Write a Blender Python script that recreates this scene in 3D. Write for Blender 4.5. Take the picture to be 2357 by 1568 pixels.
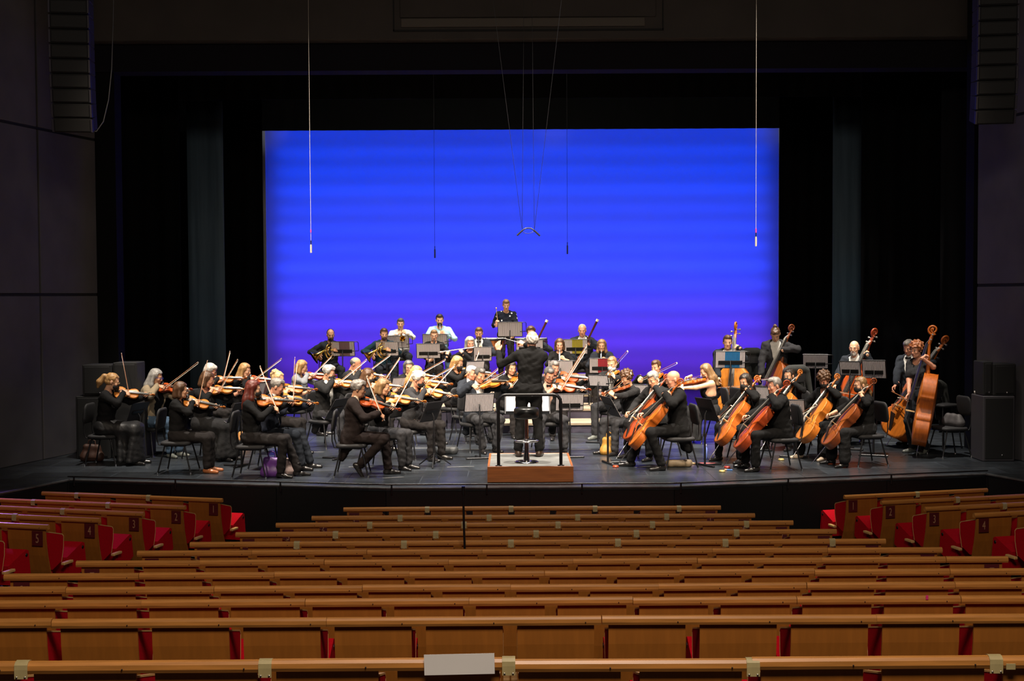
import bpy, bmesh, math, random
import numpy as np
from mathutils import Matrix, Vector

for o in list(bpy.data.objects):
    bpy.data.objects.remove(o)
SC = bpy.context.scene
COL = SC.collection
R = math.radians
RNG = random.Random(7)

# ------------------------------------------------------------------ camera
FPX, IMW, IMH = 2900.0, 2357.0, 1568.0
CAMH, PITCH, ROLL = 2.5, R(2.05), R(0.3)
_f = Vector((0, math.cos(PITCH), -math.sin(PITCH)))
_r0 = Vector((1, 0, 0))
_u0 = Vector((0, math.sin(PITCH), math.cos(PITCH)))
_r = _r0 * math.cos(ROLL) - _u0 * math.sin(ROLL)
_u = _u0 * math.cos(ROLL) + _r0 * math.sin(ROLL)
cam_d = bpy.data.cameras.new('camera')
cam_d.sensor_fit = 'HORIZONTAL'
cam_d.sensor_width = 36
cam_d.lens = 36 * FPX / IMW
cam_d.clip_end = 200
cam = bpy.data.objects.new('camera', cam_d)
COL.objects.link(cam)
cam.matrix_world = Matrix(((_r.x, _u.x, -_f.x, 0), (_r.y, _u.y, -_f.y, 0),
                           (_r.z, _u.z, -_f.z, CAMH), (0, 0, 0, 1)))
SC.camera = cam


def ray(px, py):
    return _f + _r * ((px - IMW / 2) / FPX) + _u * ((IMH / 2 - py) / FPX)


def at(px, py, Y):
    d = ray(px, py)
    p = d * (Y / d.y)
    return Vector((p.x, p.y, p.z + CAMH))


def on_floor(px, py, z=0.0):
    d = ray(px, py)
    t = (z - CAMH) / d.z
    return Vector((d.x * t, d.y * t, z))


# ------------------------------------------------------------------ world, light, exposure
w = bpy.data.worlds.new('world')
SC.world = w
w.use_nodes = True
w.node_tree.nodes['Background'].inputs[0].default_value = (0.5, 0.45, 0.5, 1)
w.node_tree.nodes['Background'].inputs[1].default_value = 0.004
SC.view_settings.view_transform = 'Standard'
SC.view_settings.look = 'None'
SC.view_settings.exposure = 0.0
SC.view_settings.gamma = 1.0
SC.view_settings.use_curve_mapping = False


def aim(o, target):
    d = Vector(target) - o.location
    o.rotation_euler = d.to_track_quat('-Z', 'Y').to_euler()


def spot(name, loc, target, power, color, angle, size=0.25, blend=0.6):
    l = bpy.data.lights.new(name, 'SPOT')
    l.energy = power
    l.color = color
    l.spot_size = R(angle)
    l.spot_blend = blend
    l.shadow_soft_size = size
    o = bpy.data.objects.new(name, l)
    COL.objects.link(o)
    o.location = loc
    aim(o, target)
    return o


def area(name, loc, target, power, color, sx, sy):
    l = bpy.data.lights.new(name, 'AREA')
    l.shape = 'RECTANGLE'
    l.size = sx
    l.size_y = sy
    l.energy = power
    l.color = color
    o = bpy.data.objects.new(name, l)
    COL.objects.link(o)
    o.location = loc
    aim(o, target)
    return o


WARM = (1.0, 0.82, 0.62)
NEUT = (1.0, 0.90, 0.78)
AX = 0.24      # the hall's centre line
# stage wash: rows of overhead lanterns hung behind the borders, aimed down
for i, (x, y, tx, ty, p) in enumerate([
        (-4.6, 17.5, -3.6, 19.4, 560), (-1.5, 17.0, -1.1, 19.0, 560), (1.7, 17.0, 1.5, 19.0, 560),
        (4.9, 17.5, 4.0, 19.4, 560),
        (-4.0, 21.7, -2.9, 21.6, 520), (0.3, 21.7, 0.2, 22.0, 560), (4.6, 21.7, 4.2, 21.8, 520),
        (-2.6, 23.4, -2.0, 25.2, 480), (1.3, 23.4, 0.8, 25.2, 480), (-0.2, 25.7, -0.2, 27.2, 260)]):  # last one is an extra spot added to brighten the timpanist
    spot('stage_lantern', (x, y, 9.0), (tx, ty, 0.6), p * 9.2, NEUT, 52, 0.07, 0.8)
# front of house lanterns, warm, from the bridge over the seats
for i, (x, tx, p) in enumerate([(-5.5, -2.6, 1), (-2.0, -0.6, 1), (2.4, 1.0, 1), (6.0, 3.0, 1)]):
    spot('bridge_lantern', (x, 9.5, 9.5), (tx, 20.5, 0.9), 6000 * p, WARM, 34, 0.2, 0.9)
# dimmed house light over the stalls, then an added soft downlight
area('stalls_light', (0.6, 1.6, 7.6), (0.6, 7.5, -0.5), 560, (1.0, 0.86, 0.72), 3.0, 2.0)
area('stalls_light', (AX, 12.5, 9.6), (AX, 10.0, 0), 120, (1.0, 0.84, 0.66), 5.0, 2.0)  # added fill to lift the rail tops and red seat wings
# violet side light that grazes the outer seats
spot('violet_lantern', (-7.4, 16.6, 2.6), (-5.9, 14.6, -0.2), 420, (0.60, 0.24, 1.0), 60, 0.1)
spot('violet_lantern', (8.0, 17.0, 2.6), (6.9, 15.4, -0.1), 300, (0.45, 0.20, 1.0), 50, 0.1)
# blue wash on the right leg, and a dim lamp added for the left
spot('blue_wash', (5.9, 22.9, 0.3), (6.78, 26.0, 2.5), 22, (0.25, 0.62, 0.75), 24, 0.1, 1.0)
spot('blue_wash', (-5.2, 22.6, 0.3), (-6.3, 26.0, 2.2), 9, (0.22, 0.50, 0.80), 30, 0.1, 1.0)
spot('bass_fill', (5.3, 21.7, 8.8), (5.9, 22.6, 1.2), 2400, NEUT, 44, 0.07, 0.8)  # extra spot added to brighten the bass players
# battens behind the back-lit cyclorama, row by row (blue above, violet below)
CYC_Y = 33.0
for k in range(14):
    z = 0.25 + 0.5 * k
    u = k / 13.0
    # violet at the foot, clear blue in the middle, deeper blue at the top
    red = 0.20 * max(0.0, 1 - u / 0.40) + 0.022 * max(0.0, 1 - abs(u - 0.40) / 0.4) + 0.004
    green = 0.026 + 0.034 * min(1.0, u / 0.45)
    power = (34 + 52 * min(1.0, u / 0.38) if u < 0.38 else 86 - 34 * (u - 0.38) / 0.62) * (1.0, 0.86, 1.08, 0.94)[k % 4]
    area('cyclorama_batten', (AX + 0.05, CYC_Y + 0.30, z), (AX + 0.05, CYC_Y, z), power * 0.46, (red, green, 1.0), 12.9, 0.10)
for (x, p_) in ((-6.3, 40), (1.1, 34), (6.8, 46)):
    spot('border_lantern', (x * 0.93, CYC_Y - 2.6, 8.0), (x, CYC_Y, 6.9), p_, (0.75, 0.8, 1.0), 26, 0.1, 1.0)

# ------------------------------------------------------------------ materials
MATS = {}


def mat(name, col, rough=0.6, metal=0.0, var=0.0, vscale=6.0, bump=0.0, bscale=40.0, stretch=(1, 1, 1),
        spec=0.5, sheen=0.0, coat=0.0, coords='Object', bdist=0.01):
    if name in MATS:
        return MATS[name]
    m = bpy.data.materials.new(name)
    m.use_nodes = True
    nt = m.node_tree
    b = nt.nodes['Principled BSDF']
    b.inputs['Base Color'].default_value = (*col, 1)
    b.inputs['Roughness'].default_value = rough
    b.inputs['Metallic'].default_value = metal
    b.inputs['Specular IOR Level'].default_value = spec
    if sheen:
        b.inputs['Sheen Weight'].default_value = sheen
    if coat:
        b.inputs['Coat Weight'].default_value = coat
        b.inputs['Coat Roughness'].default_value = 0.15
    if var or bump:
        tc = nt.nodes.new('ShaderNodeTexCoord')
        mp = nt.nodes.new('ShaderNodeMapping')
        mp.inputs['Scale'].default_value = stretch
        nt.links.new(tc.outputs[coords], mp.inputs[0])
        if var:
            n = nt.nodes.new('ShaderNodeTexNoise')
            n.inputs['Scale'].default_value = vscale
            n.inputs['Detail'].default_value = 5
            nt.links.new(mp.outputs[0], n.inputs[0])
            mr = nt.nodes.new('ShaderNodeMapRange')
            mr.inputs[1].default_value = 0.3
            mr.inputs[2].default_value = 0.7
            mr.inputs[3].default_value = 1 - var
            mr.inputs[4].default_value = 1 + var
            nt.links.new(n.outputs['Fac'], mr.inputs[0])
            mx = nt.nodes.new('ShaderNodeVectorMath')
            mx.operation = 'SCALE'
            mx.inputs[0].default_value = col
            nt.links.new(mr.outputs[0], mx.inputs['Scale'])
            nt.links.new(mx.outputs[0], b.inputs['Base Color'])
        if bump:
            n2 = nt.nodes.new('ShaderNodeTexNoise')
            n2.inputs['Scale'].default_value = bscale
            n2.inputs['Detail'].default_value = 3
            nt.links.new(mp.outputs[0], n2.inputs[0])
            bp = nt.nodes.new('ShaderNodeBump')
            bp.inputs['Strength'].default_value = bump
            bp.inputs['Distance'].default_value = bdist
            nt.links.new(n2.outputs['Fac'], bp.inputs['Height'])
            nt.links.new(bp.outputs[0], b.inputs['Normal'])
    MATS[name] = m
    return m


def S(r, g, b):
    f = lambda c: (c / 255 / 12.92) if c / 255 <= 0.04045 else ((c / 255 + 0.055) / 1.055) ** 2.4
    return (f(r), f(g), f(b))


def wood(name, col, var=0.18, stretch=(1, 12, 12), scale=4.0, rough=0.4, coat=0.0, bump=0.02):
    return mat(name, col, rough, 0, var, scale, bump, 60, stretch, coat=coat)


M_RAIL = wood('rail_wood', (0.45, 0.185, 0.040), 0.22, (0.7, 9, 9), 5, 0.38)
M_PANEL = wood('seat_panel_wood', (0.34, 0.115, 0.014), 0.10, (9, 9, 0.8), 3, 0.5)
M_EDGE = wood('plywood_edge', (0.62, 0.36, 0.13), 0.1, (1, 1, 1), 12, 0.5)
M_RED = mat('red_upholstery', (0.42, 0.003, 0.010), 0.95, 0, 0.12, 60, 0.1, 300, spec=0.08)
M_PLATE = mat('number_plate', (0.085, 0.007, 0.009), 0.5, 0, 0.1)
M_NUM = mat('numeral', (0.40, 0.20, 0.10), 0.6)
M_CLIP = mat('brass_clip', (0.40, 0.32, 0.15), 0.45, 0.0, 0.1, 20)
M_SCREW = mat('screw', (0.55, 0.5, 0.42), 0.3, 0.9)
M_HOLE = mat('dark_plug', (0.02, 0.012, 0.008), 0.6)
M_BLACK = mat('black_paint', (0.0035, 0.0035, 0.004), 0.7, spec=0.25)
M_DRAPE = mat('black_drape', (0.0025, 0.0025, 0.003), 0.95, spec=0.1)
M_LEG = mat('blue_grey_leg', (0.085, 0.125, 0.16), 0.9, 0, 0.15, 2, stretch=(6, 6, 0.3), spec=0.1)
M_WALL = mat('wall_panel', (0.075, 0.070, 0.075), 0.7, 0, 0.15, 2, 0.05, 120)
M_JOINT = mat('wall_joint', (0.006, 0.006, 0.006), 0.8)
M_BRIDGE = mat('bridge_plaster', (0.045, 0.036, 0.030), 0.8, 0, 0.15, 1.5)
M_CARPET = mat('hall_floor', (0.03, 0.018, 0.012), 0.9, 0, 0.2, 8)
M_BLKMETAL = mat('black_metal', (0.012, 0.012, 0.014), 0.35, 0.3)
M_CHROME = mat('chrome', (0.75, 0.75, 0.78), 0.15, 1.0)
M_PADBLK = mat('black_pad', (0.014, 0.014, 0.016), 0.75, 0, 0.1, 30, 0.05, 200)
M_VINYL = mat('black_vinyl', (0.012, 0.012, 0.012), 0.32)
M_PAPER = mat('white_paper', (0.80, 0.76, 0.72), 0.8, 0, 0.03, 4)


def floor_material():
    m = bpy.data.materials.new('stage_floor')
    m.use_nodes = True
    nt = m.node_tree
    b = nt.nodes['Principled BSDF']
    tc = nt.nodes.new('ShaderNodeTexCoord')
    n1 = nt.nodes.new('ShaderNodeTexNoise')
    n1.inputs['Scale'].default_value = 1.6
    n1.inputs['Detail'].default_value = 8
    n1.inputs['Roughness'].default_value = 0.7
    nt.links.new(tc.outputs['Object'], n1.inputs[0])
    r1 = nt.nodes.new('ShaderNodeValToRGB')
    r1.color_ramp.elements[0].color = (0.021, 0.025, 0.031, 1)
    r1.color_ramp.elements[1].color = (0.056, 0.067, 0.081, 1)
    r1.color_ramp.elements[0].position = 0.35
    r1.color_ramp.elements[1].position = 0.68
    nt.links.new(n1.outputs['Fac'], r1.inputs[0])
    # scuffs
    n2 = nt.nodes.new('ShaderNodeTexNoise')
    n2.inputs['Scale'].default_value = 9
    n2.inputs['Detail'].default_value = 10
    n2.inputs['Roughness'].default_value = 0.8
    nt.links.new(tc.outputs['Object'], n2.inputs[0])
    r2 = nt.nodes.new('ShaderNodeValToRGB')
    r2.color_ramp.elements[0].position = 0.62
    r2.color_ramp.elements[0].color = (0, 0, 0, 1)
    r2.color_ramp.elements[1].position = 0.80
    r2.color_ramp.elements[1].color = (0.10, 0.105, 0.11, 1)
    nt.links.new(n2.outputs['Fac'], r2.inputs[0])
    ad = nt.nodes.new('ShaderNodeMixRGB')
    ad.blend_type = 'ADD'
    ad.inputs[0].default_value = 1
    nt.links.new(r1.outputs[0], ad.inputs[1])
    nt.links.new(r2.outputs[0], ad.inputs[2])
    bk = nt.nodes.new('ShaderNodeTexBrick')
    bk.inputs['Scale'].default_value = 1.0
    bk.inputs['Color1'].default_value = (0.42, 0.42, 0.42, 1)
    bk.inputs['Color2'].default_value = (0.86, 0.86, 0.86, 1)
    bk.inputs['Mortar'].default_value = (1.25, 1.25, 1.25, 1)
    bk.inputs['Mortar Size'].default_value = 0.006
    bk.inputs['Brick Width'].default_value = 1.25
    bk.inputs['Row Height'].default_value = 0.62
    nt.links.new(tc.outputs['Object'], bk.inputs[0])
    mu = nt.nodes.new('ShaderNodeMixRGB')
    mu.blend_type = 'MULTIPLY'
    mu.inputs[0].default_value = 1
    nt.links.new(ad.outputs[0], mu.inputs[1])
    nt.links.new(bk.outputs['Color'], mu.inputs[2])
    nt.links.new(mu.outputs[0], b.inputs['Base Color'])
    mr = nt.nodes.new('ShaderNodeMapRange')
    mr.inputs[3].default_value = 0.16
    mr.inputs[4].default_value = 0.46
    nt.links.new(n2.outputs['Fac'], mr.inputs[0])
    nt.links.new(mr.outputs[0], b.inputs['Roughness'])
    return m


def cyc_material():
    m = bpy.data.materials.new('cyclorama_cloth')
    m.use_nodes = True
    nt = m.node_tree
    nt.nodes.remove(nt.nodes['Principled BSDF'])
    out = nt.nodes['Material Output']
    t = nt.nodes.new('ShaderNodeBsdfTranslucent')
    t.inputs[0].default_value = (0.75, 0.78, 0.9, 1)
    d = nt.nodes.new('ShaderNodeBsdfDiffuse')
    d.inputs[0].default_value = (0.5, 0.5, 0.55, 1)
    mx = nt.nodes.new('ShaderNodeMixShader')
    mx.inputs[0].default_value = 0.35
    nt.links.new(t.outputs[0], mx.inputs[1])
    nt.links.new(d.outputs[0], mx.inputs[2])
    nt.links.new(mx.outputs[0], out.inputs[0])
    return m


# ------------------------------------------------------------------ mesh helpers
class MB:
    def __init__(self):
        self.v, self.f, self.m = [], [], []
        self.sm = []

    def add(self, vs, fs, mi=0, smooth=False):
        n = len(self.v)
        self.v += [tuple(p) for p in vs]
        self.f += [tuple(i + n for i in f) for f in fs]
        self.m += [mi] * len(fs)
        self.sm += [smooth] * len(fs)
        return self

    def box(self, lo, hi, mi=0, M=None):
        x0, y0, z0 = lo
        x1, y1, z1 = hi
        vs = [Vector(p) for p in ((x0, y0, z0), (x1, y0, z0), (x1, y1, z0), (x0, y1, z0),
                                  (x0, y0, z1), (x1, y0, z1), (x1, y1, z1), (x0, y1, z1))]
        if M is not None:
            vs = [M @ p for p in vs]
        return self.add(vs, [(0, 3, 2, 1), (4, 5, 6, 7), (0, 1, 5, 4), (1, 2, 6, 5), (2, 3, 7, 6), (3, 0, 4, 7)], mi)

    def bev(self, lo, hi, b, mi=0, M=None):
        """box with chamfered edges (24 corners)"""
        lo, hi = Vector(lo), Vector(hi)
        c, h = (lo + hi) / 2, (hi - lo) / 2
        b = min(b, h.x * .95, h.y * .95, h.z * .95)
        vs, idx = [], {}
        for sx in (-1, 1):
            for sy in (-1, 1):
                for sz in (-1, 1):
                    for a in range(3):
                        p = [sx * (h.x - b), sy * (h.y - b), sz * (h.z - b)]
                        s = (sx, sy, sz)[a]
                        p[a] = s * h[a]
                        idx[(sx, sy, sz, a)] = len(vs)
                        vs.append(c + Vector(p))
        fs = []
        for a in range(3):
            o1, o2 = (a + 1) % 3, (a + 2) % 3
            for s in (-1, 1):
                q = []
                for (u, v) in ((-1, -1), (1, -1), (1, 1), (-1, 1)):
                    k = [0, 0, 0]
                    k[a], k[o1], k[o2] = s, u, v
                    q.append(idx[(*k, a)])
                fs.append(tuple(q) if s > 0 else tuple(reversed(q)))
            # edges parallel to a
            for u in (-1, 1):
                for v in (-1, 1):
                    k0 = [0, 0, 0]
                    k1 = [0, 0, 0]
                    k0[a], k0[o1], k0[o2] = -1, u, v
                    k1[a], k1[o1], k1[o2] = 1, u, v
                    q = (idx[(*k0, o1)], idx[(*k1, o1)], idx[(*k1, o2)], idx[(*k0, o2)])
                    fs.append(q if u * v < 0 else tuple(reversed(q)))
        for sx in (-1, 1):
            for sy in (-1, 1):
                for sz in (-1, 1):
                    t = tuple(idx[(sx, sy, sz, a)] for a in range(3))
                    fs.append(t if sx * sy * sz > 0 else tuple(reversed(t)))
        if M is not None:
            vs = [M @ p for p in vs]
        return self.add(vs, fs, mi)

    def tube(self, pts, rad, n=8, mi=0, cap=True, flat=None):
        pts = [Vector(p) for p in pts]
        if not isinstance(rad, (list, tuple)):
            rad = [rad] * len(pts)
        vs, fs = [], []
        t0 = (pts[1] - pts[0]).normalized()
        ref = Vector((0, 0, 1)) if abs(t0.z) < 0.9 else Vector((1, 0, 0))
        x = t0.cross(ref).normalized()
        for i, p in enumerate(pts):
            if i == 0:
                t = t0
            elif i == len(pts) - 1:
                t = (pts[-1] - pts[-2]).normalized()
            else:
                t = ((pts[i + 1] - p).normalized() + (p - pts[i - 1]).normalized())
                t = t.normalized() if t.length > 1e-6 else (pts[i + 1] - p).normalized()
            x = (x - t * x.dot(t))
            x = x.normalized() if x.length > 1e-6 else t.orthogonal().normalized()
            y = t.cross(x)
            for k in range(n):
                a = 2 * math.pi * k / n
                vs.append(p + (x * math.cos(a) + y * math.sin(a)) * rad[i])
        for i in range(len(pts) - 1):
            for k in range(n):
                k2 = (k + 1) % n
                fs.append((i * n + k, i * n + k2, (i + 1) * n + k2, (i + 1) * n + k))
        self.add(vs, fs, mi, True)
        if cap:
            m = len(vs)
            self.add([vs[k] for k in range(n)], [tuple(reversed(range(n)))], mi)
            self.add([vs[m - n + k] for k in range(n)], [tuple(range(n))], mi)
        return self

    def lathe(self, prof, n=24, mi=0, M=None, smooth=True):
        vs, fs = [], []
        for (r, z) in prof:
            for k in range(n):
                a = 2 * math.pi * k / n
                vs.append(Vector((r * math.cos(a), r * math.sin(a), z)))
        for i in range(len(prof) - 1):
            for k in range(n):
                k2 = (k + 1) % n
                fs.append((i * n + k, i * n + k2, (i + 1) * n + k2, (i + 1) * n + k))
        if M is not None:
            vs = [M @ p for p in vs]
        return self.add(vs, fs, mi, smooth)

    def prism(self, poly, lo, hi, axis=0, mi=0, smooth=False):
        """polygon (2-d list) extruded along axis from lo to hi"""
        n = len(poly)

        def mk(a, p):
            q = list(p)
            q.insert(axis, a)
            return tuple(q)
        vs = [mk(lo, p) for p in poly] + [mk(hi, p) for p in poly]
        ar = sum(poly[i][0] * poly[(i + 1) % n][1] - poly[(i + 1) % n][0] * poly[i][1] for i in range(n))
        flip = (ar > 0) == (axis != 1)
        fs = [tuple(range(n)), tuple(range(2 * n - 1, n - 1, -1))]
        fs += [(i, i + n, (i + 1) % n + n, (i + 1) % n) for i in range(n)]
        if flip:
            fs = [tuple(reversed(f)) for f in fs]
        self.add(vs, fs, mi, False)
        return self

    def mesh(self, name, mats):
        me = bpy.data.meshes.new(name)
        me.from_pydata(self.v, [], self.f)
        for m in (mats if isinstance(mats, (list, tuple)) else [mats]):
            me.materials.append(m)
        me.polygons.foreach_set('material_index', self.m)
        me.polygons.foreach_set('use_smooth', self.sm)
        me.update()
        return me

    def build(self, name, mats, parent=None):
        return link(name, self.mesh(name, mats), parent)


def link(name, me, parent=None):
    o = bpy.data.objects.new(name, me)
    COL.objects.link(o)
    if parent is not None:
        o.parent = parent
    return o


def tag(o, label, cat=None, group=None, kind=None):
    if label:
        o['label'] = label
    if cat:
        o['category'] = cat
    if group:
        o['group'] = group
    if kind:
        o['kind'] = kind
    return o


def struct(o, label=None):
    o['kind'] = 'structure'
    if label:
        o['label'] = label
    return o


def empty(name, loc=(0, 0, 0), rz=0.0):
    o = bpy.data.objects.new(name, None)
    COL.objects.link(o)
    o.location = loc
    o.rotation_euler = (0, 0, rz)
    o.empty_display_size = 0.1
    return o


def copy_tree(o, parent=None):
    c = o.copy()
    COL.objects.link(c)
    c.parent = parent
    for ch in list(o.children):
        copy_tree(ch, c)
    return c


def setmat(o, m, slot=0):
    o.material_slots[slot].link = 'OBJECT'
    o.material_slots[slot].material = m


def np_mesh(name, V, Q, mats, midx=None):
    me = bpy.data.meshes.new(name)
    n, q = len(V), len(Q)
    me.vertices.add(n)
    me.vertices.foreach_set('co', np.ascontiguousarray(V, dtype=np.float32).ravel())
    me.loops.add(q * 4)
    me.loops.foreach_set('vertex_index', np.ascontiguousarray(Q, dtype=np.int32).ravel())
    me.polygons.add(q)
    me.polygons.foreach_set('loop_start', np.arange(q, dtype=np.int32) * 4)
    me.polygons.foreach_set('use_smooth', np.ones(q, dtype=bool))
    for m in (mats if isinstance(mats, (list, tuple)) else [mats]):
        me.materials.append(m)
    if midx is not None:
        me.polygons.foreach_set('material_index', np.ascontiguousarray(midx, dtype=np.int32))
    me.update(calc_edges=True)
    return me
# ------------------------------------------------------------------ the setting
STAGE_EDGE = [(-9.5, 13.9), (-6.85, 15.4), (-6.1, 17.25), (-1.65, 16.35), (2.1, 16.35), (6.55, 17.35), (7.3, 15.6), (10.0, 14.2)]


def poly_slab(name, poly, z0, z1, m, mside=None):
    mb = MB()
    mb.prism(poly, z0, z1, axis=2)
    return mb.build(name, m)


fl_poly = STAGE_EDGE + [(12.5, 14.2), (12.5, 36.0), (-12.5, 36.0), (-12.5, 13.9)]
M_FLOOR = floor_material()
mb = MB()
mb.prism([(x, y) for x, y in fl_poly], -0.04, 0.0, axis=2)
stage = struct(mb.build('floor', M_FLOOR), 'dark glossy stage floor with scuffs and taped seams')
# taped seams and marks lying on the floor
M_TAPE = mat('floor_tape', (0.16, 0.165, 0.17), 0.5, 0, 0.3, 8)
M_SEAM = mat('floor_seam', (0.012, 0.012, 0.014), 0.6)
mb = MB()
for y in (17.9, 19.4, 20.9, 22.4):
    mb.box((-6.3, y - 0.006, 0.0), (6.8, y + 0.006, 0.0025))
for k in range(-5, 6):
    x = AX + k * 1.25
    mb.box((x - 0.004, 16.6 + abs(k) * 0.15, 0.0), (x + 0.004, 23.0, 0.002))
mb.build('floor_seam', M_SEAM, stage)['kind'] = 'stuff'
tp = MB()
for (px, py, l, a) in [(830, 1075, .35, 5), (1090, 1035, .5, 0), (1060, 1075, .4, 8), (1335, 1035, .35, 0), (960, 1032, .6, 0),
                       (710, 1041, .5, 0), (1480, 1075, .3, 30), (640, 1030, .5, 0), (1230, 1036, .4, 0), (905, 1100, .3, 20)]:
    p = on_floor(px, py)
    tp.box((-l / 2, -0.02, 0.0026), (l / 2, 0.02, 0.0035), 0, Matrix.Translation(p) @ Matrix.Rotation(R(a), 4, 'Z'))
tp.build('floor_tape', M_TAPE, stage)['kind'] = 'stuff'

# stage front: black fascia boards below the edge, plus a pale nosing strip
mb = MB()
ns = MB()
for i in range(len(STAGE_EDGE) - 1):
    a, b = Vector((*STAGE_EDGE[i], 0)), Vector((*STAGE_EDGE[i + 1], 0))
    d = (b - a)
    L = d.length
    ang = math.atan2(d.y, d.x)
    M = Matrix.Translation(a) @ Matrix.Rotation(ang, 4, 'Z')
    n = max(1, round(L / 1.5))
    for k in range(n):
        mb.box((L * k / n + 0.004, -0.02, -1.15), (L * (k + 1) / n - 0.004, 0.02, -0.045), 0, M)
    mb.box((0, 0.0, -1.15), (L, 0.04, -0.041), 0, M)
    ns.box((0, -0.024, -0.014), (L, 0.03, 0.004), 0, M)
fas = struct(mb.build('wall_stage_front', M_BLACK), 'black boarded front of the stage')
struct(ns.build('trim_1', mat('stage_nosing', (0.10, 0.105, 0.11), 0.4, 0.2, 0.4, 5)), 'grey metal nosing along the stage edge')

# cable along the edge of the stage, carried on short pins
cb = MB()
pts = []
for (x, y) in STAGE_EDGE[2:6]:
    pts.append(Vector((x, y - 0.05, 0.05)))
edge_rail = empty('edge_rail', (AX, 16.3, 0))
tag(edge_rail, 'thin black rail running along the front edge of the stage', 'rail')
for i in range(3):
    a, b = pts[i], pts[i + 1]
    cb.tube([a - edge_rail.location, b - edge_rail.location], 0.011, 6)
cb.build('bar', M_BLKMETAL, edge_rail)
for i in range(3):
    for t in (0.02, 0.35, 0.68):
        p = pts[i].lerp(pts[i + 1], t) - edge_rail.location
        MB().tube([p, p + Vector((0, 0.0, -0.13))], 0.012, 6).build('pin', M_BLKMETAL, edge_rail)

# side walls of the forestage, in panels with recessed joints
def panel_wall(name, P, Q, zs, us, label, side):
    """wall from P to Q (x,y); zs panel joints in height, us joints along (0..1)"""
    a, b = Vector((*P, 0)), Vector((*Q, 0))
    d = b - a
    L = d.length
    ang = math.atan2(d.y, d.x)
    M = Matrix.Translation(a) @ Matrix.Rotation(ang, 4, 'Z')
    s = side
    mb = MB()
    mb.box((0, min(0, s * 0.12), zs[0]), (L, max(0, s * 0.12), zs[-1]), 0, M)
    o = struct(mb.build(name, M_JOINT), label)
    for i in range(len(us) - 1):
        for j in range(len(zs) - 1):
            g = 0.022
            pb = MB().bev((us[i] * L + g, -0.03, zs[j] + g), (us[i + 1] * L - g, 0.03, zs[j + 1] - g), 0.006, 0, M)
            pb.build('panel', M_WALL, o)
    return o


panel_wall('wall_left', (-9.1, 12.6), (-6.88, 20.9), [-0.02, 2.55, 5.1, 9.5], [0, 0.22, 0.43, 0.665, 0.82, 1.0],
           'dark grey panelled side wall of the forestage, left of the violins', 1)
panel_wall('wall_right', (7.32, 19.8), (9.1, 12.6), [-0.02, 2.62, 5.15, 9.5], [0, 0.18, 0.36, 0.57, 0.78, 1.0],
           'dark grey panelled side wall of the forestage, behind the right speakers', 1)

# black masking: returns, legs, borders
def drape(name, x0, x1, y, z0, z1, m, label, folds=0.05, n=None, dy=0.0, kind='structure', cat=None):
    n = n or max(4, int(abs(x1 - x0) / 0.09))
    vs, fs = [], []
    for i in range(n + 1):
        t = i / n
        x = x0 + (x1 - x0) * t
        f = folds * (math.sin(i * 1.7) + 0.5 * math.sin(i * 0.63 + 1))
        for z in (z0, z1):
            vs.append((x, y + dy * t + f * (0.6 if z == z1 else 1), z))
    for i in range(n):
        fs.append((2 * i, 2 * i + 2, 2 * i + 3, 2 * i + 1))
    nv = len(vs)
    vs += [(p[0], p[1] + 0.015, p[2]) for p in vs]
    fs += [tuple(reversed([i + nv for i in f])) for f in fs]
    fs += [(2 * i + 1, 2 * i + 3, 2 * i + 3 + nv, 2 * i + 1 + nv) for i in range(n)]
    fs += [(2 * i, 2 * i + nv, 2 * i + 2 + nv, 2 * i + 2) for i in range(n)]
    fs += [(0, 1, 1 + nv, nv), (2 * n, 2 * n + nv, 2 * n + 1 + nv, 2 * n + 1)]
    o = MB().add(vs, fs, 0, True).build(name, m)
    if kind:
        o['kind'] = kind
    tag(o, label, cat)
    return o


def curtain(x0, x1, y, z0, z1, m, label, folds=0.05, dy=0.0, group=None):
    o = drape('stage_curtain', x0, x1, y, z0, z1, m, label, folds, None, dy, None, 'curtain')
    if group:
        o['group'] = group
    return o


# dark structural returns behind the panel walls
struct(MB().box((-12.4, 20.95, 0), (-6.55, 21.3, 9.5)).build('wall_left_return', mat('return_paint', (0.005, 0.005, 0.005), 0.9, spec=0.1)),
       'black return wall behind the left panels')
struct(MB().box((7.32 - 0.0, 20.0, 0), (12.4, 20.35, 9.5)).build('wall_right_return', MATS['return_paint']),
       'black return wall behind the right panels')
struct(MB().box((-12.5, 35.6, 0), (12.5, 36.0, 12)).build('wall_back', M_DRAPE), 'black back wall of the stage house')
struct(MB().box((-12.5, 13.0, 0), (-12.3, 36.0, 12)).build('wall_left_stage', M_DRAPE), 'black left wall of the stage house')
struct(MB().box((12.3, 13.0, 0), (12.5, 36.0, 12)).build('wall_right_stage', M_DRAPE), 'black right wall of the stage house')
a, b = at(424, 500, 26.0), at(517, 500, 26.0)
curtain(at(230, 500, 24).x, at(416, 500, 24).x, 24.0, 0, 8.6, M_DRAPE, 'black wing curtain behind the left-hand stacked speakers')
curtain(at(432, 500, 26).x, at(515, 500, 26).x, 26.0, 0, at(470, 233, 26).z, M_LEG, 'blue-grey wing curtain on the violin side', 0.03)
curtain(at(508, 500, 28).x, at(606, 500, 28).x - 0.0, 28.0, 0, 8.6, M_DRAPE, 'black wing curtain between blue-grey curtain and blue backdrop, violin side')
curtain(at(1794, 500, 28).x, at(1925, 500, 28).x, 28.0, 0, 8.6, M_DRAPE, 'black wing curtain between blue backdrop and blue-grey curtain, double bass side')
curtain(at(1917, 500, 26).x, at(1981, 500, 26).x, 26.0, 0, at(1950, 218, 26).z, M_LEG, 'blue-grey wing curtain on the double bass side', 0.03)
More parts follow.
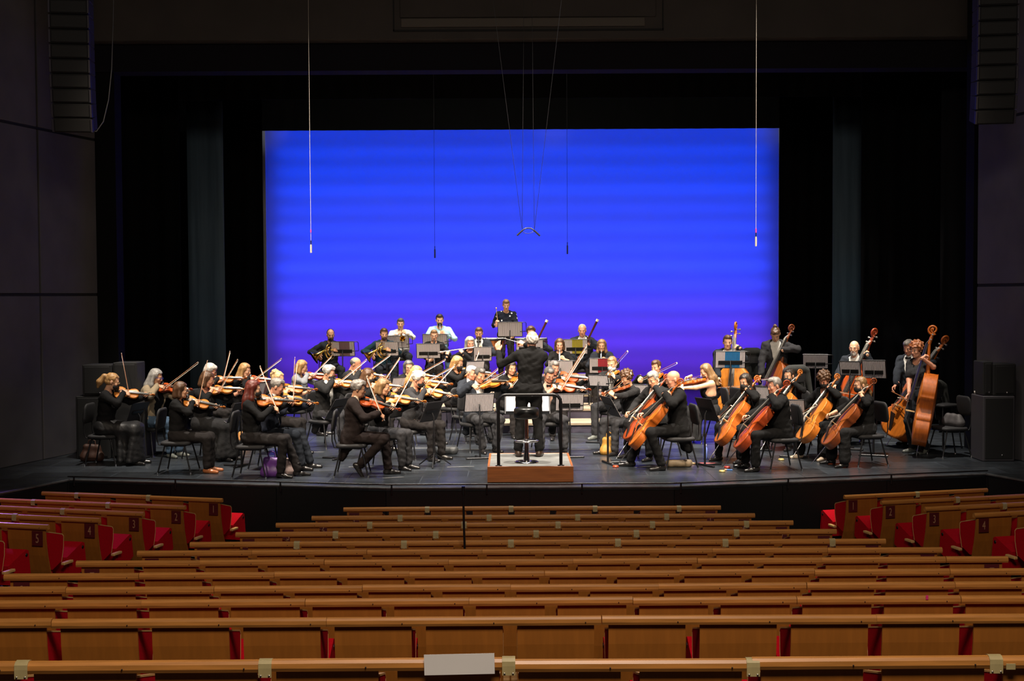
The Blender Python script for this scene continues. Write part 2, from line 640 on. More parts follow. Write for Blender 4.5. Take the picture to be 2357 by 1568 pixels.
curtain(at(1983, 500, 24).x, at(2170, 500, 24).x, 24.0, 0, 8.6, M_DRAPE, 'black wing curtain beyond the standing bass players')
curtain(at(2166, 500, 22.5).x, at(2262, 500, 22.5).x, 22.5, 0, 8.6, mat('charcoal_drape', (0.009, 0.009, 0.011), 0.95, spec=0.1),
        'charcoal side curtain behind the right-hand stacked speakers', 0.04)
# curtain borders overhead
zb = at(1200, 298, 28.2).z
curtain(-7.6, 8.0, 28.2, zb, 9.6, mat('border_cloth', (0.010, 0.013, 0.016), 0.95, spec=0.1), 'dark curtain border just above the blue backdrop', 0.01)
curtain(-7.9, 8.3, 25.2, at(1200, 226, 25.2).z, 9.6, M_DRAPE, 'black curtain border in front of the backdrop border', 0.02)
# bridge over the proscenium: soffit band and framed plaster panel
zb1, zb2 = at(1200, 163, 21).z, at(1200, 100, 21).z
struct(MB().box((-9, 20.9, zb1), (9.5, 21.3, zb2 + 0.02)).build('trim_2', mat('bridge_band', (0.010, 0.009, 0.012), 0.9, spec=0.1)),
       'dark band along the foot of the proscenium bridge')
br = struct(MB().box((-9, 20.6, zb2), (9.5, 21.2, 9.5)).build('wall_bridge', M_BRIDGE), 'brown-grey plaster bridge above the stage opening')
q0, q1 = at(905, 72, 20.6), at(1527, 68, 20.6)
fr = MB()
fr.box((q0.x, 20.575, q0.z - 0.01), (q1.x, 20.6, q0.z + 0.02))
fr.box((q0.x, 20.575, q0.z), (q0.x + 0.02, 20.6, 9.4))
fr.box((q1.x - 0.02, 20.575, q0.z), (q1.x, 20.6, 9.4))
fr.build('panel_joint', M_JOINT, br)
MB().bev((q0.x + 0.13, 20.56, q0.z + 0.06), (q1.x - 0.30, 20.6, q0.z + 0.20), 0.01).build('panel_lip', mat('bridge_lip', (0.10, 0.084, 0.068), 0.8), br)
MB().bev((q0.x + 0.11, 20.57, q0.z + 0.21), (q1.x - 0.12, 20.6, 9.3), 0.01).build('panel', M_BRIDGE, br)
struct(MB().box((-12, -3, 10.2), (12.5, 36, 10.4)).build('ceiling', M_DRAPE), 'black ceiling')

# blue cyclorama
c0, c1 = at(611.5, 305, CYC_Y), at(1791, 295, CYC_Y)
cb_ = at(617, 900, CYC_Y)
ny, nx = 60, 24
vs, fs = [], []
ztop = c1.z + 0.25
for j in range(ny + 1):
    z = 0.03 + (ztop - 0.03) * j / ny
    for i in range(nx + 1):
        x = c0.x + (c1.x - c0.x) * i / nx
        vs.append((x, CYC_Y, z))
for j in range(ny):
    for i in range(nx):
        k = j * (nx + 1) + i
        fs.append((k, k + 1, k + nx + 2, k + nx + 1))
cyc = MB().add(vs, fs, 0, True).build('backdrop', cyc_material())
tag(cyc, 'tall bright blue back-lit stage backdrop turning violet at its foot', 'backdrop')
# ceiling cloth that closes the box behind the backdrop
bx = MB()
bx.box((c0.x - 0.3, CYC_Y + 1.0, 0), (c1.x + 0.3, CYC_Y + 1.1, ztop + 0.6))
bx.box((c0.x - 0.3, CYC_Y + 0.02, 0), (c0.x - 0.02, CYC_Y + 1.1, ztop + 0.6))
bx.box((c1.x + 0.02, CYC_Y + 0.02, 0), (c1.x + 0.3, CYC_Y + 1.1, ztop + 0.6))
bx.box((c0.x - 0.3, CYC_Y + 0.02, ztop + 0.3), (c1.x + 0.3, CYC_Y + 1.1, ztop + 0.6))
struct(bx.build('wall_backdrop_box', mat('white_reflector', (0.6, 0.6, 0.6), 0.9)), 'white light box behind the blue backdrop')

# risers for wind, brass and percussion
M_RISER = mat('riser_ply', (0.30, 0.24, 0.17), 0.6, 0, 0.2, 6, stretch=(0.5, 4, 4))
M_RISERF = mat('riser_skirt', (0.06, 0.055, 0.09), 0.85)
TIERS = [(-3.5, 3.3, 23.55, 24.75, 0.38), (-4.2, 3.4, 24.75, 26.05, 0.55), (-3.4, 2.4, 26.05, 28.2, 0.74)]


def riser(x0, x1, y0, y1, z, label):
    t = empty('stage_riser', ((x0 + x1) / 2, y0, 0))
    tag(t, label, 'riser')
    hx = (x1 - x0) / 2
    n = max(2, round((x1 - x0) / 2.0))
    for k in range(n):
        a, b = -hx + 2 * hx * k / n, -hx + 2 * hx * (k + 1) / n
        MB().bev((a + 0.004, 0, z - 0.05), (b - 0.004, y1 - y0, z), 0.006).build('deck', M_RISER, t)
        MB().box((a + 0.01, 0.05, 0.0), (b - 0.01, 0.08, z - 0.05)).build('skirt', M_RISERF, t)
    MB().box((-hx, 0.1, 0.0), (-hx + 0.03, y1 - y0, z - 0.05)).build('skirt', M_RISERF, t)
    MB().box((hx - 0.03, 0.1, 0.0), (hx, y1 - y0, z - 0.05)).build('skirt', M_RISERF, t)
    return t


riser(*TIERS[0], 'low plywood riser carrying the flute and oboe players')
riser(*TIERS[1], 'middle plywood riser carrying horns, clarinets and bassoons')
riser(*TIERS[2], 'rear plywood riser carrying brass and timpani')
riser(-0.9, 2.2, 22.75, 23.55, 0.19, 'shallow plywood step before the flute riser')

# ------------------------------------------------------------------ stalls
ROW_Y = [15.55 - 0.844 * i for i in range(11)] + [5.35]
ROW_PY = [1165.7, 1184.5, 1201.5, 1221.8, 1243.3, 1263.6, 1285.7, 1313.4, 1344.8, 1374.6, 1418.5, 1515.0]
ROW_N = [9, 10, 11, 12, 13, 14, 15, 16, 17, 18, 19, 21]
ORD = ['first', 'second', 'third', 'fourth', 'fifth', 'sixth', 'seventh', 'eighth', 'ninth', 'tenth', 'eleventh', 'twelfth']
SP, RH = 0.52, 0.845
ROW_Z = [at(1190, py, y).z - RH for py, y in zip(ROW_PY, ROW_Y)]


def seat_proto():
    t = empty('theatre_seat')
    prof = [(0.0, 0.796), (0.006, 0.68), (0.03, 0.52), (0.07, 0.36), (0.12, 0.22)]
    outer = [(y, z) for y, z in prof]
    inner = [(y + 0.014, z) for y, z in reversed(prof)]
    MB().prism(outer + inner, -0.219, 0.219, axis=0).build('back_panel', M_PANEL, t)
    pad = [(y + 0.015, z) for y, z in prof[1:]] + [(y + 0.06, z + 0.01) for y, z in reversed(prof[1:])]
    MB().prism(pad, -0.195, 0.195, axis=0).build('back_cushion', M_RED, t)
    wing = [(0.016, 0.765), (0.285, 0.692), (0.305, 0.672), (0.300, 0.56), (0.265, 0.42), (0.11, 0.36), (0.085, 0.37)]
    for s in (-1, 1):
        x0, x1 = (0.197, 0.218) if s > 0 else (-0.218, -0.197)
        w = MB().prism(wing, x0, x1, axis=0).build('side_wing', M_RED, t)
        e = MB()
        path = [(0.016, 0.772), (0.288, 0.699), (0.312, 0.674), (0.307, 0.558), (0.271, 0.418)]
        outp = path + [(y - 0.008, z - 0.006) for y, z in reversed(path)]
        for k in range(len(path) - 1):
            q = [path[k], path[k + 1], (path[k + 1][0] - 0.007, path[k + 1][1] - 0.007), (path[k][0] - 0.007, path[k][1] - 0.007)]
            e.prism(q, x0 - 0.002, x1 + 0.002, axis=0)
        e.build('wing_edge', M_EDGE, w)
        MB().bev((s * 0.235 - 0.022, 0.26, 0.375), (s * 0.235 + 0.022, 0.42, 0.405), 0.006).build('armrest', M_EDGE, t)
    cush = [(0.385, 0.43), (0.67, 0.54), (0.705, 0.525), (0.735, 0.28), (0.58, 0.20), (0.40, 0.24)]
    c = MB().prism(cush, -0.20, 0.20, axis=0).build('seat_cushion', M_RED, t)
    for s in (-1, 1):
        Mx = Matrix.Translation((s * 0.2, 0.67, 0.485)) @ Matrix.Rotation(R(90) * s, 4, 'Y')
        MB().lathe([(0.0, 0.004), (0.018, 0.004), (0.018, 0)], 10, 0, Mx).build('hinge_plug', M_BLKMETAL, c)
    MB().bev((-0.03, 0.14, 0.0), (0.03, 0.24, 0.30), 0.006).build('pedestal', M_BLACK, t)
    return t


SEAT0 = seat_proto()


def seat(loc, rz, label, group):
    o = copy_tree(SEAT0)
    o.location = loc
    o.rotation_euler = (0, 0, rz)
    return tag(o, label, 'seat', group)


RAIL_MESH = {}


def rail_obj(n, plates):
    """rail over n seats; local x from 0 to n*SP"""
    L = n * SP
    t = empty('seat_rail')
    if n not in RAIL_MESH:
        prof = [(-0.024, 0.795), (-0.030, 0.81), (-0.028, 0.83), (-0.018, 0.842), (0.0, 0.845), (0.014, 0.84), (0.018, 0.82), (0.016, 0.795)]
        RAIL_MESH[n] = MB().prism(prof, 0.0015, L - 0.0015, axis=0).mesh('rail_bar', M_RAIL)
        pl = MB()
        for k in range(n):
            for dx in (0.14,):
                pl.lathe([(0, 0.0025), (0.0035, 0.0025), (0.0035, -0.002)], 8, 0,
                         Matrix.Translation((k * SP + SP - 0.09, -0.0305, 0.813)) @ Matrix.Rotation(R(90), 4, 'X'))
        RAIL_MESH[(n, 'p')] = pl.mesh('peg', M_HOLE)
    link('bar', RAIL_MESH[n], t)
    link('peg', RAIL_MESH[(n, 'p')], t)['kind'] = 'stuff'
    if plates:
        c = link('joint_plate', CLIP, t)
        c.location = (L, 0, 0)
        link('screw', CLIPS, c)
    return t


cp = MB()
for q in ([(-0.033, 0.775), (-0.0335, 0.815), (-0.0315, 0.834), (-0.019, 0.846), (0.0, 0.849), (0.016, 0.845),
           (0.016, 0.842), (0.0, 0.846), (-0.018, 0.843), (-0.029, 0.832), (-0.031, 0.815), (-0.031, 0.775)],):
    cp.prism(q, -0.028, 0.028, axis=0)
CLIP = cp.mesh('joint_plate', M_CLIP)
cs = MB()
for s in (-1, 1):
    cs.lathe([(0, 0.004), (0.004, 0.004), (0.005, 0)], 8, 0, Matrix.Translation((s * 0.018, -0.033, 0.783)) @ Matrix.Rotation(R(90), 4, 'X'))
CLIPS = cs.mesh('screw', M_SCREW)


def number(txt, parent, x, z, y):
    cu = bpy.data.curves.new('numeral', 'FONT')
    cu.body = txt
    cu.size = 0.115
    cu.align_x = 'CENTER'
    cu.align_y = 'CENTER'
    cu.extrude = 0.001
    ob = bpy.data.objects.new('tmp', cu)
    COL.objects.link(ob)
    dg = bpy.context.evaluated_depsgraph_get()
    me = bpy.data.meshes.new_from_object(ob.evaluated_get(dg))
    bpy.data.objects.remove(ob)
    me.materials.clear()
    me.materials.append(M_NUM)
    p = MB().bev((-0.062, -0.0025, -0.075), (0.062, 0.0025, 0.075), 0.001).build('number_plate', M_PLATE, parent)
    p.location = (x, y, z)
    n = link('numeral', me, p)
    n.location = (0, -0.0035, -0.004)
    n.rotation_euler = (R(90), 0, 0)
    n.scale = (0.72, 1.15, 1)


def seat_row(origin, rz, n, label_seat, label_rail, group, step, start, plates, num=None, num_at=None, extra_first=None):
    """origin: left end on floor; row runs along local +x"""
    M = Matrix.Translation(origin) @ Matrix.Rotation(rz, 4, 'Z')
    seats = []
    for k in range(n):
        p = M @ Vector(((k + 0.5) * SP, 0, 0))
        seats.append(seat(p, rz, label_seat, group))
    # rails
    cuts = [0] + [c for c in range(start, n, step) if c > 0] + [n]
    for a, b in zip(cuts[:-1], cuts[1:]):
        r = rail_obj(b - a, plates and b < n)
        r.location = M @ Vector((a * SP, 0, RNG.uniform(-0.004, 0.004)))
        r.rotation_euler = (0, RNG.uniform(-0.0025, 0.0025), rz)
        tag(r, label_rail, 'rail', group + ' rails')
    if num:
        ks = {'L': [0], 'R': [n - 1], 'B': [0, n - 1]}[num_at]
        for k in ks:
            number(num, seats[k], -0.13 if k == 0 else 0.13, 0.70, -0.004)
    return seats


def in_view(y, n):
    """index range of seats (of n centred) that show in the frame"""
    xl, xr = at(0, 1300, y).x - 0.35, at(IMW, 1300, y).x + 0.35
    left = AX - n * SP / 2
    a = max(0, int(math.floor((xl - left) / SP)))
    b = min(n, int(math.ceil((xr - left) / SP)))
    if a % 2:
        a -= 1
    return a, b


for i in range(12):
    n = ROW_N[i]
    a, b = in_view(ROW_Y[i], n)
    left = AX - n * SP / 2 + a * SP
    step = 3 if i == 10 else 2
    lab = 'wood-backed red tip-up seat in the %s central row from the stage' % ORD[i]
    labr = 'rounded wooden top rail of the %s central row from the stage' % ORD[i]
    full = (a == 0 and b == n)
    seat_row(Vector((left, ROW_Y[i], ROW_Z[i])), 0, b - a, lab, labr, '%s central row' % ORD[i],
             step, step if i != 10 else 2, i < 5 or i == 11, str(i + 1) if full else None, 'B')

# side blocks, rows angled towards the stage
LE = [(513, 1147), (428, 1163.5), (332, 1178.5), (231, 1192), (112, 1208), (-30, 1224)]
RE = [(1942, 1140), (2027, 1152.5), (2127, 1167.5), (2240, 1180.5), (2372, 1196)]
for k, (px, py) in enumerate(LE):
    y = 15.8 - 0.80 * k
    p = at(px, py, y)
    rz = R(-14.5)
    n = 5
    org = Vector((p.x, y, p.z - RH)) - Matrix.Rotation(rz, 3, 'Z') @ Vector((n * SP, 0, 0))
    seat_row(org, rz, n, 'wood-backed red tip-up seat in the %s row of the violin-side block' % ORD[k],
             'wooden top rail of the %s row of the violin-side seat block' % ORD[k], 'violin-side %s row' % ORD[k],
             2, 1, True, str(k + 1), 'R')
for k, (px, py) in enumerate(RE):
    y = 16.0 - 0.80 * k
    p = at(px, py, y)
    rz = R(14.0)
    n = 4 if k != 0 else 4
    org = Vector((p.x, y, p.z - RH))
    seat_row(org, rz, n, 'wood-backed red tip-up seat in the %s row of the cello-side block' % ORD[k],
             'wooden top rail of the %s row of the cello-side seat block' % ORD[k], 'cello-side %s row' % ORD[k],
             2, 2, True, str(k + 1), 'L')

def drop_tree(o):
    for ch in list(o.children):
        drop_tree(ch)
    bpy.data.objects.remove(o)


drop_tree(SEAT0)
# stepped hall floor
mb = MB()
ys = [16.36] + [y - 0.35 for y in ROW_Y]
for i in range(12):
    y1 = 18.5 if i == 0 else ROW_Y[i] + 0.50
    y0 = ROW_Y[i + 1] + 0.50 if i < 11 else 1.0
    mb.box((-12, y0, ROW_Z[i] - 0.3), (12, y1, ROW_Z[i]))
struct(mb.build('floor_stalls', M_CARPET), 'dark stepped floor under the stalls')

# sheet of paper taped to the nearest row, and tape scraps
p = at(1057, 1531, 5.30)
pp = MB()
s = 5.3 / FPX
pp.add([(-82 * s, 0, -25 * s), (82 * s, 0, -25 * s), (82 * s, -0.004, 24 * s), (-82 * s, -0.004, 24 * s),
        (-82 * s, 0.002, -25 * s), (82 * s, 0.002, -25 * s), (82 * s, -0.002, 24 * s), (-82 * s, -0.002, 24 * s)],
       [(0, 1, 2, 3), (7, 6, 5, 4), (0, 4, 5, 1), (1, 5, 6, 2), (2, 6, 7, 3), (3, 7, 4, 0)])
po = pp.build('paper_sheet', M_PAPER)
po.location = (p.x, 5.314, p.z)
po.rotation_euler = (0, R(-1.0), 0)
tag(po, 'blank white paper strip taped to the row with visible brass clips', 'paper')
p = at(2130, 1373, ROW_Y[9])
t = MB().bev((-0.008, -0.003, -0.014), (0.008, 0.001, 0.014), 0.001).build('tape_scrap', mat('pink_tape', (0.7, 0.03, 0.2), 0.6))
t.location = (p.x, ROW_Y[9] - 0.031, p.z)
tag(t, 'small scrap of pink tape on a wooden seat rail', 'tape')
p = at(2320, 1530, 5.35)
t = MB().bev((-0.02, -0.003, -0.013), (0.02, 0.001, 0.013), 0.001).build('tape_scrap', M_CLIP)
t.location = (p.x, 5.35 - 0.031, p.z)
tag(t, 'pale translucent tape scrap at the far end of the nearest rail', 'tape')

# microphone post standing among the central rows
p0 = at(1068, 1262, ROW_Y[4] - 0.25)
p1 = at(1067, 1120, ROW_Y[4] - 0.25)
ms = empty('microphone_stand', (p0.x, p0.y, ROW_Z[4]))
tag(ms, 'thin black microphone post rising between the central seat rows', 'stand')
h = p1.z - ROW_Z[4]
MB().tube([(0, 0, 0.02), (0.006, 0, h * 0.6), (0, 0, h * .75), (-0.003, 0, h - 0.06)], 0.011, 8).build('post', M_BLKMETAL, ms)
MB().lathe([(0, 0), (0.13, 0), (0.12, 0.02), (0, 0.025)], 16).build('base', M_BLKMETAL, ms)
MB().tube([(-0.003, 0, h - 0.08), (-0.003, 0, h)], 0.017, 8).build('microphone', M_BLKMETAL, ms)
# ------------------------------------------------------------------ implicit-surface modelling for people
class Field:
    def __init__(self, lo, hi, res):
        self.lo = np.array(lo, np.float32)
        self.res = res
        self.n = np.ceil((np.array(hi) - np.array(lo)) / res).astype(int) + 1
        self.a = np.full(tuple(self.n), 1.0, np.float32)

    def grid(self, lo, hi):
        i0 = np.maximum(0, np.floor((np.array(lo) - self.lo) / self.res).astype(int))
        i1 = np.minimum(self.n, np.ceil((np.array(hi) - self.lo) / self.res).astype(int) + 1)
        if (i1 <= i0).any():
            return None, None
        ax = [self.lo[k] + self.res * np.arange(i0[k], i1[k], dtype=np.float32) for k in range(3)]
        sl = tuple(slice(i0[k], i1[k]) for k in range(3))
        return sl, (ax[0][:, None, None], ax[1][None, :, None], ax[2][None, None, :])

    def _mix(self, sl, d, k):
        o = self.a[sl]
        if k <= 0:
            self.a[sl] = np.minimum(o, d)
            return
        h = np.clip(0.5 + 0.5 * (o - d) / k, 0, 1)
        self.a[sl] = o * (1 - h) + d * h - k * h * (1 - h)

    def seg(self, a, b, r1, r2=None, k=0.03):
        r2 = r1 if r2 is None else r2
        a, b = np.array(a, np.float32), np.array(b, np.float32)
        pad = max(r1, r2) + k + 2 * self.res
        sl, g = self.grid(np.minimum(a, b) - pad, np.maximum(a, b) + pad)
        if sl is None:
            return
        ab = b - a
        L = float(ab @ ab) + 1e-12
        px, py, pz = g[0] - a[0], g[1] - a[1], g[2] - a[2]
        t = np.clip((px * ab[0] + py * ab[1] + pz * ab[2]) / L, 0, 1)
        d = np.sqrt((px - t * ab[0]) ** 2 + (py - t * ab[1]) ** 2 + (pz - t * ab[2]) ** 2) - (r1 + (r2 - r1) * t)
        self._mix(sl, d, k)

    def ell(self, c, r, k=0.02, sub=False, noise=0.0, nf=60.0):
        c, r = np.array(c, np.float32), np.array(r, np.float32)
        pad = k + 2 * self.res + noise
        sl, g = self.grid(c - r - pad, c + r + pad)
        if sl is None:
            return
        x, y, z = (g[0] - c[0]) / r[0], (g[1] - c[1]) / r[1], (g[2] - c[2]) / r[2]
        q = np.sqrt(x * x + y * y + z * z)
        g2 = np.sqrt((x / r[0]) ** 2 + (y / r[1]) ** 2 + (z / r[2]) ** 2) + 1e-6
        d = q * (q - 1) / g2
        if noise:
            d = d + noise * (np.sin(g[0] * nf + 1.3 * np.sin(g[2] * nf * .7)) * np.sin(g[1] * nf * 1.1 + 2) * np.sin(g[2] * nf * .9 + 1))
        if sub:
            self.cut(sl, -d)
        else:
            self._mix(sl, d, k)

    def cut(self, sl, d):
        self.a[sl] = np.maximum(self.a[sl], d)

    def folds(self, amp=0.006, seed=0.0):
        sl, (x, y, z) = self.all()
        a1 = np.sin(31 * x + 9 * np.sin(7 * z + seed) + seed) * np.sin(27 * z + 11 * y + 2 * seed)
        a2 = np.sin(58 * z + 37 * y + 5 * np.sin(11 * x + seed)) * np.sin(43 * x - 31 * y + seed)
        self.a += (amp * a1 + amp * 0.75 * a2).astype(np.float32)

    def all(self):
        return self.grid(self.lo - 1, self.lo + self.n * self.res + 1)

    def surface(self):
        """surface nets -> verts, quads"""
        a = self.a
        a[0], a[-1] = 1, 1
        a[:, 0], a[:, -1] = 1, 1
        a[:, :, 0], a[:, :, -1] = 1, 1
        ins = a < 0
        c = ins[:-1, :-1, :-1].astype(np.int8)
        tot = np.zeros(c.shape, np.int8)
        for i in (0, 1):
            for j in (0, 1):
                for k in (0, 1):
                    tot += ins[i:i + c.shape[0], j:j + c.shape[1], k:k + c.shape[2]]
        act = (tot > 0) & (tot < 8)
        idx = np.full(c.shape, -1, np.int32)
        cells = np.argwhere(act)
        idx[act] = np.arange(len(cells), dtype=np.int32)
        s = np.zeros((len(cells), 3), np.float32)
        cnt = np.zeros(len(cells), np.float32)
        corners = [(i, j, k) for i in (0, 1) for j in (0, 1) for k in (0, 1)]
        val = {cr: a[cells[:, 0] + cr[0], cells[:, 1] + cr[1], cells[:, 2] + cr[2]] for cr in corners}
        for c0 in corners:
            for ax in range(3):
                if c0[ax] == 0:
                    c1 = list(c0)
                    c1[ax] = 1
                    v0, v1 = val[c0], val[tuple(c1)]
                    m = (v0 < 0) != (v1 < 0)
                    t = np.where(m, v0 / np.where(m, v0 - v1, 1), 0)
                    p = np.zeros((len(cells), 3), np.float32)
                    p[:] = c0
                    p[:, ax] = t
                    s += p * m[:, None]
                    cnt += m
        V = (cells + s / cnt[:, None]) * self.res + self.lo
        quads = []
        for ax in range(3):
            u, v = (ax + 1) % 3, (ax + 2) % 3
            sl0 = [slice(None)] * 3
            sl1 = [slice(None)] * 3
            sl0[ax] = slice(0, -1)
            sl1[ax] = slice(1, None)
            i0, i1 = ins[tuple(sl0)], ins[tuple(sl1)]
            e = np.argwhere(i0 != i1)
            e = e[(e[:, u] > 0) & (e[:, v] > 0) & (e[:, u] < self.n[u] - 1) & (e[:, v] < self.n[v] - 1)]
            flip = i0[e[:, 0], e[:, 1], e[:, 2]]

            def at_(du, dv):
                q = e.copy()
                q[:, u] -= du
                q[:, v] -= dv
                return idx[q[:, 0], q[:, 1], q[:, 2]]
            A, B, C, D = at_(1, 1), at_(0, 1), at_(0, 0), at_(1, 0)
            q = np.stack([A, B, C, D], 1)
            q[~flip] = q[~flip][:, ::-1]
            quads.append(q)
        return V, np.concatenate(quads)


def smoothstep(x, a, b):
    t = np.clip((x - a) / (b - a), 0, 1)
    return t * t * (3 - 2 * t)


# ---------------- heads (face towards +Y, centre between the ears)
def head_template(sex):
    f = Field((-0.11, -0.13, -0.17), (0.11, 0.16, 0.15), 0.0068)
    f.ell((0, -0.012, 0.035), (0.074, 0.094, 0.084), 0.01)
    w = 0.062 if sex == 'm' else 0.057
    f.ell((0, 0.022, -0.030), (w, 0.070, 0.082), 0.03)
    f.seg((-0.030, 0.045, -0.082), (0.030, 0.045, -0.082), 0.026 if sex == 'm' else 0.022, k=0.03)
    f.ell((0, 0.070, -0.095), (0.022, 0.020, 0.018), 0.02)
    f.seg((-0.03, 0.075, 0.022), (0.03, 0.075, 0.022), 0.013, k=0.015)
    f.seg((0, 0.088, 0.008), (0, 0.106, -0.030), 0.008, 0.0105, k=0.012)
    f.seg((-0.011, 0.096, -0.034), (0.011, 0.095, -0.034), 0.007, k=0.008)
    for s in (-1, 1):
        f.ell((s * 0.036, 0.062, -0.025), (0.024, 0.022, 0.022), 0.02)
        f.ell((s * 0.031, 0.097, 0.004), (0.014, 0.012, 0.009), sub=True)
        f.ell((s * 0.076, -0.008, -0.008), (0.010, 0.020, 0.032), 0.006)
    f.seg((-0.014, 0.088, -0.062), (0.014, 0.088, -0.062), 0.0075, k=0.008)
    f.seg((0, -0.012, -0.06), (0, -0.02, -0.165), 0.052 if sex == 'm' else 0.046, k=0.03)
    V, Q = f.surface()
    return V, Q


def sphere(c, r, nu=8, nv=6):
    V, Q = [], []
    for j in range(nv + 1):
        for i in range(nu):
            t, p = math.pi * j / nv, 2 * math.pi * i / nu
            V.append((c[0] + r[0] * math.sin(t) * math.cos(p), c[1] + r[1] * math.sin(t) * math.sin(p), c[2] + r[2] * math.cos(t)))
    for j in range(nv):
        for i in range(nu):
            Q.append((j * nu + i, (j + 1) * nu + i, (j + 1) * nu + (i + 1) % nu, j * nu + (i + 1) % nu))
    return np.array(V, np.float32), np.array(Q, np.int32)


def join(parts):
    """parts: list of (V,Q,mat) -> V,Q,midx"""
    Vs, Qs, ms, n = [], [], [], 0
    for V, Q, m in parts:
        Vs.append(V)
        Qs.append(Q + n)
        ms.append(np.full(len(Q), m, np.int32))
        n += len(V)
    return np.concatenate(Vs), np.concatenate(Qs), np.concatenate(ms)


# material slots of a body: 0 skin 1 eye white 2 dark (iris, brow) 3 lips
HEADS = {}
for sx in 'mw':
    V, Q = head_template(sx)
    parts = [(V, Q, 0)]
    for s in (-1, 1):
        v, q = sphere((s * 0.031, 0.082, 0.003), (0.0118, 0.0122, 0.0070))
        parts.append((v, q, 1))
        v, q = sphere((s * 0.031, 0.0925, 0.002), (0.0062, 0.003, 0.0062), 6, 4)
        parts.append((v, q, 2))
        v, q = sphere((s * 0.033, 0.0885, 0.0235), (0.017, 0.005, 0.0042), 8, 4)
        parts.append((v, q, 2))
    v, q = sphere((0, 0.0935, -0.0585), (0.020, 0.005, 0.0042), 8, 4)
    parts.append((v, q, 3))
    v, q = sphere((0, 0.0925, -0.0665), (0.017, 0.006, 0.0048), 8, 4)
    parts.append((v, q, 3))
    HEADS[sx] = join(parts)


# ---------------- hands (wrist at origin, fingers +Y, back of the hand +Z); right hand, thumb on -X
def hand_template(curl, spread=1.0):
    f = Field((-0.085, -0.06, -0.12), (0.065, 0.20, 0.05), 0.0058)
    xs = (-0.030, -0.010, 0.010, 0.029)
    ln = (0.070, 0.078, 0.072, 0.056)
    for x, l in zip(xs, ln):
        f.seg((x * 0.55, 0.012, 0), (x * spread, 0.085, 0.002), 0.0135, 0.0115, 0.008)
        p = Vector((x * spread, 0.085, 0.0))
        a = 0.0
        for seg_l, c, r1, r2 in ((0.42, curl[0], .0098, .009), (0.33, curl[1], .009, .0082), (0.28, curl[2], .0082, .0072)):
            a += R(c)
            q = p + Vector((x * 0.12 * (spread - 0.6) * 2, math.cos(a), -math.sin(a))) * (l * seg_l * 1.05)
            f.seg(p, q, r1, r2, 0.004)
            p = q
    f.seg((-0.016, 0.012, -0.006), (-0.044, 0.050, -0.018), 0.0150, 0.0115, 0.008)
    f.seg((-0.044, 0.050, -0.018), (-0.040, 0.082, -0.034 - 0.0003 * curl[0]), 0.0110, 0.0085, 0.004)
    f.seg((0, -0.045, 0), (0, 0.02, 0), 0.0255, 0.024, 0.012)
    return f.surface()


HANDS = {'bow': hand_template((38, 38, 22)), 'grip': hand_template((62, 72, 40)), 'open': hand_template((14, 18, 12), 1.25),
         'finger': hand_template((48, 55, 25), 1.15)}


def hand_mesh(kind, side, wrist, fdir, back, scale=1.0):
    V, Q = HANDS[kind]
    V = V.copy()
    if side < 0:
        V[:, 0] *= -1
        Q = Q[:, ::-1]
    y = Vector(fdir).normalized()
    z = Vector(back)
    z = (z - y * z.dot(y)).normalized()
    x = y.cross(z)
    A = np.array([[x.x, x.y, x.z], [y.x, y.y, y.z], [z.x, z.y, z.z]], np.float32)
    return V @ A * scale + np.array(wrist, np.float32), Q


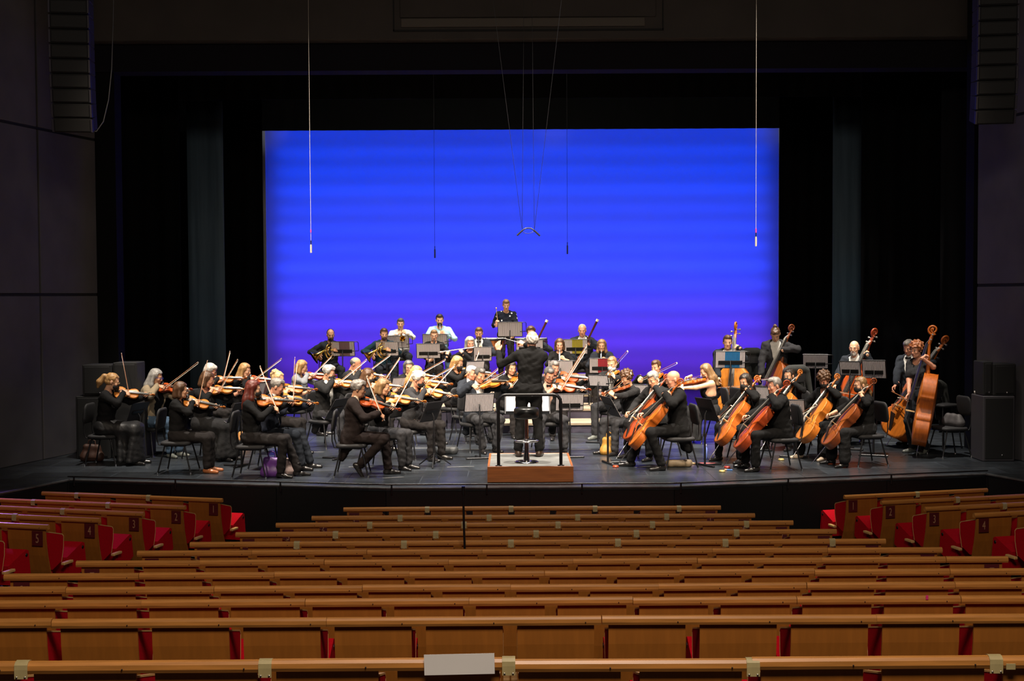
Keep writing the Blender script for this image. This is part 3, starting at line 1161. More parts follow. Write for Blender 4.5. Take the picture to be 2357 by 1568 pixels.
# ---------------- hair, fitted to the head template
def hair_template(style):
    f = Field((-0.20, -0.26, -0.42), (0.20, 0.16, 0.24), 0.0085)
    cap = dict(c=(0, -0.014, 0.040), r=(0.083, 0.102, 0.090))

    def X():
        return f.all()

    def trim_face(hairline=0.075, sideburn=-0.02, front=0.045):
        sl, (x, y, z) = X()
        # remove where the face shows: in front of the ears and below the hairline
        d1 = np.minimum(y - front + 0 * x + 0 * z, -(z - hairline) + 0 * x + 0 * y)
        f.cut(sl, d1)
        d2 = np.minimum(y - (-0.005) + 0 * x + 0 * z, -(z - sideburn) + 0 * x + 0 * y)
        f.cut(sl, d2)

    def nape(zc):
        sl, (x, y, z) = X()
        f.cut(sl, -(z - zc) + 0 * x + 0 * y)

    nz = dict(noise=0.004, nf=70)
    if style == 'short':
        f.ell(cap['c'], cap['r'], 0.01, **nz)
        f.ell((0, 0.02, 0.085), (0.062, 0.072, 0.050), 0.015, **nz)
        trim_face(0.078, 0.0, 0.04)
        nape(-0.055)
    elif style == 'receding':
        f.ell(cap['c'], (0.081, 0.100, 0.088), 0.01, **nz)
        trim_face(0.125, 0.005, -0.005)
        nape(-0.055)
    elif style == 'bald':
        f.ell((0, -0.016, 0.022), (0.0815, 0.099, 0.080), 0.01, **nz)
        sl, (x, y, z) = X()
        f.cut(sl, (z - 0.055) + 0 * x + 0 * y)
        f.cut(sl, (y - 0.005) + 0 * x + 0 * z)
        nape(-0.055)
    elif style == 'fringe':
        f.ell((0, -0.024, 0.012), (0.088, 0.104, 0.082), 0.01, noise=0.010, nf=75)
        sl, (x, y, z) = X()
        f.cut(sl, (z - 0.085 - 0.25 * y) + 0 * x)
        f.cut(sl, (y - 0.02) + 0 * x + 0 * z)
        nape(-0.075)
    elif style == 'wavy':
        f.ell((0, -0.016, 0.045), (0.094, 0.112, 0.094), 0.01, noise=0.009, nf=55)
        f.ell((0, 0.03, 0.100), (0.060, 0.060, 0.040), 0.02, noise=0.006, nf=70)
        trim_face(0.075, -0.01, 0.045)
        nape(-0.075)
    elif style == 'curly':
        f.ell((0, -0.016, 0.052), (0.108, 0.118, 0.104), 0.01, noise=0.020, nf=75)
        trim_face(0.062, -0.03, 0.05)
        nape(-0.085)
    elif style in ('bob', 'bobfringe'):
        f.ell((0, -0.014, 0.044), (0.092, 0.106, 0.092), 0.01, **nz)
        f.seg((-0.070, -0.02, 0.04), (-0.080, -0.005, -0.09), 0.030, 0.034, 0.03)
        f.seg((0.070, -0.02, 0.04), (0.080, -0.005, -0.09), 0.030, 0.034, 0.03)
        f.seg((-0.04, -0.075, 0.0), (-0.045, -0.075, -0.10), 0.042, 0.040, 0.03)
        f.seg((0.04, -0.075, 0.0), (0.045, -0.075, -0.10), 0.042, 0.040, 0.03)
        if style == 'bobfringe':
            f.ell((0, 0.065, 0.070), (0.062, 0.032, 0.036), 0.02, **nz)
        sl, (x, y, z) = X()
        f.cut(sl, np.minimum(y - 0.048 + 0 * x + 0 * z, -(z - (0.045 if style == 'bobfringe' else 0.075)) + 0 * x + 0 * y))
        f.ell((0, 0.085, -0.055), (0.066, 0.110, 0.105), sub=True)
    elif style in ('long', 'longwavy'):
        n2 = dict(noise=0.012, nf=45) if style == 'longwavy' else nz
        f.ell((0, -0.014, 0.044), (0.090, 0.106, 0.092), 0.01, **nz)
        for s in (-1, 1):
            f.seg((s * 0.068, -0.02, 0.03), (s * 0.082, -0.01, -0.13), 0.030, 0.034, 0.03)
            f.seg((s * 0.082, -0.01, -0.13), (s * 0.088, -0.02, -0.24), 0.034, 0.022, 0.03)
            f.seg((s * 0.035, -0.075, 0.0), (s * 0.05, -0.085, -0.16), 0.044, 0.046, 0.03)
            f.ell((s * 0.048, -0.095, -0.20), (0.055, 0.040, 0.13), 0.03, **n2)
        sl, (x, y, z) = X()
        f.cut(sl, np.minimum(y - 0.048 + 0 * x + 0 * z, -(z - 0.078) + 0 * x + 0 * y))
        f.ell((0, 0.085, -0.055), (0.064, 0.110, 0.105), sub=True)
    elif style in ('ponytail', 'bun', 'topbun', 'updo'):
        f.ell((0, -0.014, 0.040), (0.082, 0.102, 0.089), 0.01, **nz)
        f.ell((0, -0.03, -0.02), (0.074, 0.080, 0.060), 0.02, **nz)
        trim_face(0.080, 0.0, 0.03)
        nape(-0.065)
        if style == 'ponytail':
            f.ell((0, -0.128, 0.035), (0.034, 0.034, 0.034), 0.015, **nz)
            f.seg((0, -0.135, 0.03), (0, -0.165, -0.07), 0.040, 0.050, 0.02)
            f.seg((0, -0.165, -0.07), (0, -0.160, -0.15), 0.046, 0.020, 0.02)
        elif style == 'bun':
            f.ell((0, -0.115, 0.03), (0.045, 0.035, 0.045), 0.01, noise=0.006, nf=80)
        elif style == 'topbun':
            f.ell((0, -0.060, 0.135), (0.034, 0.036, 0.026), 0.010, noise=0.008, nf=80)
            f.ell((0, 0.04, 0.078), (0.068, 0.05, 0.030), 0.02, noise=0.008, nf=70)
        else:
            f.ell((0, -0.075, 0.085), (0.075, 0.060, 0.055), 0.02, noise=0.012, nf=75)
            f.ell((0, -0.105, 0.035), (0.055, 0.040, 0.050), 0.02, noise=0.010, nf=75)
    elif style == 'lowpony':
        f.ell((0, -0.014, 0.040), (0.084, 0.103, 0.090), 0.01, **nz)
        f.ell((0, -0.03, -0.03), (0.080, 0.085, 0.065), 0.02, **nz)
        trim_face(0.080, -0.01, 0.035)
        f.seg((0, -0.10, -0.04), (0.01, -0.135, -0.16), 0.035, 0.040, 0.02)
        f.seg((0.01, -0.135, -0.16), (0.01, -0.14, -0.30), 0.040, 0.018, 0.02)
    return f.surface()


HAIR_ST = ['short', 'receding', 'bald', 'wavy', 'curly', 'bob', 'bobfringe', 'long', 'longwavy', 'ponytail', 'bun', 'topbun', 'updo', 'lowpony']
HAIR_ME = {}


def hair_mesh(st):
    if st not in HAIR_ME:
        V, Q = hair_template(st)
        HAIR_ME[st] = np_mesh('hair', V, Q, mat('hair_brown', (0.06, 0.03, 0.015), 0.45))
    return HAIR_ME[st]


def beard_mesh():
    if 'beard' not in HAIR_ME:
        f = Field((-0.09, -0.05, -0.15), (0.09, 0.14, 0.02), 0.007)
        f.ell((0, 0.030, -0.075), (0.060, 0.066, 0.052), 0.02, noise=0.004, nf=90)
        f.ell((0, 0.058, -0.100), (0.034, 0.034, 0.030), 0.02, noise=0.004, nf=90)
        f.seg((-0.026, 0.094, -0.052), (0.026, 0.094, -0.052), 0.009, k=0.01)
        f.ell((0, 0.098, -0.064), (0.016, 0.02, 0.008), sub=True)
        sl, (x, y, z) = f.all()
        f.cut(sl, (z + 0.046) + 0 * x + 0 * y)
        V, Q = f.surface()
        HAIR_ME['beard'] = np_mesh('beard', V, Q, MATS['hair_brown'])
    return HAIR_ME['beard']


def mask_mesh():
    if 'mask' not in HAIR_ME:
        f = Field((-0.10, -0.05, -0.15), (0.10, 0.15, 0.03), 0.0065)
        f.ell((0, 0.040, -0.058), (0.064, 0.072, 0.058), 0.02)
        f.ell((0, 0.090, -0.038), (0.022, 0.026, 0.035), 0.03)
        sl, (x, y, z) = f.all()
        f.cut(sl, (z + 0.012 - 0.35 * (y - 0.10)) + 0 * x)
        f.cut(sl, (0.035 - y) + 0 * x + 0 * z)
        V, Q = f.surface()
        n = len(V)
        parts = [(V, Q, 0)]
        mb = MB()
        for s in (-1, 1):
            for z in (-0.025, -0.085):
                mb.tube([(s * 0.058, 0.05, z), (s * 0.075, 0.01, z * 0.5), (s * 0.083, -0.012, z * 0.2 + 0.005)], 0.002, 4, cap=False)
        v2 = np.array([tuple(p) for p in mb.v], np.float32)
        q2 = np.array(mb.f, np.int32)
        parts.append((v2, q2, 0))
        V, Q, mi = join(parts)
        HAIR_ME['mask'] = np_mesh('face_mask', V, Q, mat('mask_black', (0.012, 0.012, 0.013), 0.8))
    return HAIR_ME['mask']


def glasses_mesh():
    if 'glasses' not in HAIR_ME:
        mb = MB()
        for s in (-1, 1):
            pts = []
            for k in range(13):
                a = 2 * math.pi * k / 12
                pts.append((s * 0.032 + 0.022 * math.cos(a), 0.106 - 0.004 * abs(math.cos(a)), 0.001 + 0.016 * math.sin(a)))
            mb.tube(pts, 0.0019, 5, cap=False)
            mb.tube([(s * 0.054, 0.102, 0.006), (s * 0.074, 0.06, 0.008), (s * 0.081, -0.01, 0.006)], 0.0018, 5)
        mb.tube([(-0.010, 0.108, 0.004), (0, 0.112, 0.007), (0.010, 0.108, 0.004)], 0.0018, 5)
        HAIR_ME['glasses'] = mb.mesh('glasses', mat('frame_dark', (0.03, 0.02, 0.02), 0.3))
    return HAIR_ME['glasses']


# ---------------- shoes (ankle at origin, sole at z=-0.095, toes +Y)
def shoe_meshes():
    f = Field((-0.07, -0.11, -0.12), (0.07, 0.24, 0.07), 0.0075)
    f.seg((0, -0.035, -0.058), (0, 0.055, -0.062), 0.038, 0.037, 0.02)
    f.seg((0, 0.055, -0.066), (0.006, 0.160, -0.074), 0.036, 0.027, 0.02)
    f.seg((0, -0.01, -0.05), (0, 0.0, -0.005), 0.042, 0.044, 0.02)
    sl, (x, y, z) = f.all()
    f.cut(sl, (-0.094 - z) + 0 * x + 0 * y)
    f.cut(sl, (z + 0.005) + 0 * x + 0 * y)
    flat = np_mesh('shoe', *f.surface(), mat('shoe_black', (0.012, 0.011, 0.011), 0.25))
    f = Field((-0.07, -0.11, -0.12), (0.07, 0.24, 0.20), 0.0075)
    f.seg((0, -0.035, -0.052), (0, 0.055, -0.062), 0.036, 0.035, 0.02)
    f.seg((0, 0.055, -0.064), (0.004, 0.165, -0.078), 0.034, 0.020, 0.02)
    f.seg((0, -0.01, -0.05), (0, 0.0, 0.10), 0.042, 0.050, 0.02)
    f.seg((0, -0.045, -0.05), (0, -0.050, -0.095), 0.024, 0.016, 0.01)
    sl, (x, y, z) = f.all()
    f.cut(sl, (-0.094 - z) + 0 * x + 0 * y)
    f.cut(sl, (z - 0.10) + 0 * x + 0 * y)
    f.cut(sl, np.minimum(np.minimum(y + 0.028, 0.05 - y) + 0 * x + 0 * z, -0.080 - z + 0 * x + 0 * y))
    boot = np_mesh('boot', *f.surface(), MATS['shoe_black'])
    return flat, boot


SHOE, BOOT = shoe_meshes()

# ---------------- colour sets
SKIN = {'l': mat('skin_light', (0.62, 0.335, 0.205), 0.5, 0, 0.06, 25), 'm': mat('skin_medium', (0.48, 0.245, 0.14), 0.5, 0, 0.06, 25),
        'd': mat('skin_tan', (0.36, 0.185, 0.11), 0.5, 0, 0.06, 25), 'r': mat('skin_ruddy', (0.58, 0.27, 0.17), 0.5, 0, 0.08, 25)}
M_EYE = mat('eye_white', (0.50, 0.44, 0.40), 0.5)
M_DARK = mat('iris_brow', (0.035, 0.022, 0.016), 0.5)
M_LIPS = mat('lips', (0.42, 0.14, 0.11), 0.45)
HCOL = {'blond': (0.36, 0.20, 0.075), 'lightblond': (0.50, 0.34, 0.17), 'darkblond': (0.20, 0.115, 0.05), 'brown': (0.075, 0.036, 0.017),
        'dark': (0.022, 0.014, 0.010), 'grey': (0.26, 0.25, 0.235), 'white': (0.46, 0.43, 0.39), 'red': (0.10, 0.016, 0.010),
        'ginger': (0.26, 0.085, 0.03), 'darkgrey': (0.085, 0.08, 0.075), 'saltpepper': (0.17, 0.155, 0.14)}


def hairmat(c):
    return mat('hair_' + c + '_strands', HCOL[c], 0.42, 0, 0.35, 30, 0.5, 90, (1.0, 1.0, 0.25))


CLOTH = {'black': (0.0085, 0.0085, 0.009), 'blacksatin': (0.012, 0.012, 0.013), 'charcoal': (0.017, 0.017, 0.018), 'brownblack': (0.013, 0.009, 0.0085),
         'greydk': (0.030, 0.030, 0.033), 'navy': (0.009, 0.011, 0.018), 'beige': (0.24, 0.19, 0.125), 'jeans': (0.045, 0.075, 0.12),
         'grey': (0.22, 0.23, 0.25), 'white': (0.62, 0.61, 0.58), 'lightblue': (0.28, 0.46, 0.54), 'slate': (0.016, 0.019, 0.025),
         'teal': (0.012, 0.035, 0.050), 'green': (0.012, 0.05, 0.03), 'salmon': (0.42, 0.26, 0.20), 'cream': (0.62, 0.54, 0.42), 'trouser': (0.017, 0.015, 0.015)}


def cloth(c):
    if c == 'blacksatin':
        return mat('cloth_' + c, CLOTH[c], 0.5, 0, 0.15, 12, 0.35, 10, spec=0.35, bdist=0.03)
    return mat('cloth_' + c, CLOTH[c], 0.9, 0, 0.15, 14, 0.45, 9, spec=0.12, bdist=0.03)


def patterned_cloth():
    m = cloth('navy').copy()
    m.name = 'cloth_navy_motifs'
    nt = m.node_tree
    b = nt.nodes['Principled BSDF']
    tc = nt.nodes.new('ShaderNodeTexCoord')
    v = nt.nodes.new('ShaderNodeTexVoronoi')
    v.inputs['Scale'].default_value = 9.0
    nt.links.new(tc.outputs['Object'], v.inputs[0])
    r = nt.nodes.new('ShaderNodeValToRGB')
    r.color_ramp.interpolation = 'CONSTANT'
    r.color_ramp.elements[0].color = (0.55, 0.58, 0.60, 1)
    r.color_ramp.elements[1].position = 0.16
    r.color_ramp.elements[1].color = (*CLOTH['navy'], 1)
    nt.links.new(v.outputs['Distance'], r.inputs[0])
    nt.links.new(r.outputs[0], b.inputs['Base Color'])
    return m


def n3(v):
    v = Vector(v)
    return v.normalized()


def ik(Sh, W, a, b, hint):
    Sh, W = Vector(Sh), Vector(W)
    d = W - Sh
    L = min(max(d.length, 0.12), 0.995 * (a + b))
    u = d.normalized()
    c = (a * a + L * L - b * b) / (2 * a * L)
    c = max(-1, min(1, c))
    h = Vector(hint)
    h = (h - u * h.dot(u)).normalized()
    E = Sh + u * (a * c) + h * (a * math.sqrt(max(0, 1 - c * c)))
    return E, Sh + u * L


class Pose:
    pass


def torso_xf(p):
    M = Matrix.Translation((0, 0, p.pz)) @ Matrix.Rotation(R(-p.twist), 4, 'Z') @ Matrix.Rotation(R(-p.lean), 4, 'X') @ Matrix.Rotation(R(p.side), 4, 'Y')
    return M


def make_person(sp, stage_z=0.0):
    """sp: dict. Returns dict of frames (local) and the root empty."""
    sex = sp.get('sex', 'm')
    stand = sp.get('stand', False)
    p = Pose()
    p.pz = 0.93 if stand else 0.56
    p.lean, p.twist, p.side = sp.get('lean', 4), sp.get('twist', 0), sp.get('tilt', 0)
    T = torso_xf(p)
    t = lambda x, y, z: T @ Vector((x, y, z))
    bw = sp.get('bulk', 1.0)
    shw = (0.182 if sex == 'm' else 0.160) * (0.5 + 0.5 * bw)
    HC = t(0, 0.045, 0.685)                                # head centre
    hy, hp, hr = sp.get('head', (0, 8, 0))                 # yaw (right +), pitch (down +), roll
    RH_ = T.to_3x3() @ Matrix.Rotation(R(-hy), 3, 'Z') @ Matrix.Rotation(R(-hp), 3, 'X') @ Matrix.Rotation(R(hr), 3, 'Y')
    crown = HC + RH_ @ Vector((0, -0.01, 0.122))
    # ---- place the root so that the crown falls where it should
    P = at(*sp['crown'], sp['d'])
    fz = sp.get('floor', stage_z)
    s = (P.z - fz) / crown.z
    s = max(0.90, min(1.10, s)) * sp.get('s', 1.0)
    yaw = R(sp['yaw'])
    RZ = Matrix.Rotation(-yaw, 4, 'Z')
    off = RZ @ Vector((crown.x * s, crown.y * s, 0))
    root_loc = Vector((P.x - off.x, P.y - off.y, fz))
    root = empty('person', root_loc, -yaw)
    root.scale = (s, s, s)
    tag(root, sp['label'], 'person', sp.get('group'))
    RM = Matrix.Translation(root_loc) @ RZ @ Matrix.Scale(s, 4)
    # ---- hands / instrument targets
    sh = {1: t(shw, 0.0, 0.470), -1: t(-shw, 0.0, 0.470)}
    UA, FA = 0.285, 0.255
    targets = sp['hands'](sp, t, T, s, HC, RH_)            # {side:(target, fdir, back, kind, elbow hint)}
    arms, hands = {}, []
    for side, (tg, fd, bk, kind, hint) in targets.items():
        fd, bk = n3(fd), n3(bk)
        wr = Vector(tg) - fd * 0.088 + bk * 0.016
        E, W = ik(sh[side], wr, UA, FA, hint)
        arms[side] = (E, W)
        hands.append(hand_mesh(kind, side, W, fd, bk, 1.0 if sex == 'm' else 0.92))
    # ---- legs
    legs = {}
    hipw = 0.088 if sex == 'm' else 0.092
    spread = sp.get('spread', 0.15 if sex == 'm' else 0.10)
    for side in (1, -1):
        hip = Vector((side * hipw, 0.015, p.pz - 0.02))
        if stand:
            fo = sp.get('feet', {}).get(side, (side * 0.12, 0.02))
            ank = Vector((fo[0], fo[1], 0.095))
            kn, ank2 = ik(hip, ank, 0.43, 0.42, (0, 1, 0))
            legs[side] = (hip, kn, ank)
        else:
            fo = sp.get('feet', {}).get(side, (side * spread, 0.46))
            kn0 = Vector((side * spread, 0.455, 0.53))
            ank = Vector((fo[0], fo[1], fo[2] if len(fo) > 2 else 0.095))
            if sp.get('kz'):
                kn0.z = sp['kz']
            legs[side] = (hip, kn0, ank)
    # ---- body (one continuous surface: trunk, limbs) + head + hands in one mesh
    allp = [HC, sh[1], sh[-1]] + [x for a in arms.values() for x in a] + [x for l in legs.values() for x in l]
    lo = [min(q[i] for q in allp) - 0.22 for i in range(3)]
    hi = [max(q[i] for q in allp) + 0.22 for i in range(3)]
    lo[2] = -0.01

    belly = sp.get('belly', 0.0)

    def trunk(f, o, k=0.05, upto=9):
        f.seg(t(-0.07, -0.005, 0.0), t(0.07, -0.005, 0.0), 0.108 + o, k=k)
        f.seg(t(-0.05, 0.0 + belly * 0.6, 0.14), t(0.05, 0.0 + belly * 0.6, 0.14), 0.103 * bw + o + belly * 0.5, k=k)
        f.seg(t(-0.068, 0.008, 0.29), t(0.068, 0.008, 0.29), 0.106 * bw + o, k=k)
        f.seg(t(-0.095, 0.0, 0.40), t(0.095, 0.0, 0.40), 0.085 * bw + o, k=k)
        f.seg(t(-shw + 0.02, -0.005, 0.468), t(shw - 0.02, -0.005, 0.468), 0.052 + o, k=k)
        f.seg(t(-0.07, -0.01, 0.50), t(0.07, -0.01, 0.50), 0.045 + o, k=k)
        if sex == 'w':
            for s_ in (-1, 1):
                f.ell(t(s_ * 0.062, 0.085, 0.325), (0.062 + o, 0.055 + o, 0.06 + o), 0.04)

    def neck(f, o):
        f.seg(t(0, -0.005, 0.50), HC + RH_ @ Vector((0, -0.02, -0.08)), (0.058 if sex == 'm' else 0.05) + o, (0.052 if sex == 'm' else 0.045) + o, k=0.03)

    def arm(f, side, o, k=0.03, fore=1.0, upper=1.0, flare=0.0):
        E, W = arms[side]
        m = sh[side]
        f.seg(m, m.lerp(E, upper), 0.050 * (0.6 + 0.4 * bw) + o, (0.042 if upper == 1 else 0.045) * (0.6 + 0.4 * bw) + o + (flare if upper < 1 else 0), k=k)
        if upper == 1.0 and fore > 0:
            f.seg(E, E.lerp(W, fore), 0.042 * (0.6 + 0.4 * bw) + o, 0.0285 + o + flare, k=k * 0.6)

    def leg(f, side, o, k=0.03, low=1.0, flare=0.0):
        h, kn, an = legs[side]
        f.seg(h, kn, 0.085 * (0.5 + 0.5 * bw) + o, 0.056 + o, k=k)
        e = kn.lerp(an, low)
        f.seg(kn, e, 0.055 + o, 0.038 + o + flare, k=k * 0.7)

    f = Field(lo, hi, 0.024)
    trunk(f, 0)
    neck(f, 0)
    for side in (1, -1):
        arm(f, side, 0)
        leg(f, side, 0)
    V, Q = f.surface()
    Vh, Qh, mh = HEADS[sex]
    A = np.array(RH_, np.float32).T
    Vh = Vh @ A + np.array(HC, np.float32)
    parts = [(V, Q, 0)] + [(v, q, 0) for v, q in hands]
    V, Q, mi = join(parts)
    mi = np.concatenate([mi, mh])
    Q = np.concatenate([Q, Qh + len(V)])
    V = np.concatenate([V, Vh])
    link('body', np_mesh('body', V, Q, [SKIN[sp.get('skin', 'l')], M_EYE, M_DARK, M_LIPS], mi), root)

    HM = Matrix.Translation(HC) @ RH_.to_4x4()

    def onhead(name, me, m, label=None):
        o = link(name, me, root)
        o.matrix_local = HM
        setmat(o, m)
        if label:
            o['label'] = label
        return o
    hst, hc = sp['hair']
    if hst != 'none':
        onhead('hair', hair_mesh(hst), hairmat(hc))
    if sp.get('beard'):
        onhead('beard', beard_mesh(), hairmat(sp['beard']))
    if sp.get('mask'):
        onhead('face_mask', mask_mesh(), mat('mask_' + sp['mask'], {'black': (0.012, 0.012, 0.013), 'blue': (0.45, 0.66, 0.74)}[sp['mask']], 0.8),
               {'black': 'black face mask', 'blue': 'pale blue surgical mask'}[sp['mask']])
    if sp.get('glasses'):
        onhead('glasses', glasses_mesh(), mat('frame_' + sp['glasses'], {'dark': (0.03, 0.02, 0.02), 'blue': (0.03, 0.05, 0.35), 'gold': (0.45, 0.3, 0.12), 'brown': (0.16, 0.05, 0.02)}[sp['glasses']], 0.3, 0.3))
    # ---- clothes
    RES = 0.0165
    top, tcol = sp['top']
    coat = top in ('jacket', 'tails', 'cardigan', 'blazer')
    o = 0.024 if coat else 0.012
    f = Field(lo, hi, RES)
    trunk(f, o, 0.06)
    fore, upper = {'short': (0, 0.75), 'three': (0.45, 1.0), 'bare': (0, 0.0)}.get(sp.get('sleeve', ''), (0.93, 1.0))
    for side in (1, -1):
        if upper > 0:
            arm(f, side, o * 0.85, 0.035, fore, upper, 0.004 if fore > 0.5 else 0.008)
    if not coat:
        neck_top = sp.get('neck', 0.0)
        if neck_top:
            f.seg(t(0, -0.005, 0.49), t(0, 0.01, 0.545 + neck_top), 0.066, 0.060, k=0.03)
    if coat:
        # skirts of the coat
        lowz = -0.16 if not stand else -0.20
        for s_ in (-1, 1):
            f.seg(t(s_ * 0.07, -0.03, 0.0), t(s_ * 0.10, -0.05, lowz * 0.55), 0.125, 0.105, k=0.06)
            if top == 'tails' or sp.get('longcoat'):
                f.seg(t(s_ * 0.09, -0.06, -0.06), t(s_ * 0.10, -0.12, -0.30), 0.08, 0.055, k=0.05)
        # collar roll behind the neck
        f.seg(t(-0.062, -0.03, 0.535), t(0.062, -0.03, 0.535), 0.022, k=0.03)
    sl, (x, y, z) = f.all()
    Ti = T.inverted()
    lx = Ti[0][0] * x + Ti[0][1] * y + Ti[0][2] * z + Ti[0][3]
    ly = Ti[1][0] * x + Ti[1][1] * y + Ti[1][2] * z + Ti[1][3]
    lz = Ti[2][0] * x + Ti[2][1] * y + Ti[2][2] * z + Ti[2][3]
    if coat:
        # the V opening over the shirt
        zb, wv = (0.10, 0.085) if top != 'cardigan' else (-0.15, 0.09)
        wz = wv * np.clip((lz - zb) / (0.50 - zb), 0, 1) + (0.0 if top != 'cardigan' else 0.03)
        wedge = np.minimum(np.minimum(wz - np.abs(lx), ly - 0.03), lz - zb)
        f.cut(sl, wedge)
        f.ell(t(0, 0.03, 0.54), (0.060, 0.065, 0.06), sub=True)
    else:
        dn = sp.get('neckline', 0.0)
        if not sp.get('neck'):
            f.ell(t(0, 0.035 + dn * 0.4, 0.545 - dn * 0.2), (0.062 + dn * 0.6, 0.075 + dn * 0.3, 0.055 + dn), sub=True)
    if sp.get('sleeve') == 'bare':
        f.cut(sl, np.maximum(lz - 0.43, np.minimum(np.abs(lx) - 0.125, lz - 0.25)) - 0.0 * ly)
    if not coat:
        f.cut(sl, -(lz + 0.09))
    f.folds(0.0055, sp['crown'][0])
    V, Q = f.surface()
    nm = {'jacket': 'jacket', 'tails': 'tailcoat', 'cardigan': 'cardigan', 'blazer': 'blazer', 'shirt': 'shirt', 'sweater': 'sweater', 'blouse': 'blouse', 'dress': 'dress_bodice'}[top]
    link(nm, np_mesh(nm, V, Q, patterned_cloth() if sp.get('motifs') else cloth(tcol)), root)
    if coat:
        f = Field(lo, hi, RES)
        trunk(f, 0.011, 0.05)
        f.seg(t(0, 0.0, 0.50), t(0, 0.012, 0.565), 0.066, 0.062, k=0.02)
        f.cut(*((f.all()[0]), -(ly + 0.01)))
        f.cut(f.all()[0], np.abs(lx) - 0.125)
        f.cut(f.all()[0], -(lz - 0.0))
        f.ell(t(0, 0.075, 0.575), (0.030, 0.06, 0.035), sub=True)
        V, Q = f.surface()
        us = sp.get('under', ('shirt_front', 'white'))
        link(us[0], np_mesh(us[0], V, Q, cloth(us[1])), root)
        if sp.get('tie') == 'bow':
            mb = MB()
            c = t(0, 0.085, 0.515)
            ax = (T.to_3x3() @ Vector((1, 0, 0)))
            mb.tube([c - ax * 0.045, c - ax * 0.03, c, c + ax * 0.03, c + ax * 0.045], [0.018, 0.017, 0.007, 0.017, 0.018], 8)
            mb.build('bow_tie', cloth('black'), root)
        if sp.get('sleeve', '') == '' and top in ('jacket', 'tails') and sp.get('cuffs', True):
            for side in arms:
                E, W = arms[side]
                MB().tube([E.lerp(W, 0.88), E.lerp(W, 1.0)], [0.036, 0.034], 12, cap=False).build('shirt_cuff', cloth('white'), root)
    # ---- lower garment
    bot, bcol = sp.get('bottom', ('trousers', 'trouser'))
    f = Field(lo, hi, RES)
    o = 0.014
    f.seg(t(-0.07, -0.005, 0.02), t(0.07, -0.005, 0.02), 0.108 + o, k=0.05)
    f.seg((-0.07, -0.005, p.pz - 0.01), (0.07, -0.005, p.pz - 0.01), 0.108 + o, k=0.05)
    if bot == 'skirt':
        H, K, A_ = {}, {}, {}
        for side in (1, -1):
            h, kn, an = legs[side]
            f.seg(h, kn, 0.115, 0.085, k=0.08)
            low = kn.lerp(an, 0.98)
            f.seg(kn, low, 0.085, 0.095, k=0.06)
            f.seg(h * 0.5 + kn * 0.5, low + Vector((0, -0.16, 0.0)), 0.07, 0.06, k=0.06)
        kc = (legs[1][1] + legs[-1][1]) / 2
        ac = (legs[1][2] + legs[-1][2]) / 2
        f.seg((0, 0.05, p.pz - 0.02), kc, 0.115, 0.085, k=0.08)
        f.seg(kc, ac, 0.10, 0.12, k=0.08)
        f.seg((kc + Vector((0, -0.15, -0.1))), ac + Vector((0, -0.12, 0.05)), 0.12, 0.13, k=0.08)
        for q in range(5):
            fx = (q - 2) * 0.075
            f.seg(kc + Vector((fx * 0.8, 0.02, -0.02)), Vector((fx * 1.35, ac.y - 0.02 + 0.05 * math.cos(q * 2.1), 0.06)), 0.055, 0.045, k=0.02)
            f.seg(kc + Vector((fx * 0.8, -0.2, -0.06)), Vector((fx * 1.2, ac.y - 0.22 + 0.04 * math.cos(q * 1.7), 0.07)), 0.05, 0.045, k=0.02)
        sl, (x, y, z) = f.all()
        f.cut(sl, (0.05 - z) + 0 * x + 0 * y)
        nm = 'skirt'
    else:
        for side in (1, -1):
            leg(f, side, o, 0.035, 0.97, 0.018 if sp.get('wide') else 0.010)
            if sp.get('wide'):
                h, kn, an = legs[side]
                f.seg(kn, kn.lerp(an, 0.9), 0.075, 0.085, k=0.04)
        nm = 'trousers'
        if bcol == 'jeans':
            nm = 'jeans'
    f.folds(0.0025 if bot == 'skirt' else 0.0055, sp['crown'][0] + 2)
    V, Q = f.surface()
    link(nm, np_mesh(nm, V, Q, cloth(bcol)), root)
    for side in (1, -1):
        an = legs[side][2]
        sh_o = link('shoe', BOOT if sp.get('boots') else SHOE, root)
        if sp.get('heelup', 0) == side:
            sh_o.matrix_local = Matrix.Translation(an) @ Matrix.Rotation(R(-55), 4, 'X')
        else:
            sh_o.matrix_local = Matrix.Translation(an) @ Matrix.Rotation(R(-side * 12), 4, 'Z')
        setmat(sh_o, mat('shoe_' + sp.get('shoes', 'black'), {'black': (0.012, 0.011, 0.011), 'tan': (0.30, 0.10, 0.035), 'grey': (0.12, 0.13, 0.12), 'brown': (0.05, 0.03, 0.02),
                                                             'white': (0.55, 0.55, 0.52), 'beige': (0.42, 0.33, 0.24)}[sp.get('shoes', 'black')], 0.28))
    sp['_RM'], sp['_s'], sp['_root'] = RM, s, root
    sp['_loc'], sp['_yaw'] = root_loc, yaw
    return root
# ------------------------------------------------------------------ bowed instruments
def varnish(name, col):
    return mat(name, col, 0.38, 0, 0.25, 5, 0.0, 60, (6, 0.9, 6), spec=0.35)


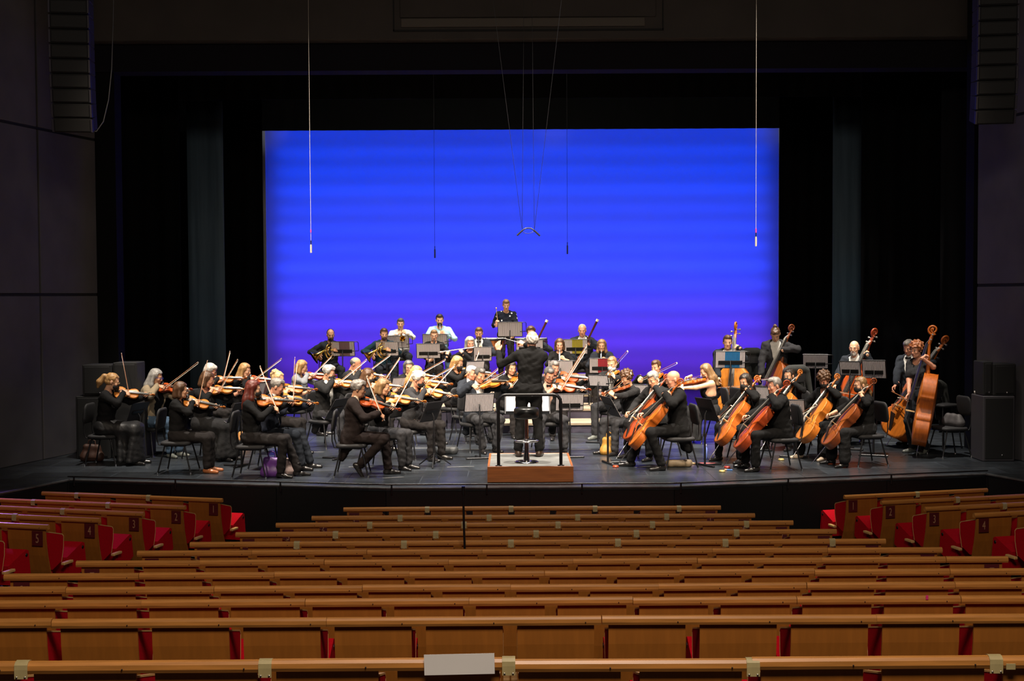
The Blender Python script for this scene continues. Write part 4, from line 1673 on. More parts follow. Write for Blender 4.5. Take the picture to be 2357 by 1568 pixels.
VAR = {'orange': (varnish('varnish_orange', (0.34, 0.080, 0.008)), varnish('varnish_orange_top', (0.44, 0.120, 0.012))),
       'amber': (varnish('varnish_amber', (0.38, 0.110, 0.012)), varnish('varnish_amber_top', (0.48, 0.165, 0.022))),
       'red': (varnish('varnish_red', (0.24, 0.034, 0.006)), varnish('varnish_red_top', (0.33, 0.055, 0.008))),
       'brown': (varnish('varnish_brown', (0.17, 0.040, 0.010)), varnish('varnish_brown_top', (0.25, 0.065, 0.013)))}
M_EBONY = mat('ebony', (0.018, 0.016, 0.015), 0.35)
M_STRING = mat('string_steel', (0.55, 0.54, 0.50), 0.3, 0.9)
M_MAPLE = mat('maple', (0.58, 0.38, 0.18), 0.5)
M_FHOLE = mat('f_hole_dark', (0.010, 0.006, 0.004), 0.9)
M_STICK = mat('pernambuco', (0.30, 0.11, 0.04), 0.3)
M_HAIR = mat('bow_hair', (0.72, 0.66, 0.54), 0.6)
M_WHITE = mat('ivory', (0.75, 0.70, 0.60), 0.4)

OUT_V = [(0, 0), (.25, .004), (.50, .018), (.76, .060), (.93, .125), (1.0, .21), (.985, .285), (.90, .345), (.80, .375), (.86, .392),
         (.70, .425), (.59, .475), (.555, .53), (.575, .59), (.66, .645), (.765, .675), (.735, .695), (.785, .745), (.805, .80),
         (.77, .87), (.66, .93), (.46, .975), (.22, .995), (0, 1)]
OUT_B = OUT_V[:16] + [(.735, .692), (.755, .73), (.74, .79), (.66, .86), (.50, .92), (.32, .965), (.16, .99), (0, 1)]


def viol_meshes(L, W, rib, arch, nut, total, wn, outline, fb0, bridge_y, bridge_h, pin=0.0, chin=False):
    half = [(x * W, y * L) for x, y in outline]
    full = half + [(-x, y) for x, y in reversed(half[1:-1])]
    n = len(full)
    P = {}

    def plate(z0, sgn, over):
        mb = MB()
        cy = 0.47 * L
        vs, fs = [], []
        rings = [(1.0 + over, 0.0), (0.93, 0.12), (0.78, 0.45), (0.5, 0.82), (0.2, 0.98)]
        for (sc, a) in rings:
            for (x, y) in full:
                vs.append((x * sc, cy + (y - cy) * (sc if sc <= 1 else 1 + (sc - 1) * 0.5), z0 + sgn * arch * a))
        for r in range(len(rings) - 1):
            for i in range(n):
                j = (i + 1) % n
                q = (r * n + i, r * n + j, (r + 1) * n + j, (r + 1) * n + i)
                fs.append(q if sgn > 0 else tuple(reversed(q)))
        b = (len(rings) - 1) * n
        fs.append(tuple(range(b, b + n)) if sgn > 0 else tuple(reversed(range(b, b + n))))
        # plate edge
        e = 0.012 * (L / 0.356) ** 0.7 * 0.35
        base = len(vs)
        for (x, y) in full:
            sc = 1 + over
            vs.append((x * sc, cy + (y - cy) * (1 + over * 0.5), z0 - sgn * e))
        for i in range(n):
            j = (i + 1) % n
            q = (base + i, base + j, j, i)
            fs.append(q if sgn > 0 else tuple(reversed(q)))
        mb.add(vs, fs, 0, True)
        return mb
    body = plate(0.0, -1, 0.02)
    vs = [(x, y, 0.0) for x, y in full] + [(x, y, rib) for x, y in full]
    body.add(vs, [(i, (i + 1) % n, (i + 1) % n + n, i + n) for i in range(n)], 0, True)
    P['body'] = body.mesh('body', VAR['orange'][0])
    P['top_plate'] = plate(rib, 1, 0.02).mesh('top_plate', VAR['orange'][1])
    ztop = rib + arch
    # f-holes: thin dark S-shaped inlays
    fh = {}
    for s in (-1, 1):
        pts = []
        for k in range(9):
            u = k / 8
            y = bridge_y + (u - 0.5) * 0.21 * L
            x = s * W * (0.40 + 0.10 * math.cos(u * math.pi)) + s * 0.03 * W * math.sin(u * 2 * math.pi)
            q = 1 - (abs(x) / W) ** 2
            pts.append(Vector((x, y, rib + arch * (0.80 if abs(x) < .45 * W else 0.62) + 0.003 * L)))
        fh[s] = MB().tube(pts, [0.010 * L] + [0.007 * L] * 7 + [0.010 * L], 6).mesh('f_hole', M_FHOLE)
    P['f_holes'] = fh
    # neck, fingerboard
    fz0, fz1 = ztop + 0.35 * bridge_h, rib + 0.012 * L / .356 * 1.0
    nk = MB()
    a, b = Vector((0, L * 0.965, rib * 0.75)), Vector((0, nut, fz1 - 0.012 * (L / .356) ** .8))
    nk.tube([a, a.lerp(b, .2), a.lerp(b, 0.6), b], [wn * 1.5, wn * 1.05, wn * 0.9, wn * 0.85], 10)
    # pegbox + scroll
    pb0, pb1 = b, Vector((0, nut + (total - nut) * 0.60, fz1 - 0.05 * L))
    nk.tube([pb0, pb0.lerp(pb1, .5), pb1], [wn * 0.95, wn * 0.9, wn * 0.62], 8)
    R0 = (total - nut) * 0.26
    cy, cz = total - R0, pb1.z + R0 * 0.10
    pts, rad = [], []
    for k in range(27):
        u = k / 26
        ang = R(215) - u * R(600)
        r = R0 * (1 - 0.78 * u)
        pts.append((0, cy + r * math.cos(ang), cz + r * math.sin(ang)))
        rad.append(wn * (0.62 - 0.18 * u))
    nk.tube([pb1] + pts, [wn * 0.62] + rad, 8)
    ex = R0 * 0.16
    nk.tube([(-wn * 0.95, cy, cz), (wn * 0.95, cy, cz)], ex, 8)
    P['neck'] = nk.mesh('neck', VAR['orange'][0])
    fb = MB()
    w0, w1 = wn * 1.75, wn * 1.05
    th = 0.008 * (L / .356) ** .8
    y0 = fb0 * L
    fz0 = ztop + (bridge_h * 0.62)
    fb.add([(-w0, y0, fz0 - th), (w0, y0, fz0 - th), (w1, nut, fz1 - th), (-w1, nut, fz1 - th),
            (-w0, y0, fz0), (w0, y0, fz0), (w1, nut, fz1), (-w1, nut, fz1), (0, y0, fz0 + th), (0, nut, fz1 + th * .6)],
           [(0, 3, 2, 1), (0, 1, 5, 8, 4), (1, 2, 6, 5), (2, 3, 7, 9, 6), (3, 0, 4, 7), (4, 8, 9, 7), (8, 5, 6, 9)])
    P['fingerboard'] = fb.mesh('fingerboard', M_EBONY)
    zb = ztop + bridge_h
    tp = MB()
    ty0, ty1 = 0.015 * L, bridge_y - 0.12 * L
    tp.add([(-wn * .8, ty0, ztop * .7), (wn * .8, ty0, ztop * .7), (wn * 1.9, ty1, zb * 0.72 + ztop * .2), (-wn * 1.9, ty1, zb * .72 + ztop * .2),
            (-wn * .8, ty0, ztop * .7 + th), (wn * .8, ty0, ztop * .7 + th), (wn * 1.9, ty1, zb * .72 + ztop * .2 + th), (-wn * 1.9, ty1, zb * .72 + ztop * .2 + th)],
           [(0, 3, 2, 1), (4, 5, 6, 7), (0, 1, 5, 4), (1, 2, 6, 5), (2, 3, 7, 6), (3, 0, 4, 7)])
    P['tailpiece'] = tp.mesh('tailpiece', M_EBONY)
    br = MB()
    bw = wn * 1.9
    br.prism([(-bw, ztop - 0.002), (-bw * .6, ztop - 0.002), (-bw * .3, ztop + bridge_h * .35), (bw * .3, ztop + bridge_h * .35), (bw * .6, ztop - 0.002), (bw, ztop - 0.002),
              (bw * .8, ztop + bridge_h * .5), (bw * .85, zb - 0.1 * bridge_h), (0, zb), (-bw * .85, zb - 0.1 * bridge_h), (-bw * .8, ztop + bridge_h * .5)],
             bridge_y - 0.006 * L, bridge_y + 0.006 * L, axis=1)
    P['bridge'] = br.mesh('bridge', M_MAPLE)
    st = MB()
    for k in range(4):
        u = (k - 1.5) / 1.5
        st.tube([(u * wn * 1.2, ty1, zb * .72 + ztop * .2 + th), (u * bw * .75, bridge_y, zb - 0.06 * bridge_h * abs(u)), (u * wn * .75, nut, fz1 + th), (u * wn * .5, nut + (total - nut) * .3, fz1 - 0.03 * L)],
                0.0022 * (L / .356) ** .35, 4, cap=False)
    P['strings'] = st.mesh('strings', M_STRING)
    pegs = []
    for k in range(4):
        sd = 1 if k % 2 else -1
        y = nut + (total - nut) * (0.12 + 0.13 * k)
        z = pb0.lerp(pb1, (0.12 + 0.13 * k) / .6).z
        m_ = MB()
        m_.tube([(-sd * wn * 0.9, y, z), (sd * wn * 2.1, y, z)], wn * 0.26, 6)
        m_.tube([(sd * wn * 2.0, y, z), (sd * wn * 2.4, y, z), (sd * wn * 3.1, y, z)], [wn * 0.3, wn * 0.55, wn * 0.45], 6)
        pegs.append(m_.mesh('tuning_peg', M_EBONY if L < 1 else M_STRING))
    P['pegs'] = pegs
    if pin:
        P['endpin'] = MB().tube([(0, 0.02, rib / 2), (0, -pin, rib / 2)], 0.007, 8).mesh('endpin', M_CHROME)
    if chin:
        f = Field((-0.14, -0.03, 0.0), (0.05, 0.09, 0.09), 0.006)
        f.ell((-0.055, 0.03, rib + arch + 0.012), (0.052, 0.036, 0.010), 0.006)
        f.seg((-0.02, 0.005, rib), (-0.02, 0.012, rib + arch + 0.01), 0.007, k=0.01)
        P['chinrest'] = np_mesh('chin_rest', *f.surface(), M_EBONY)
    return P


VIOL = {'violin': viol_meshes(.356, .104, .030, .014, .490, .595, .0125, OUT_V, .62, .165, .033, 0, True),
        'viola': viol_meshes(.410, .122, .037, .016, .560, .680, .0140, OUT_V, .62, .190, .036, 0, True),
        'cello': viol_meshes(.755, .220, .118, .026, 1.02, 1.23, .0200, OUT_V, .58, .345, .085, .33, False),
        'bass': viol_meshes(1.12, .335, .205, .036, 1.56, 1.86, .0290, OUT_B, .60, .50, .15, .17, False)}


def make_viol(kind, M, var, label, group=None, pin=True):
    P = VIOL[kind]
    t = empty({'bass': 'double_bass'}.get(kind, kind))
    t.matrix_world = M
    tag(t, label, {'bass': 'double bass'}.get(kind, kind), group)
    o = link('body', P['body'], t)
    setmat(o, VAR[var][0])
    o = link('top_plate', P['top_plate'], t)
    setmat(o, VAR[var][1])
    for s in (-1, 1):
        link('f_hole', P['f_holes'][s], o)
    link('bridge', P['bridge'], o)
    o = link('neck', P['neck'], t)
    setmat(o, VAR[var][0])
    for m in P['pegs']:
        link('tuning_peg', m, o)
    link('fingerboard', P['fingerboard'], t)
    link('tailpiece', P['tailpiece'], t)
    link('strings', P['strings'], t)['kind'] = 'stuff'
    if 'endpin' in P:
        link('endpin', P['endpin'], t)
    if 'chinrest' in P:
        link('chin_rest', P['chinrest'], t)
    return t


def bow_meshes(L, r, hh):
    P = {}
    pts = [(0, L * k / 10, hh + 0.012 - 0.30 * hh * math.sin(math.pi * k / 10)) for k in range(11)]
    P['stick'] = MB().tube(pts, [r * 1.15] + [r * (1.05 - 0.035 * k) for k in range(1, 11)], 6).mesh('stick', M_STICK)
    P['hair'] = MB().box((-0.005, 0.03, -0.0012), (0.005, L - 0.006, 0.0012)).mesh('bow_hair', M_HAIR)
    P['frog'] = MB().bev((-0.006, 0.0, -0.004), (0.006, 0.048, hh + 0.008), 0.003).mesh('frog', M_EBONY)
    P['tip'] = MB().prism([(L - 0.012, -0.004), (L + 0.008, hh * 0.6), (L + 0.003, hh + 0.014), (L - 0.014, hh + 0.012)], -0.004, 0.004, axis=0).mesh('tip', M_WHITE)
    P['button'] = MB().tube([(0, -0.02, hh + 0.012), (0, 0.0, hh + 0.012)], r * 1.2, 6).mesh('button', M_CHROME)
    return P


BOWS = {'violin': bow_meshes(.735, .0048, .018), 'viola': bow_meshes(.74, .005, .018), 'cello': bow_meshes(.70, .0058, .022), 'bass': bow_meshes(.70, .0075, .030)}


def make_bow(kind, M, label, group=None):
    P = BOWS[kind]
    t = empty('bow')
    t.matrix_world = M
    tag(t, label, 'bow', group)
    s = link('stick', P['stick'], t)
    link('tip', P['tip'], s)
    link('button', P['button'], s)
    link('bow_hair', P['hair'], t)
    link('frog', P['frog'], t)
    return t


def frame(o, y, z):
    y, z = n3(y), Vector(z)
    z = (z - y * z.dot(y)).normalized()
    x = y.cross(z)
    return Matrix(((x.x, y.x, z.x, o[0]), (x.y, y.y, z.y, o[1]), (x.z, y.z, z.z, o[2]), (0, 0, 0, 1)))


def world_frame(sp, Ml):
    """local frame -> world frame without the person's scale"""
    loc = sp['_RM'] @ Ml.to_translation()
    rot = Matrix.Rotation(-sp['_yaw'], 3, 'Z') @ Ml.to_3x3()
    return Matrix.Translation(loc) @ rot.to_4x4()


# ---------------- ways of holding things: each returns hand targets and leaves frames in sp
def hold_violin(sp, t, T, s, HC, RH_):
    k = 1.15 if sp['inst'] == 'viola' else 1.0
    ny, npi, rho = R(sp.get('ny', -38)), R(sp.get('np', 0)), R(sp.get('rho', 38))
    T3 = T.to_3x3()
    n = n3(T3 @ Vector((math.sin(ny) * math.cos(npi), math.cos(ny) * math.cos(npi), math.sin(npi))))
    p = n.cross(Vector((0, 0, 1))).normalized()
    up = p.cross(n)
    zv = up * math.cos(rho) + p * math.sin(rho)
    xv = n.cross(zv)
    E0 = t(-0.045, 0.075, 0.520) - zv * 0.012
    sp['_iM'] = frame(E0, n, zv)
    al = R(sp.get('bang', 6))
    c = E0 + (n * 0.205 * k + zv * 0.080) / s
    fd = (xv * math.cos(al) - zv * math.sin(al) + n * sp.get('bskew', 0.0)).normalized()
    h = sp.get('bh', 0.34)
    F = c + fd * (h / s)
    sp['_bM'] = frame(F + zv * 0.0, -fd, zv)
    stick = F + zv * (0.028 / s)
    rfd = n * 0.45 - zv * 0.35 + n3(F - t(0.17, 0, 0.47)) * 0.6
    nk = E0 + (n * 0.465 * k + zv * 0.030) / s
    return {1: (stick - fd * 0.02, rfd, zv * 0.8 + fd * 0.3 + Vector((0, 0, .4)), 'bow', sp.get('relb', (1.0, -0.25, -0.75))),
            -1: (nk - p * 0.012 + zv * 0.01, zv * 0.8 + p * 0.28 + n * 0.15, -p + n * 0.5, 'finger', (0.15, 0.25, -1.0))}


def hold_cello(sp, t, T, s, HC, RH_):
    b = Vector(sp.get('cb', (0.02, 0.66, 0.30))) / 1.0
    ax = n3(sp.get('cax', (-0.13, -0.62, 0.78)))
    f = Vector((sp.get('cturn', 0.18), 1, 0))
    z = (f - ax * f.dot(ax)).normalized()
    x = ax.cross(z)                                      # player's left
    o = b - z * (0.06 / s)
    sp['_iM'] = frame(o, ax, z)
    c = o + (ax * 0.43 + z * 0.235) / s
    fd = (-x * math.cos(R(sp.get('bang', 8))) - z * math.sin(R(sp.get('bang', 8))) + ax * sp.get('bskew', -0.12)).normalized()
    h = sp.get('bh', 0.28)
    F = c + fd * (h / s)
    sp['_bM'] = frame(F, -fd, z)
    st = F + z * (0.03 / s)
    nk = o + (ax * sp.get('lh', 0.93) + z * 0.125) / s
    return {1: (st, z * 0.35 - ax * 0.55 + fd * -0.25, z * 0.8 + fd * 0.5 + ax * 0.2, 'bow', (0.9, -0.3, -0.35)),
            -1: (nk + x * 0.02 + z * 0.03, -x * 0.85 + ax * 0.35 - z * 0.25, z * 0.9 + ax * 0.4, 'finger', (-0.9, 0.15, -0.5))}


def hold_bass(sp, t, T, s, HC, RH_):
    b = Vector(sp.get('cb', (-0.10, 0.42, 0.17)))
    ax = n3(sp.get('cax', (-0.10, -0.16, 0.98)))
    f = Vector((sp.get('cturn', 0.35), 1, 0))
    z = (f - ax * f.dot(ax)).normalized()
    x = ax.cross(z)
    o = b / s - z * (0.10 / s)
    sp['_iM'] = frame(o, ax, z)
    c = o + (ax * 0.66 + z * 0.40) / s
    fd = (-x * math.cos(R(sp.get('bang', 10))) - z * math.sin(R(sp.get('bang', 10))) + ax * sp.get('bskew', -0.1)).normalized()
    F = c + fd * (sp.get('bh', 0.2) / s)
    sp['_bM'] = frame(F, -fd, z)
    nk = o + (ax * sp.get('lh', 1.40) + z * 0.20) / s
    return {1: (F + z * 0.03, -ax * 0.9 + z * 0.3, z * 0.7 + fd * 0.6, 'bow', (0.8, -0.4, -0.3)),
            -1: (nk + x * 0.01 + z * 0.03, -x * 0.8 + ax * 0.3 - z * 0.3, z * 0.9 + ax * 0.3, 'finger', sp.get('lelb', (-1.0, 0.0, 0.1)))}


def mouth(HC, RH_):
    return HC + RH_ @ Vector((0, 0.100, -0.062))


def hold_pipe(sp, t, T, s, HC, RH_):
    """oboe / clarinet / trumpet: pipe leaves the mouth forward and down"""
    m = mouth(HC, RH_)
    pit = R(sp.get('pitch', -55))
    d = n3(T.to_3x3() @ Vector((sp.get('px', 0.0), math.cos(pit), math.sin(pit))))
    z = Vector((0, 0, 1)) if abs(d.z) < 0.9 else Vector((0, 1, 0))
    sp['_iM'] = frame(m, d, z)
    a, b = sp.get('hp', (0.20, 0.38))
    zz = (z - d * z.dot(d)).normalized()
    xr = d.cross(zz)
    return {-1: (m + d * (a / s) - xr * 0.012, xr * 0.75 + Vector((0, 0, .45)), -xr * 0.5 + d * 0.7 + zz * 0.3, 'grip', (-1.0, 0, -0.7)),
            1: (m + d * (b / s) + xr * 0.012, -xr * 0.75 + Vector((0, 0, .45)), xr * 0.5 + d * 0.7 + zz * 0.3, 'grip', (1.0, 0, -0.7))}


def hold_flute(sp, t, T, s, HC, RH_):
    m = mouth(HC, RH_)
    d = n3(T.to_3x3() @ Vector((1.0, 0.12, sp.get('fz', -0.12))))
    sp['_iM'] = frame(m + Vector((0, 0.012, -0.004)), d, (0, 0, 1))
    return {1: (m + d * 0.46 + Vector((0, 0.01, -0.01)), Vector((-.2, -0.3, 0.9)), Vector((0.2, 1, 0.2)), 'grip', (1, -0.2, -0.6)),
            -1: (m + d * 0.22 + Vector((0, 0.02, -0.015)), Vector((0.5, -0.4, 0.8)), Vector((-0.2, 1, 0.1)), 'grip', (-0.6, 0.3, -0.9))}


def hold_horn(sp, t, T, s, HC, RH_):
    m = mouth(HC, RH_)
    sp['_iM'] = frame(m, (0, 1, 0), (0, 0, 1))
    return {-1: (m + Vector((-0.01, 0.22, -0.22)), Vector((0.7, 0.2, 0.3)), Vector((-0.5, 0.8, 0)), 'grip', (-1, 0, -0.6)),
            1: (m + Vector((0.24, 0.06, -0.38)), Vector((0.1, 0.5, -0.5)), Vector((1, 0, 0.3)), 'open', (1, -0.4, -0.4))}


def hold_bassoon(sp, t, T, s, HC, RH_):
    m = mouth(HC, RH_)
    d = n3(T.to_3x3() @ Vector((-0.42, 0.02, 0.86)))
    b = t(0.24, 0.26, -0.26)
    sp['_iM'] = frame(b, d, (0, 1, 0))
    sp['_mouth'] = m
    return {-1: (b + d * 0.80 / s, Vector((0.3, 0.5, 0.4)), Vector((-.8, 0.4, 0)), 'grip', (-1, 0, -0.5)),
            1: (b + d * 0.46 / s, Vector((-0.3, 0.5, 0.3)), Vector((0.8, 0.4, 0)), 'grip', (1, -0.2, -0.4))}


def hold_free(sp, t, T, s, HC, RH_):
    return sp['free'](t, T, s, HC)


# ---------------- wind instruments (mouthpiece at the origin, tube along +Y)
M_SILVER = mat('silver', (0.80, 0.80, 0.80), 0.2, 1.0)
M_BRASS = mat('brass', (0.80, 0.52, 0.14), 0.18, 1.0)
M_GREN = mat('grenadilla', (0.016, 0.015, 0.016), 0.3)
M_MAROON = mat('bassoon_maroon', (0.07, 0.016, 0.014), 0.25, coat=0.4)


def new_thing(name, M, label, cat, group=None):
    t = empty(name)
    t.matrix_world = M
    tag(t, label, cat, group)
    return t


def keys(t, n, y0, y1, r, m):
    mb = MB()
    for k in range(n):
        y = y0 + (y1 - y0) * k / (n - 1)
        mb.tube([(0, y, r * 0.6), (0, y, r + 0.007)], 0.007, 8)
    mb.tube([(r * .8, y0, r * .9), (r * .8, y1, r * .9)], 0.0022, 5)
    o = mb.build('keywork', m, t)
    o['kind'] = 'stuff'
    return o


def make_flute(M, label):
    t = new_thing('flute', M, label, 'flute')
    MB().tube([(0, -0.06, 0), (0, 0.16, 0)], 0.0115, 12).build('head_joint', M_SILVER, t)
    MB().tube([(0, 0.16, 0), (0, 0.61, 0)], 0.0105, 12).build('tube', M_SILVER, t)
    MB().bev((-0.011, -0.02, 0.004), (0.011, 0.02, 0.014), 0.004).build('lip_plate', M_SILVER, t)
    keys(t, 12, 0.20, 0.56, 0.0105, M_SILVER)
    return t


def make_oboe(M, label):
    t = new_thing('oboe', M, label, 'oboe')
    MB().tube([(0, 0.0, 0), (0, 0.07, 0)], [0.003, 0.004], 8).build('reed', M_WHITE, t)
    MB().tube([(0, 0.06, 0), (0, 0.45, 0), (0, 0.56, 0), (0, 0.63, 0)], [0.011, 0.014, 0.017, 0.028], 12).build('pipe', M_GREN, t)
    keys(t, 14, 0.12, 0.52, 0.013, M_SILVER)
    return t


def make_clarinet(M, label):
    t = new_thing('clarinet', M, label, 'clarinet')
    MB().tube([(0, -0.01, 0), (0, 0.07, 0)], [0.007, 0.013], 10).build('mouthpiece', M_GREN, t)
    MB().tube([(0, 0.07, 0), (0, 0.54, 0), (0, 0.60, 0), (0, 0.665, 0)], [0.0145, 0.0155, 0.020, 0.038], 14).build('pipe', M_GREN, t)
    MB().tube([(0, 0.07, 0), (0, 0.085, 0)], 0.0165, 12).build('ring', M_SILVER, t)
    keys(t, 12, 0.15, 0.55, 0.015, M_SILVER)
    return t


def make_trumpet(M, label):
    t = new_thing('trumpet', M, label, 'trumpet')
    MB().tube([(0, 0, 0), (0, 0.02, 0), (0, 0.08, 0)], [0.013, 0.008, 0.006], 10).build('mouthpiece', M_SILVER, t)
    MB().tube([(0, 0.07, 0), (0, 0.40, 0), (0, 0.43, -0.02), (0, 0.43, -0.05), (0, 0.40, -0.07), (0, 0.15, -0.07)], 0.006, 8).build('leadpipe', M_BRASS, t)
    pr = [(0.007, 0.0), (0.010, 0.12), (0.016, 0.20), (0.028, 0.25), (0.045, 0.28), (0.061, 0.295)]
    MB().lathe(pr + [(r - 0.002, y - 0.001) for r, y in reversed(pr)], 20, 0, Matrix.Translation((0, 0.22, -0.07)) @ Matrix.Rotation(R(-90), 4, 'X')).build('bell', M_BRASS, t)
    for k in range(3):
        v = MB().tube([(0.012, 0.22 + 0.026 * k, -0.13), (0.012, 0.22 + 0.026 * k, 0.025)], 0.0105, 10).build('valve', M_BRASS, t)
        MB().tube([(0.012, 0.22 + 0.026 * k, 0.025), (0.012, 0.22 + 0.026 * k, 0.05)], [0.004, 0.009], 8).build('valve_button', M_SILVER, v)
    return t


def make_horn(M, label):
    t = new_thing('french_horn', M, label, 'french horn')
    MB().tube([(0, 0, 0), (0, 0.02, 0), (0, 0.09, 0)], [0.010, 0.006, 0.005], 10).build('mouthpiece', M_SILVER, t)
    c = Vector((0.06, 0.19, -0.24))
    for i, (rr, dx, tr) in enumerate([(0.155, 0.0, 0.012), (0.125, 0.03, 0.010), (0.095, -0.015, 0.0095), (0.065, 0.02, 0.009)]):
        pts = [c + Vector((rr * 0.75 * math.cos(2 * math.pi * k / 20) + dx, rr * 0.66 * math.cos(2 * math.pi * k / 20), rr * math.sin(2 * math.pi * k / 20))) for k in range(21)]
        MB().tube(pts, tr, 8, cap=False).build('coil', M_BRASS, t)
    MB().tube([(0, 0.08, 0), (0.01, 0.15, -0.03), (0.05, 0.25, -0.11)], 0.0065, 8).build('leadpipe', M_BRASS, t)
    for k in range(3):
        MB().tube([c + Vector((0.0, -0.02 + 0.035 * k, 0.03)), c + Vector((-0.06, -0.02 + 0.035 * k, 0.03))], 0.016, 12).build('valve', M_BRASS, t)
    pr = [(0.016, 0.0), (0.020, 0.12), (0.032, 0.21), (0.055, 0.28), (0.095, 0.335), (0.15, 0.37)]
    bd = frame(c + Vector((0.03, 0.03, 0.08)), (0.84, -0.02, -0.54), (0, 1, 0))
    MB().lathe(pr + [(r - 0.003, y - 0.002) for r, y in reversed(pr)], 28, 0, bd @ Matrix.Rotation(R(-90), 4, 'X')).build('bell', M_BRASS, t)
    return t


def make_bassoon(M, label, mouth_local=None):
    t = new_thing('bassoon', M, label, 'bassoon')
    MB().tube([(0, 0, 0), (0, 0.42, 0)], 0.032, 14).build('boot_joint', M_MAROON, t)
    MB().tube([(-0.016, 0.40, 0), (-0.016, 0.88, 0), (-0.016, 1.02, 0), (-0.016, 1.28, 0)], [0.021, 0.020, 0.019, 0.024], 14).build('long_joint', M_MAROON, t)
    MB().tube([(0.020, 0.40, 0), (0.020, 0.86, 0)], 0.016, 12).build('wing_joint', M_MAROON, t)
    MB().tube([(-0.016, 1.27, 0), (-0.016, 1.315, 0)], 0.029, 16).build('bell_ring', M_WHITE, t)
    MB().tube([(-0.016, 1.305, 0), (-0.016, 1.318, 0)], 0.016, 12).build('bore', M_FHOLE, t)
    if mouth_local is not None:
        a = Vector((0.020, 0.85, 0))
        mid = a.lerp(mouth_local, 0.5) + Vector((0, 0.05, 0))
        MB().tube([a, a + Vector((0, .04, 0)), mid, mouth_local], 0.0045, 6).build('crook', M_SILVER, t)
    keys(t, 10, 0.1, 0.9, 0.03, M_SILVER)
    return t


# ------------------------------------------------------------------ furniture of the orchestra
def rounded(w, d, r, n=5):
    pts = []
    for (cx, cy, a0) in ((w - r, d - r, 0), (-w + r, d - r, 90), (-w + r, -d + r, 180), (w - r, -d + r, 270)):
        for k in range(n + 1):
            a = R(a0 + 90 * k / n)
            pts.append((cx + r * math.cos(a), cy + r * math.sin(a)))
    return pts


def cushion(outline, z0, z1, b):
    """padded slab: outline with rounded rim, extruded in local z"""
    mb = MB()
    n = len(outline)
    lv = [(1 - b * 1.2, z0), (1.0, z0 + (z1 - z0) * .3), (1.0, z0 + (z1 - z0) * .65), (1 - b, z1 - 0.004), (1 - 3 * b, z1)]
    vs = [(x * s, y * s, z) for s, z in lv for x, y in outline]
    fs = [(r * n + i, r * n + (i + 1) % n, (r + 1) * n + (i + 1) % n, (r + 1) * n + i) for r in range(len(lv) - 1) for i in range(n)]
    fs += [tuple(reversed(range(n))), tuple(range((len(lv) - 1) * n, len(lv) * n))]
    mb.add(vs, fs, 0, True)
    return mb


ch_seat = cushion(rounded(0.225, 0.215, 0.09), 0.405, 0.462, 0.05).mesh('seat', M_PADBLK)
bk = cushion(rounded(0.205, 0.150, 0.08), -0.016, 0.020, 0.06)
Mb = Matrix.Translation((0, -0.245, 0.775)) @ Matrix.Rotation(R(-98), 4, 'X')
bk.v = [tuple(Mb @ Vector(p)) for p in bk.v]
ch_back = bk.mesh('backrest', M_PADBLK)
ch_leg = {}
for sx in (-1, 1):
    for sy in (-1, 1):
        top = Vector((sx * 0.185, sy * 0.14, 0.41))
        ft = Vector((sx * 0.235, sy * 0.235 + 0.0, 0.012))
        ch_leg[(sx, sy)] = (MB().tube([top, top.lerp(ft, .06) + Vector((0, 0, -.0)), ft], 0.0115, 8).mesh('leg', M_BLKMETAL),
                            MB().tube([ft + Vector((0, 0, .02)), ft + Vector((0, 0, -0.012))], 0.0135, 8).mesh('foot_tip', M_CHROME))
ch_post = {sx: MB().tube([(sx * 0.16, -0.13, 0.405), (sx * 0.165, -0.235, 0.415), (sx * 0.165, -0.262, 0.50), (sx * 0.16, -0.268, 0.78)], 0.009, 8).mesh('back_post', M_BLKMETAL) for sx in (-1, 1)}
ch_frame = MB().tube([(-.18, .14, .40), (.18, .14, .40), (.18, -.14, .40), (-.18, -.14, .40), (-.18, .14, .40)], 0.010, 6).mesh('seat_frame', M_BLKMETAL)


def chair(loc, rz, label, group='black orchestra chairs'):
    t = empty('orchestra_chair', loc, rz)
    tag(t, label, 'chair', group)
    link('seat', ch_seat, t)
    link('backrest', ch_back, t)
    link('seat_frame', ch_frame, t)
    for k, (a, b) in ch_leg.items():
        l = link('leg', a, t)
        link('foot_tip', b, l)
    for sx in (-1, 1):
        link('back_post', ch_post[sx], t)
    return t


M_RIB = mat('rib_grey', (0.62, 0.58, 0.62), 0.5)
M_RIBD = mat('rib_dark', (0.030, 0.027, 0.032), 0.6)
FOLD = {'red': (0.42, 0.012, 0.03), 'yellow': (0.45, 0.38, 0.02), 'blue': (0.015, 0.20, 0.50), 'maroon': (0.22, 0.12, 0.13), 'white': (0.62, 0.60, 0.55)}


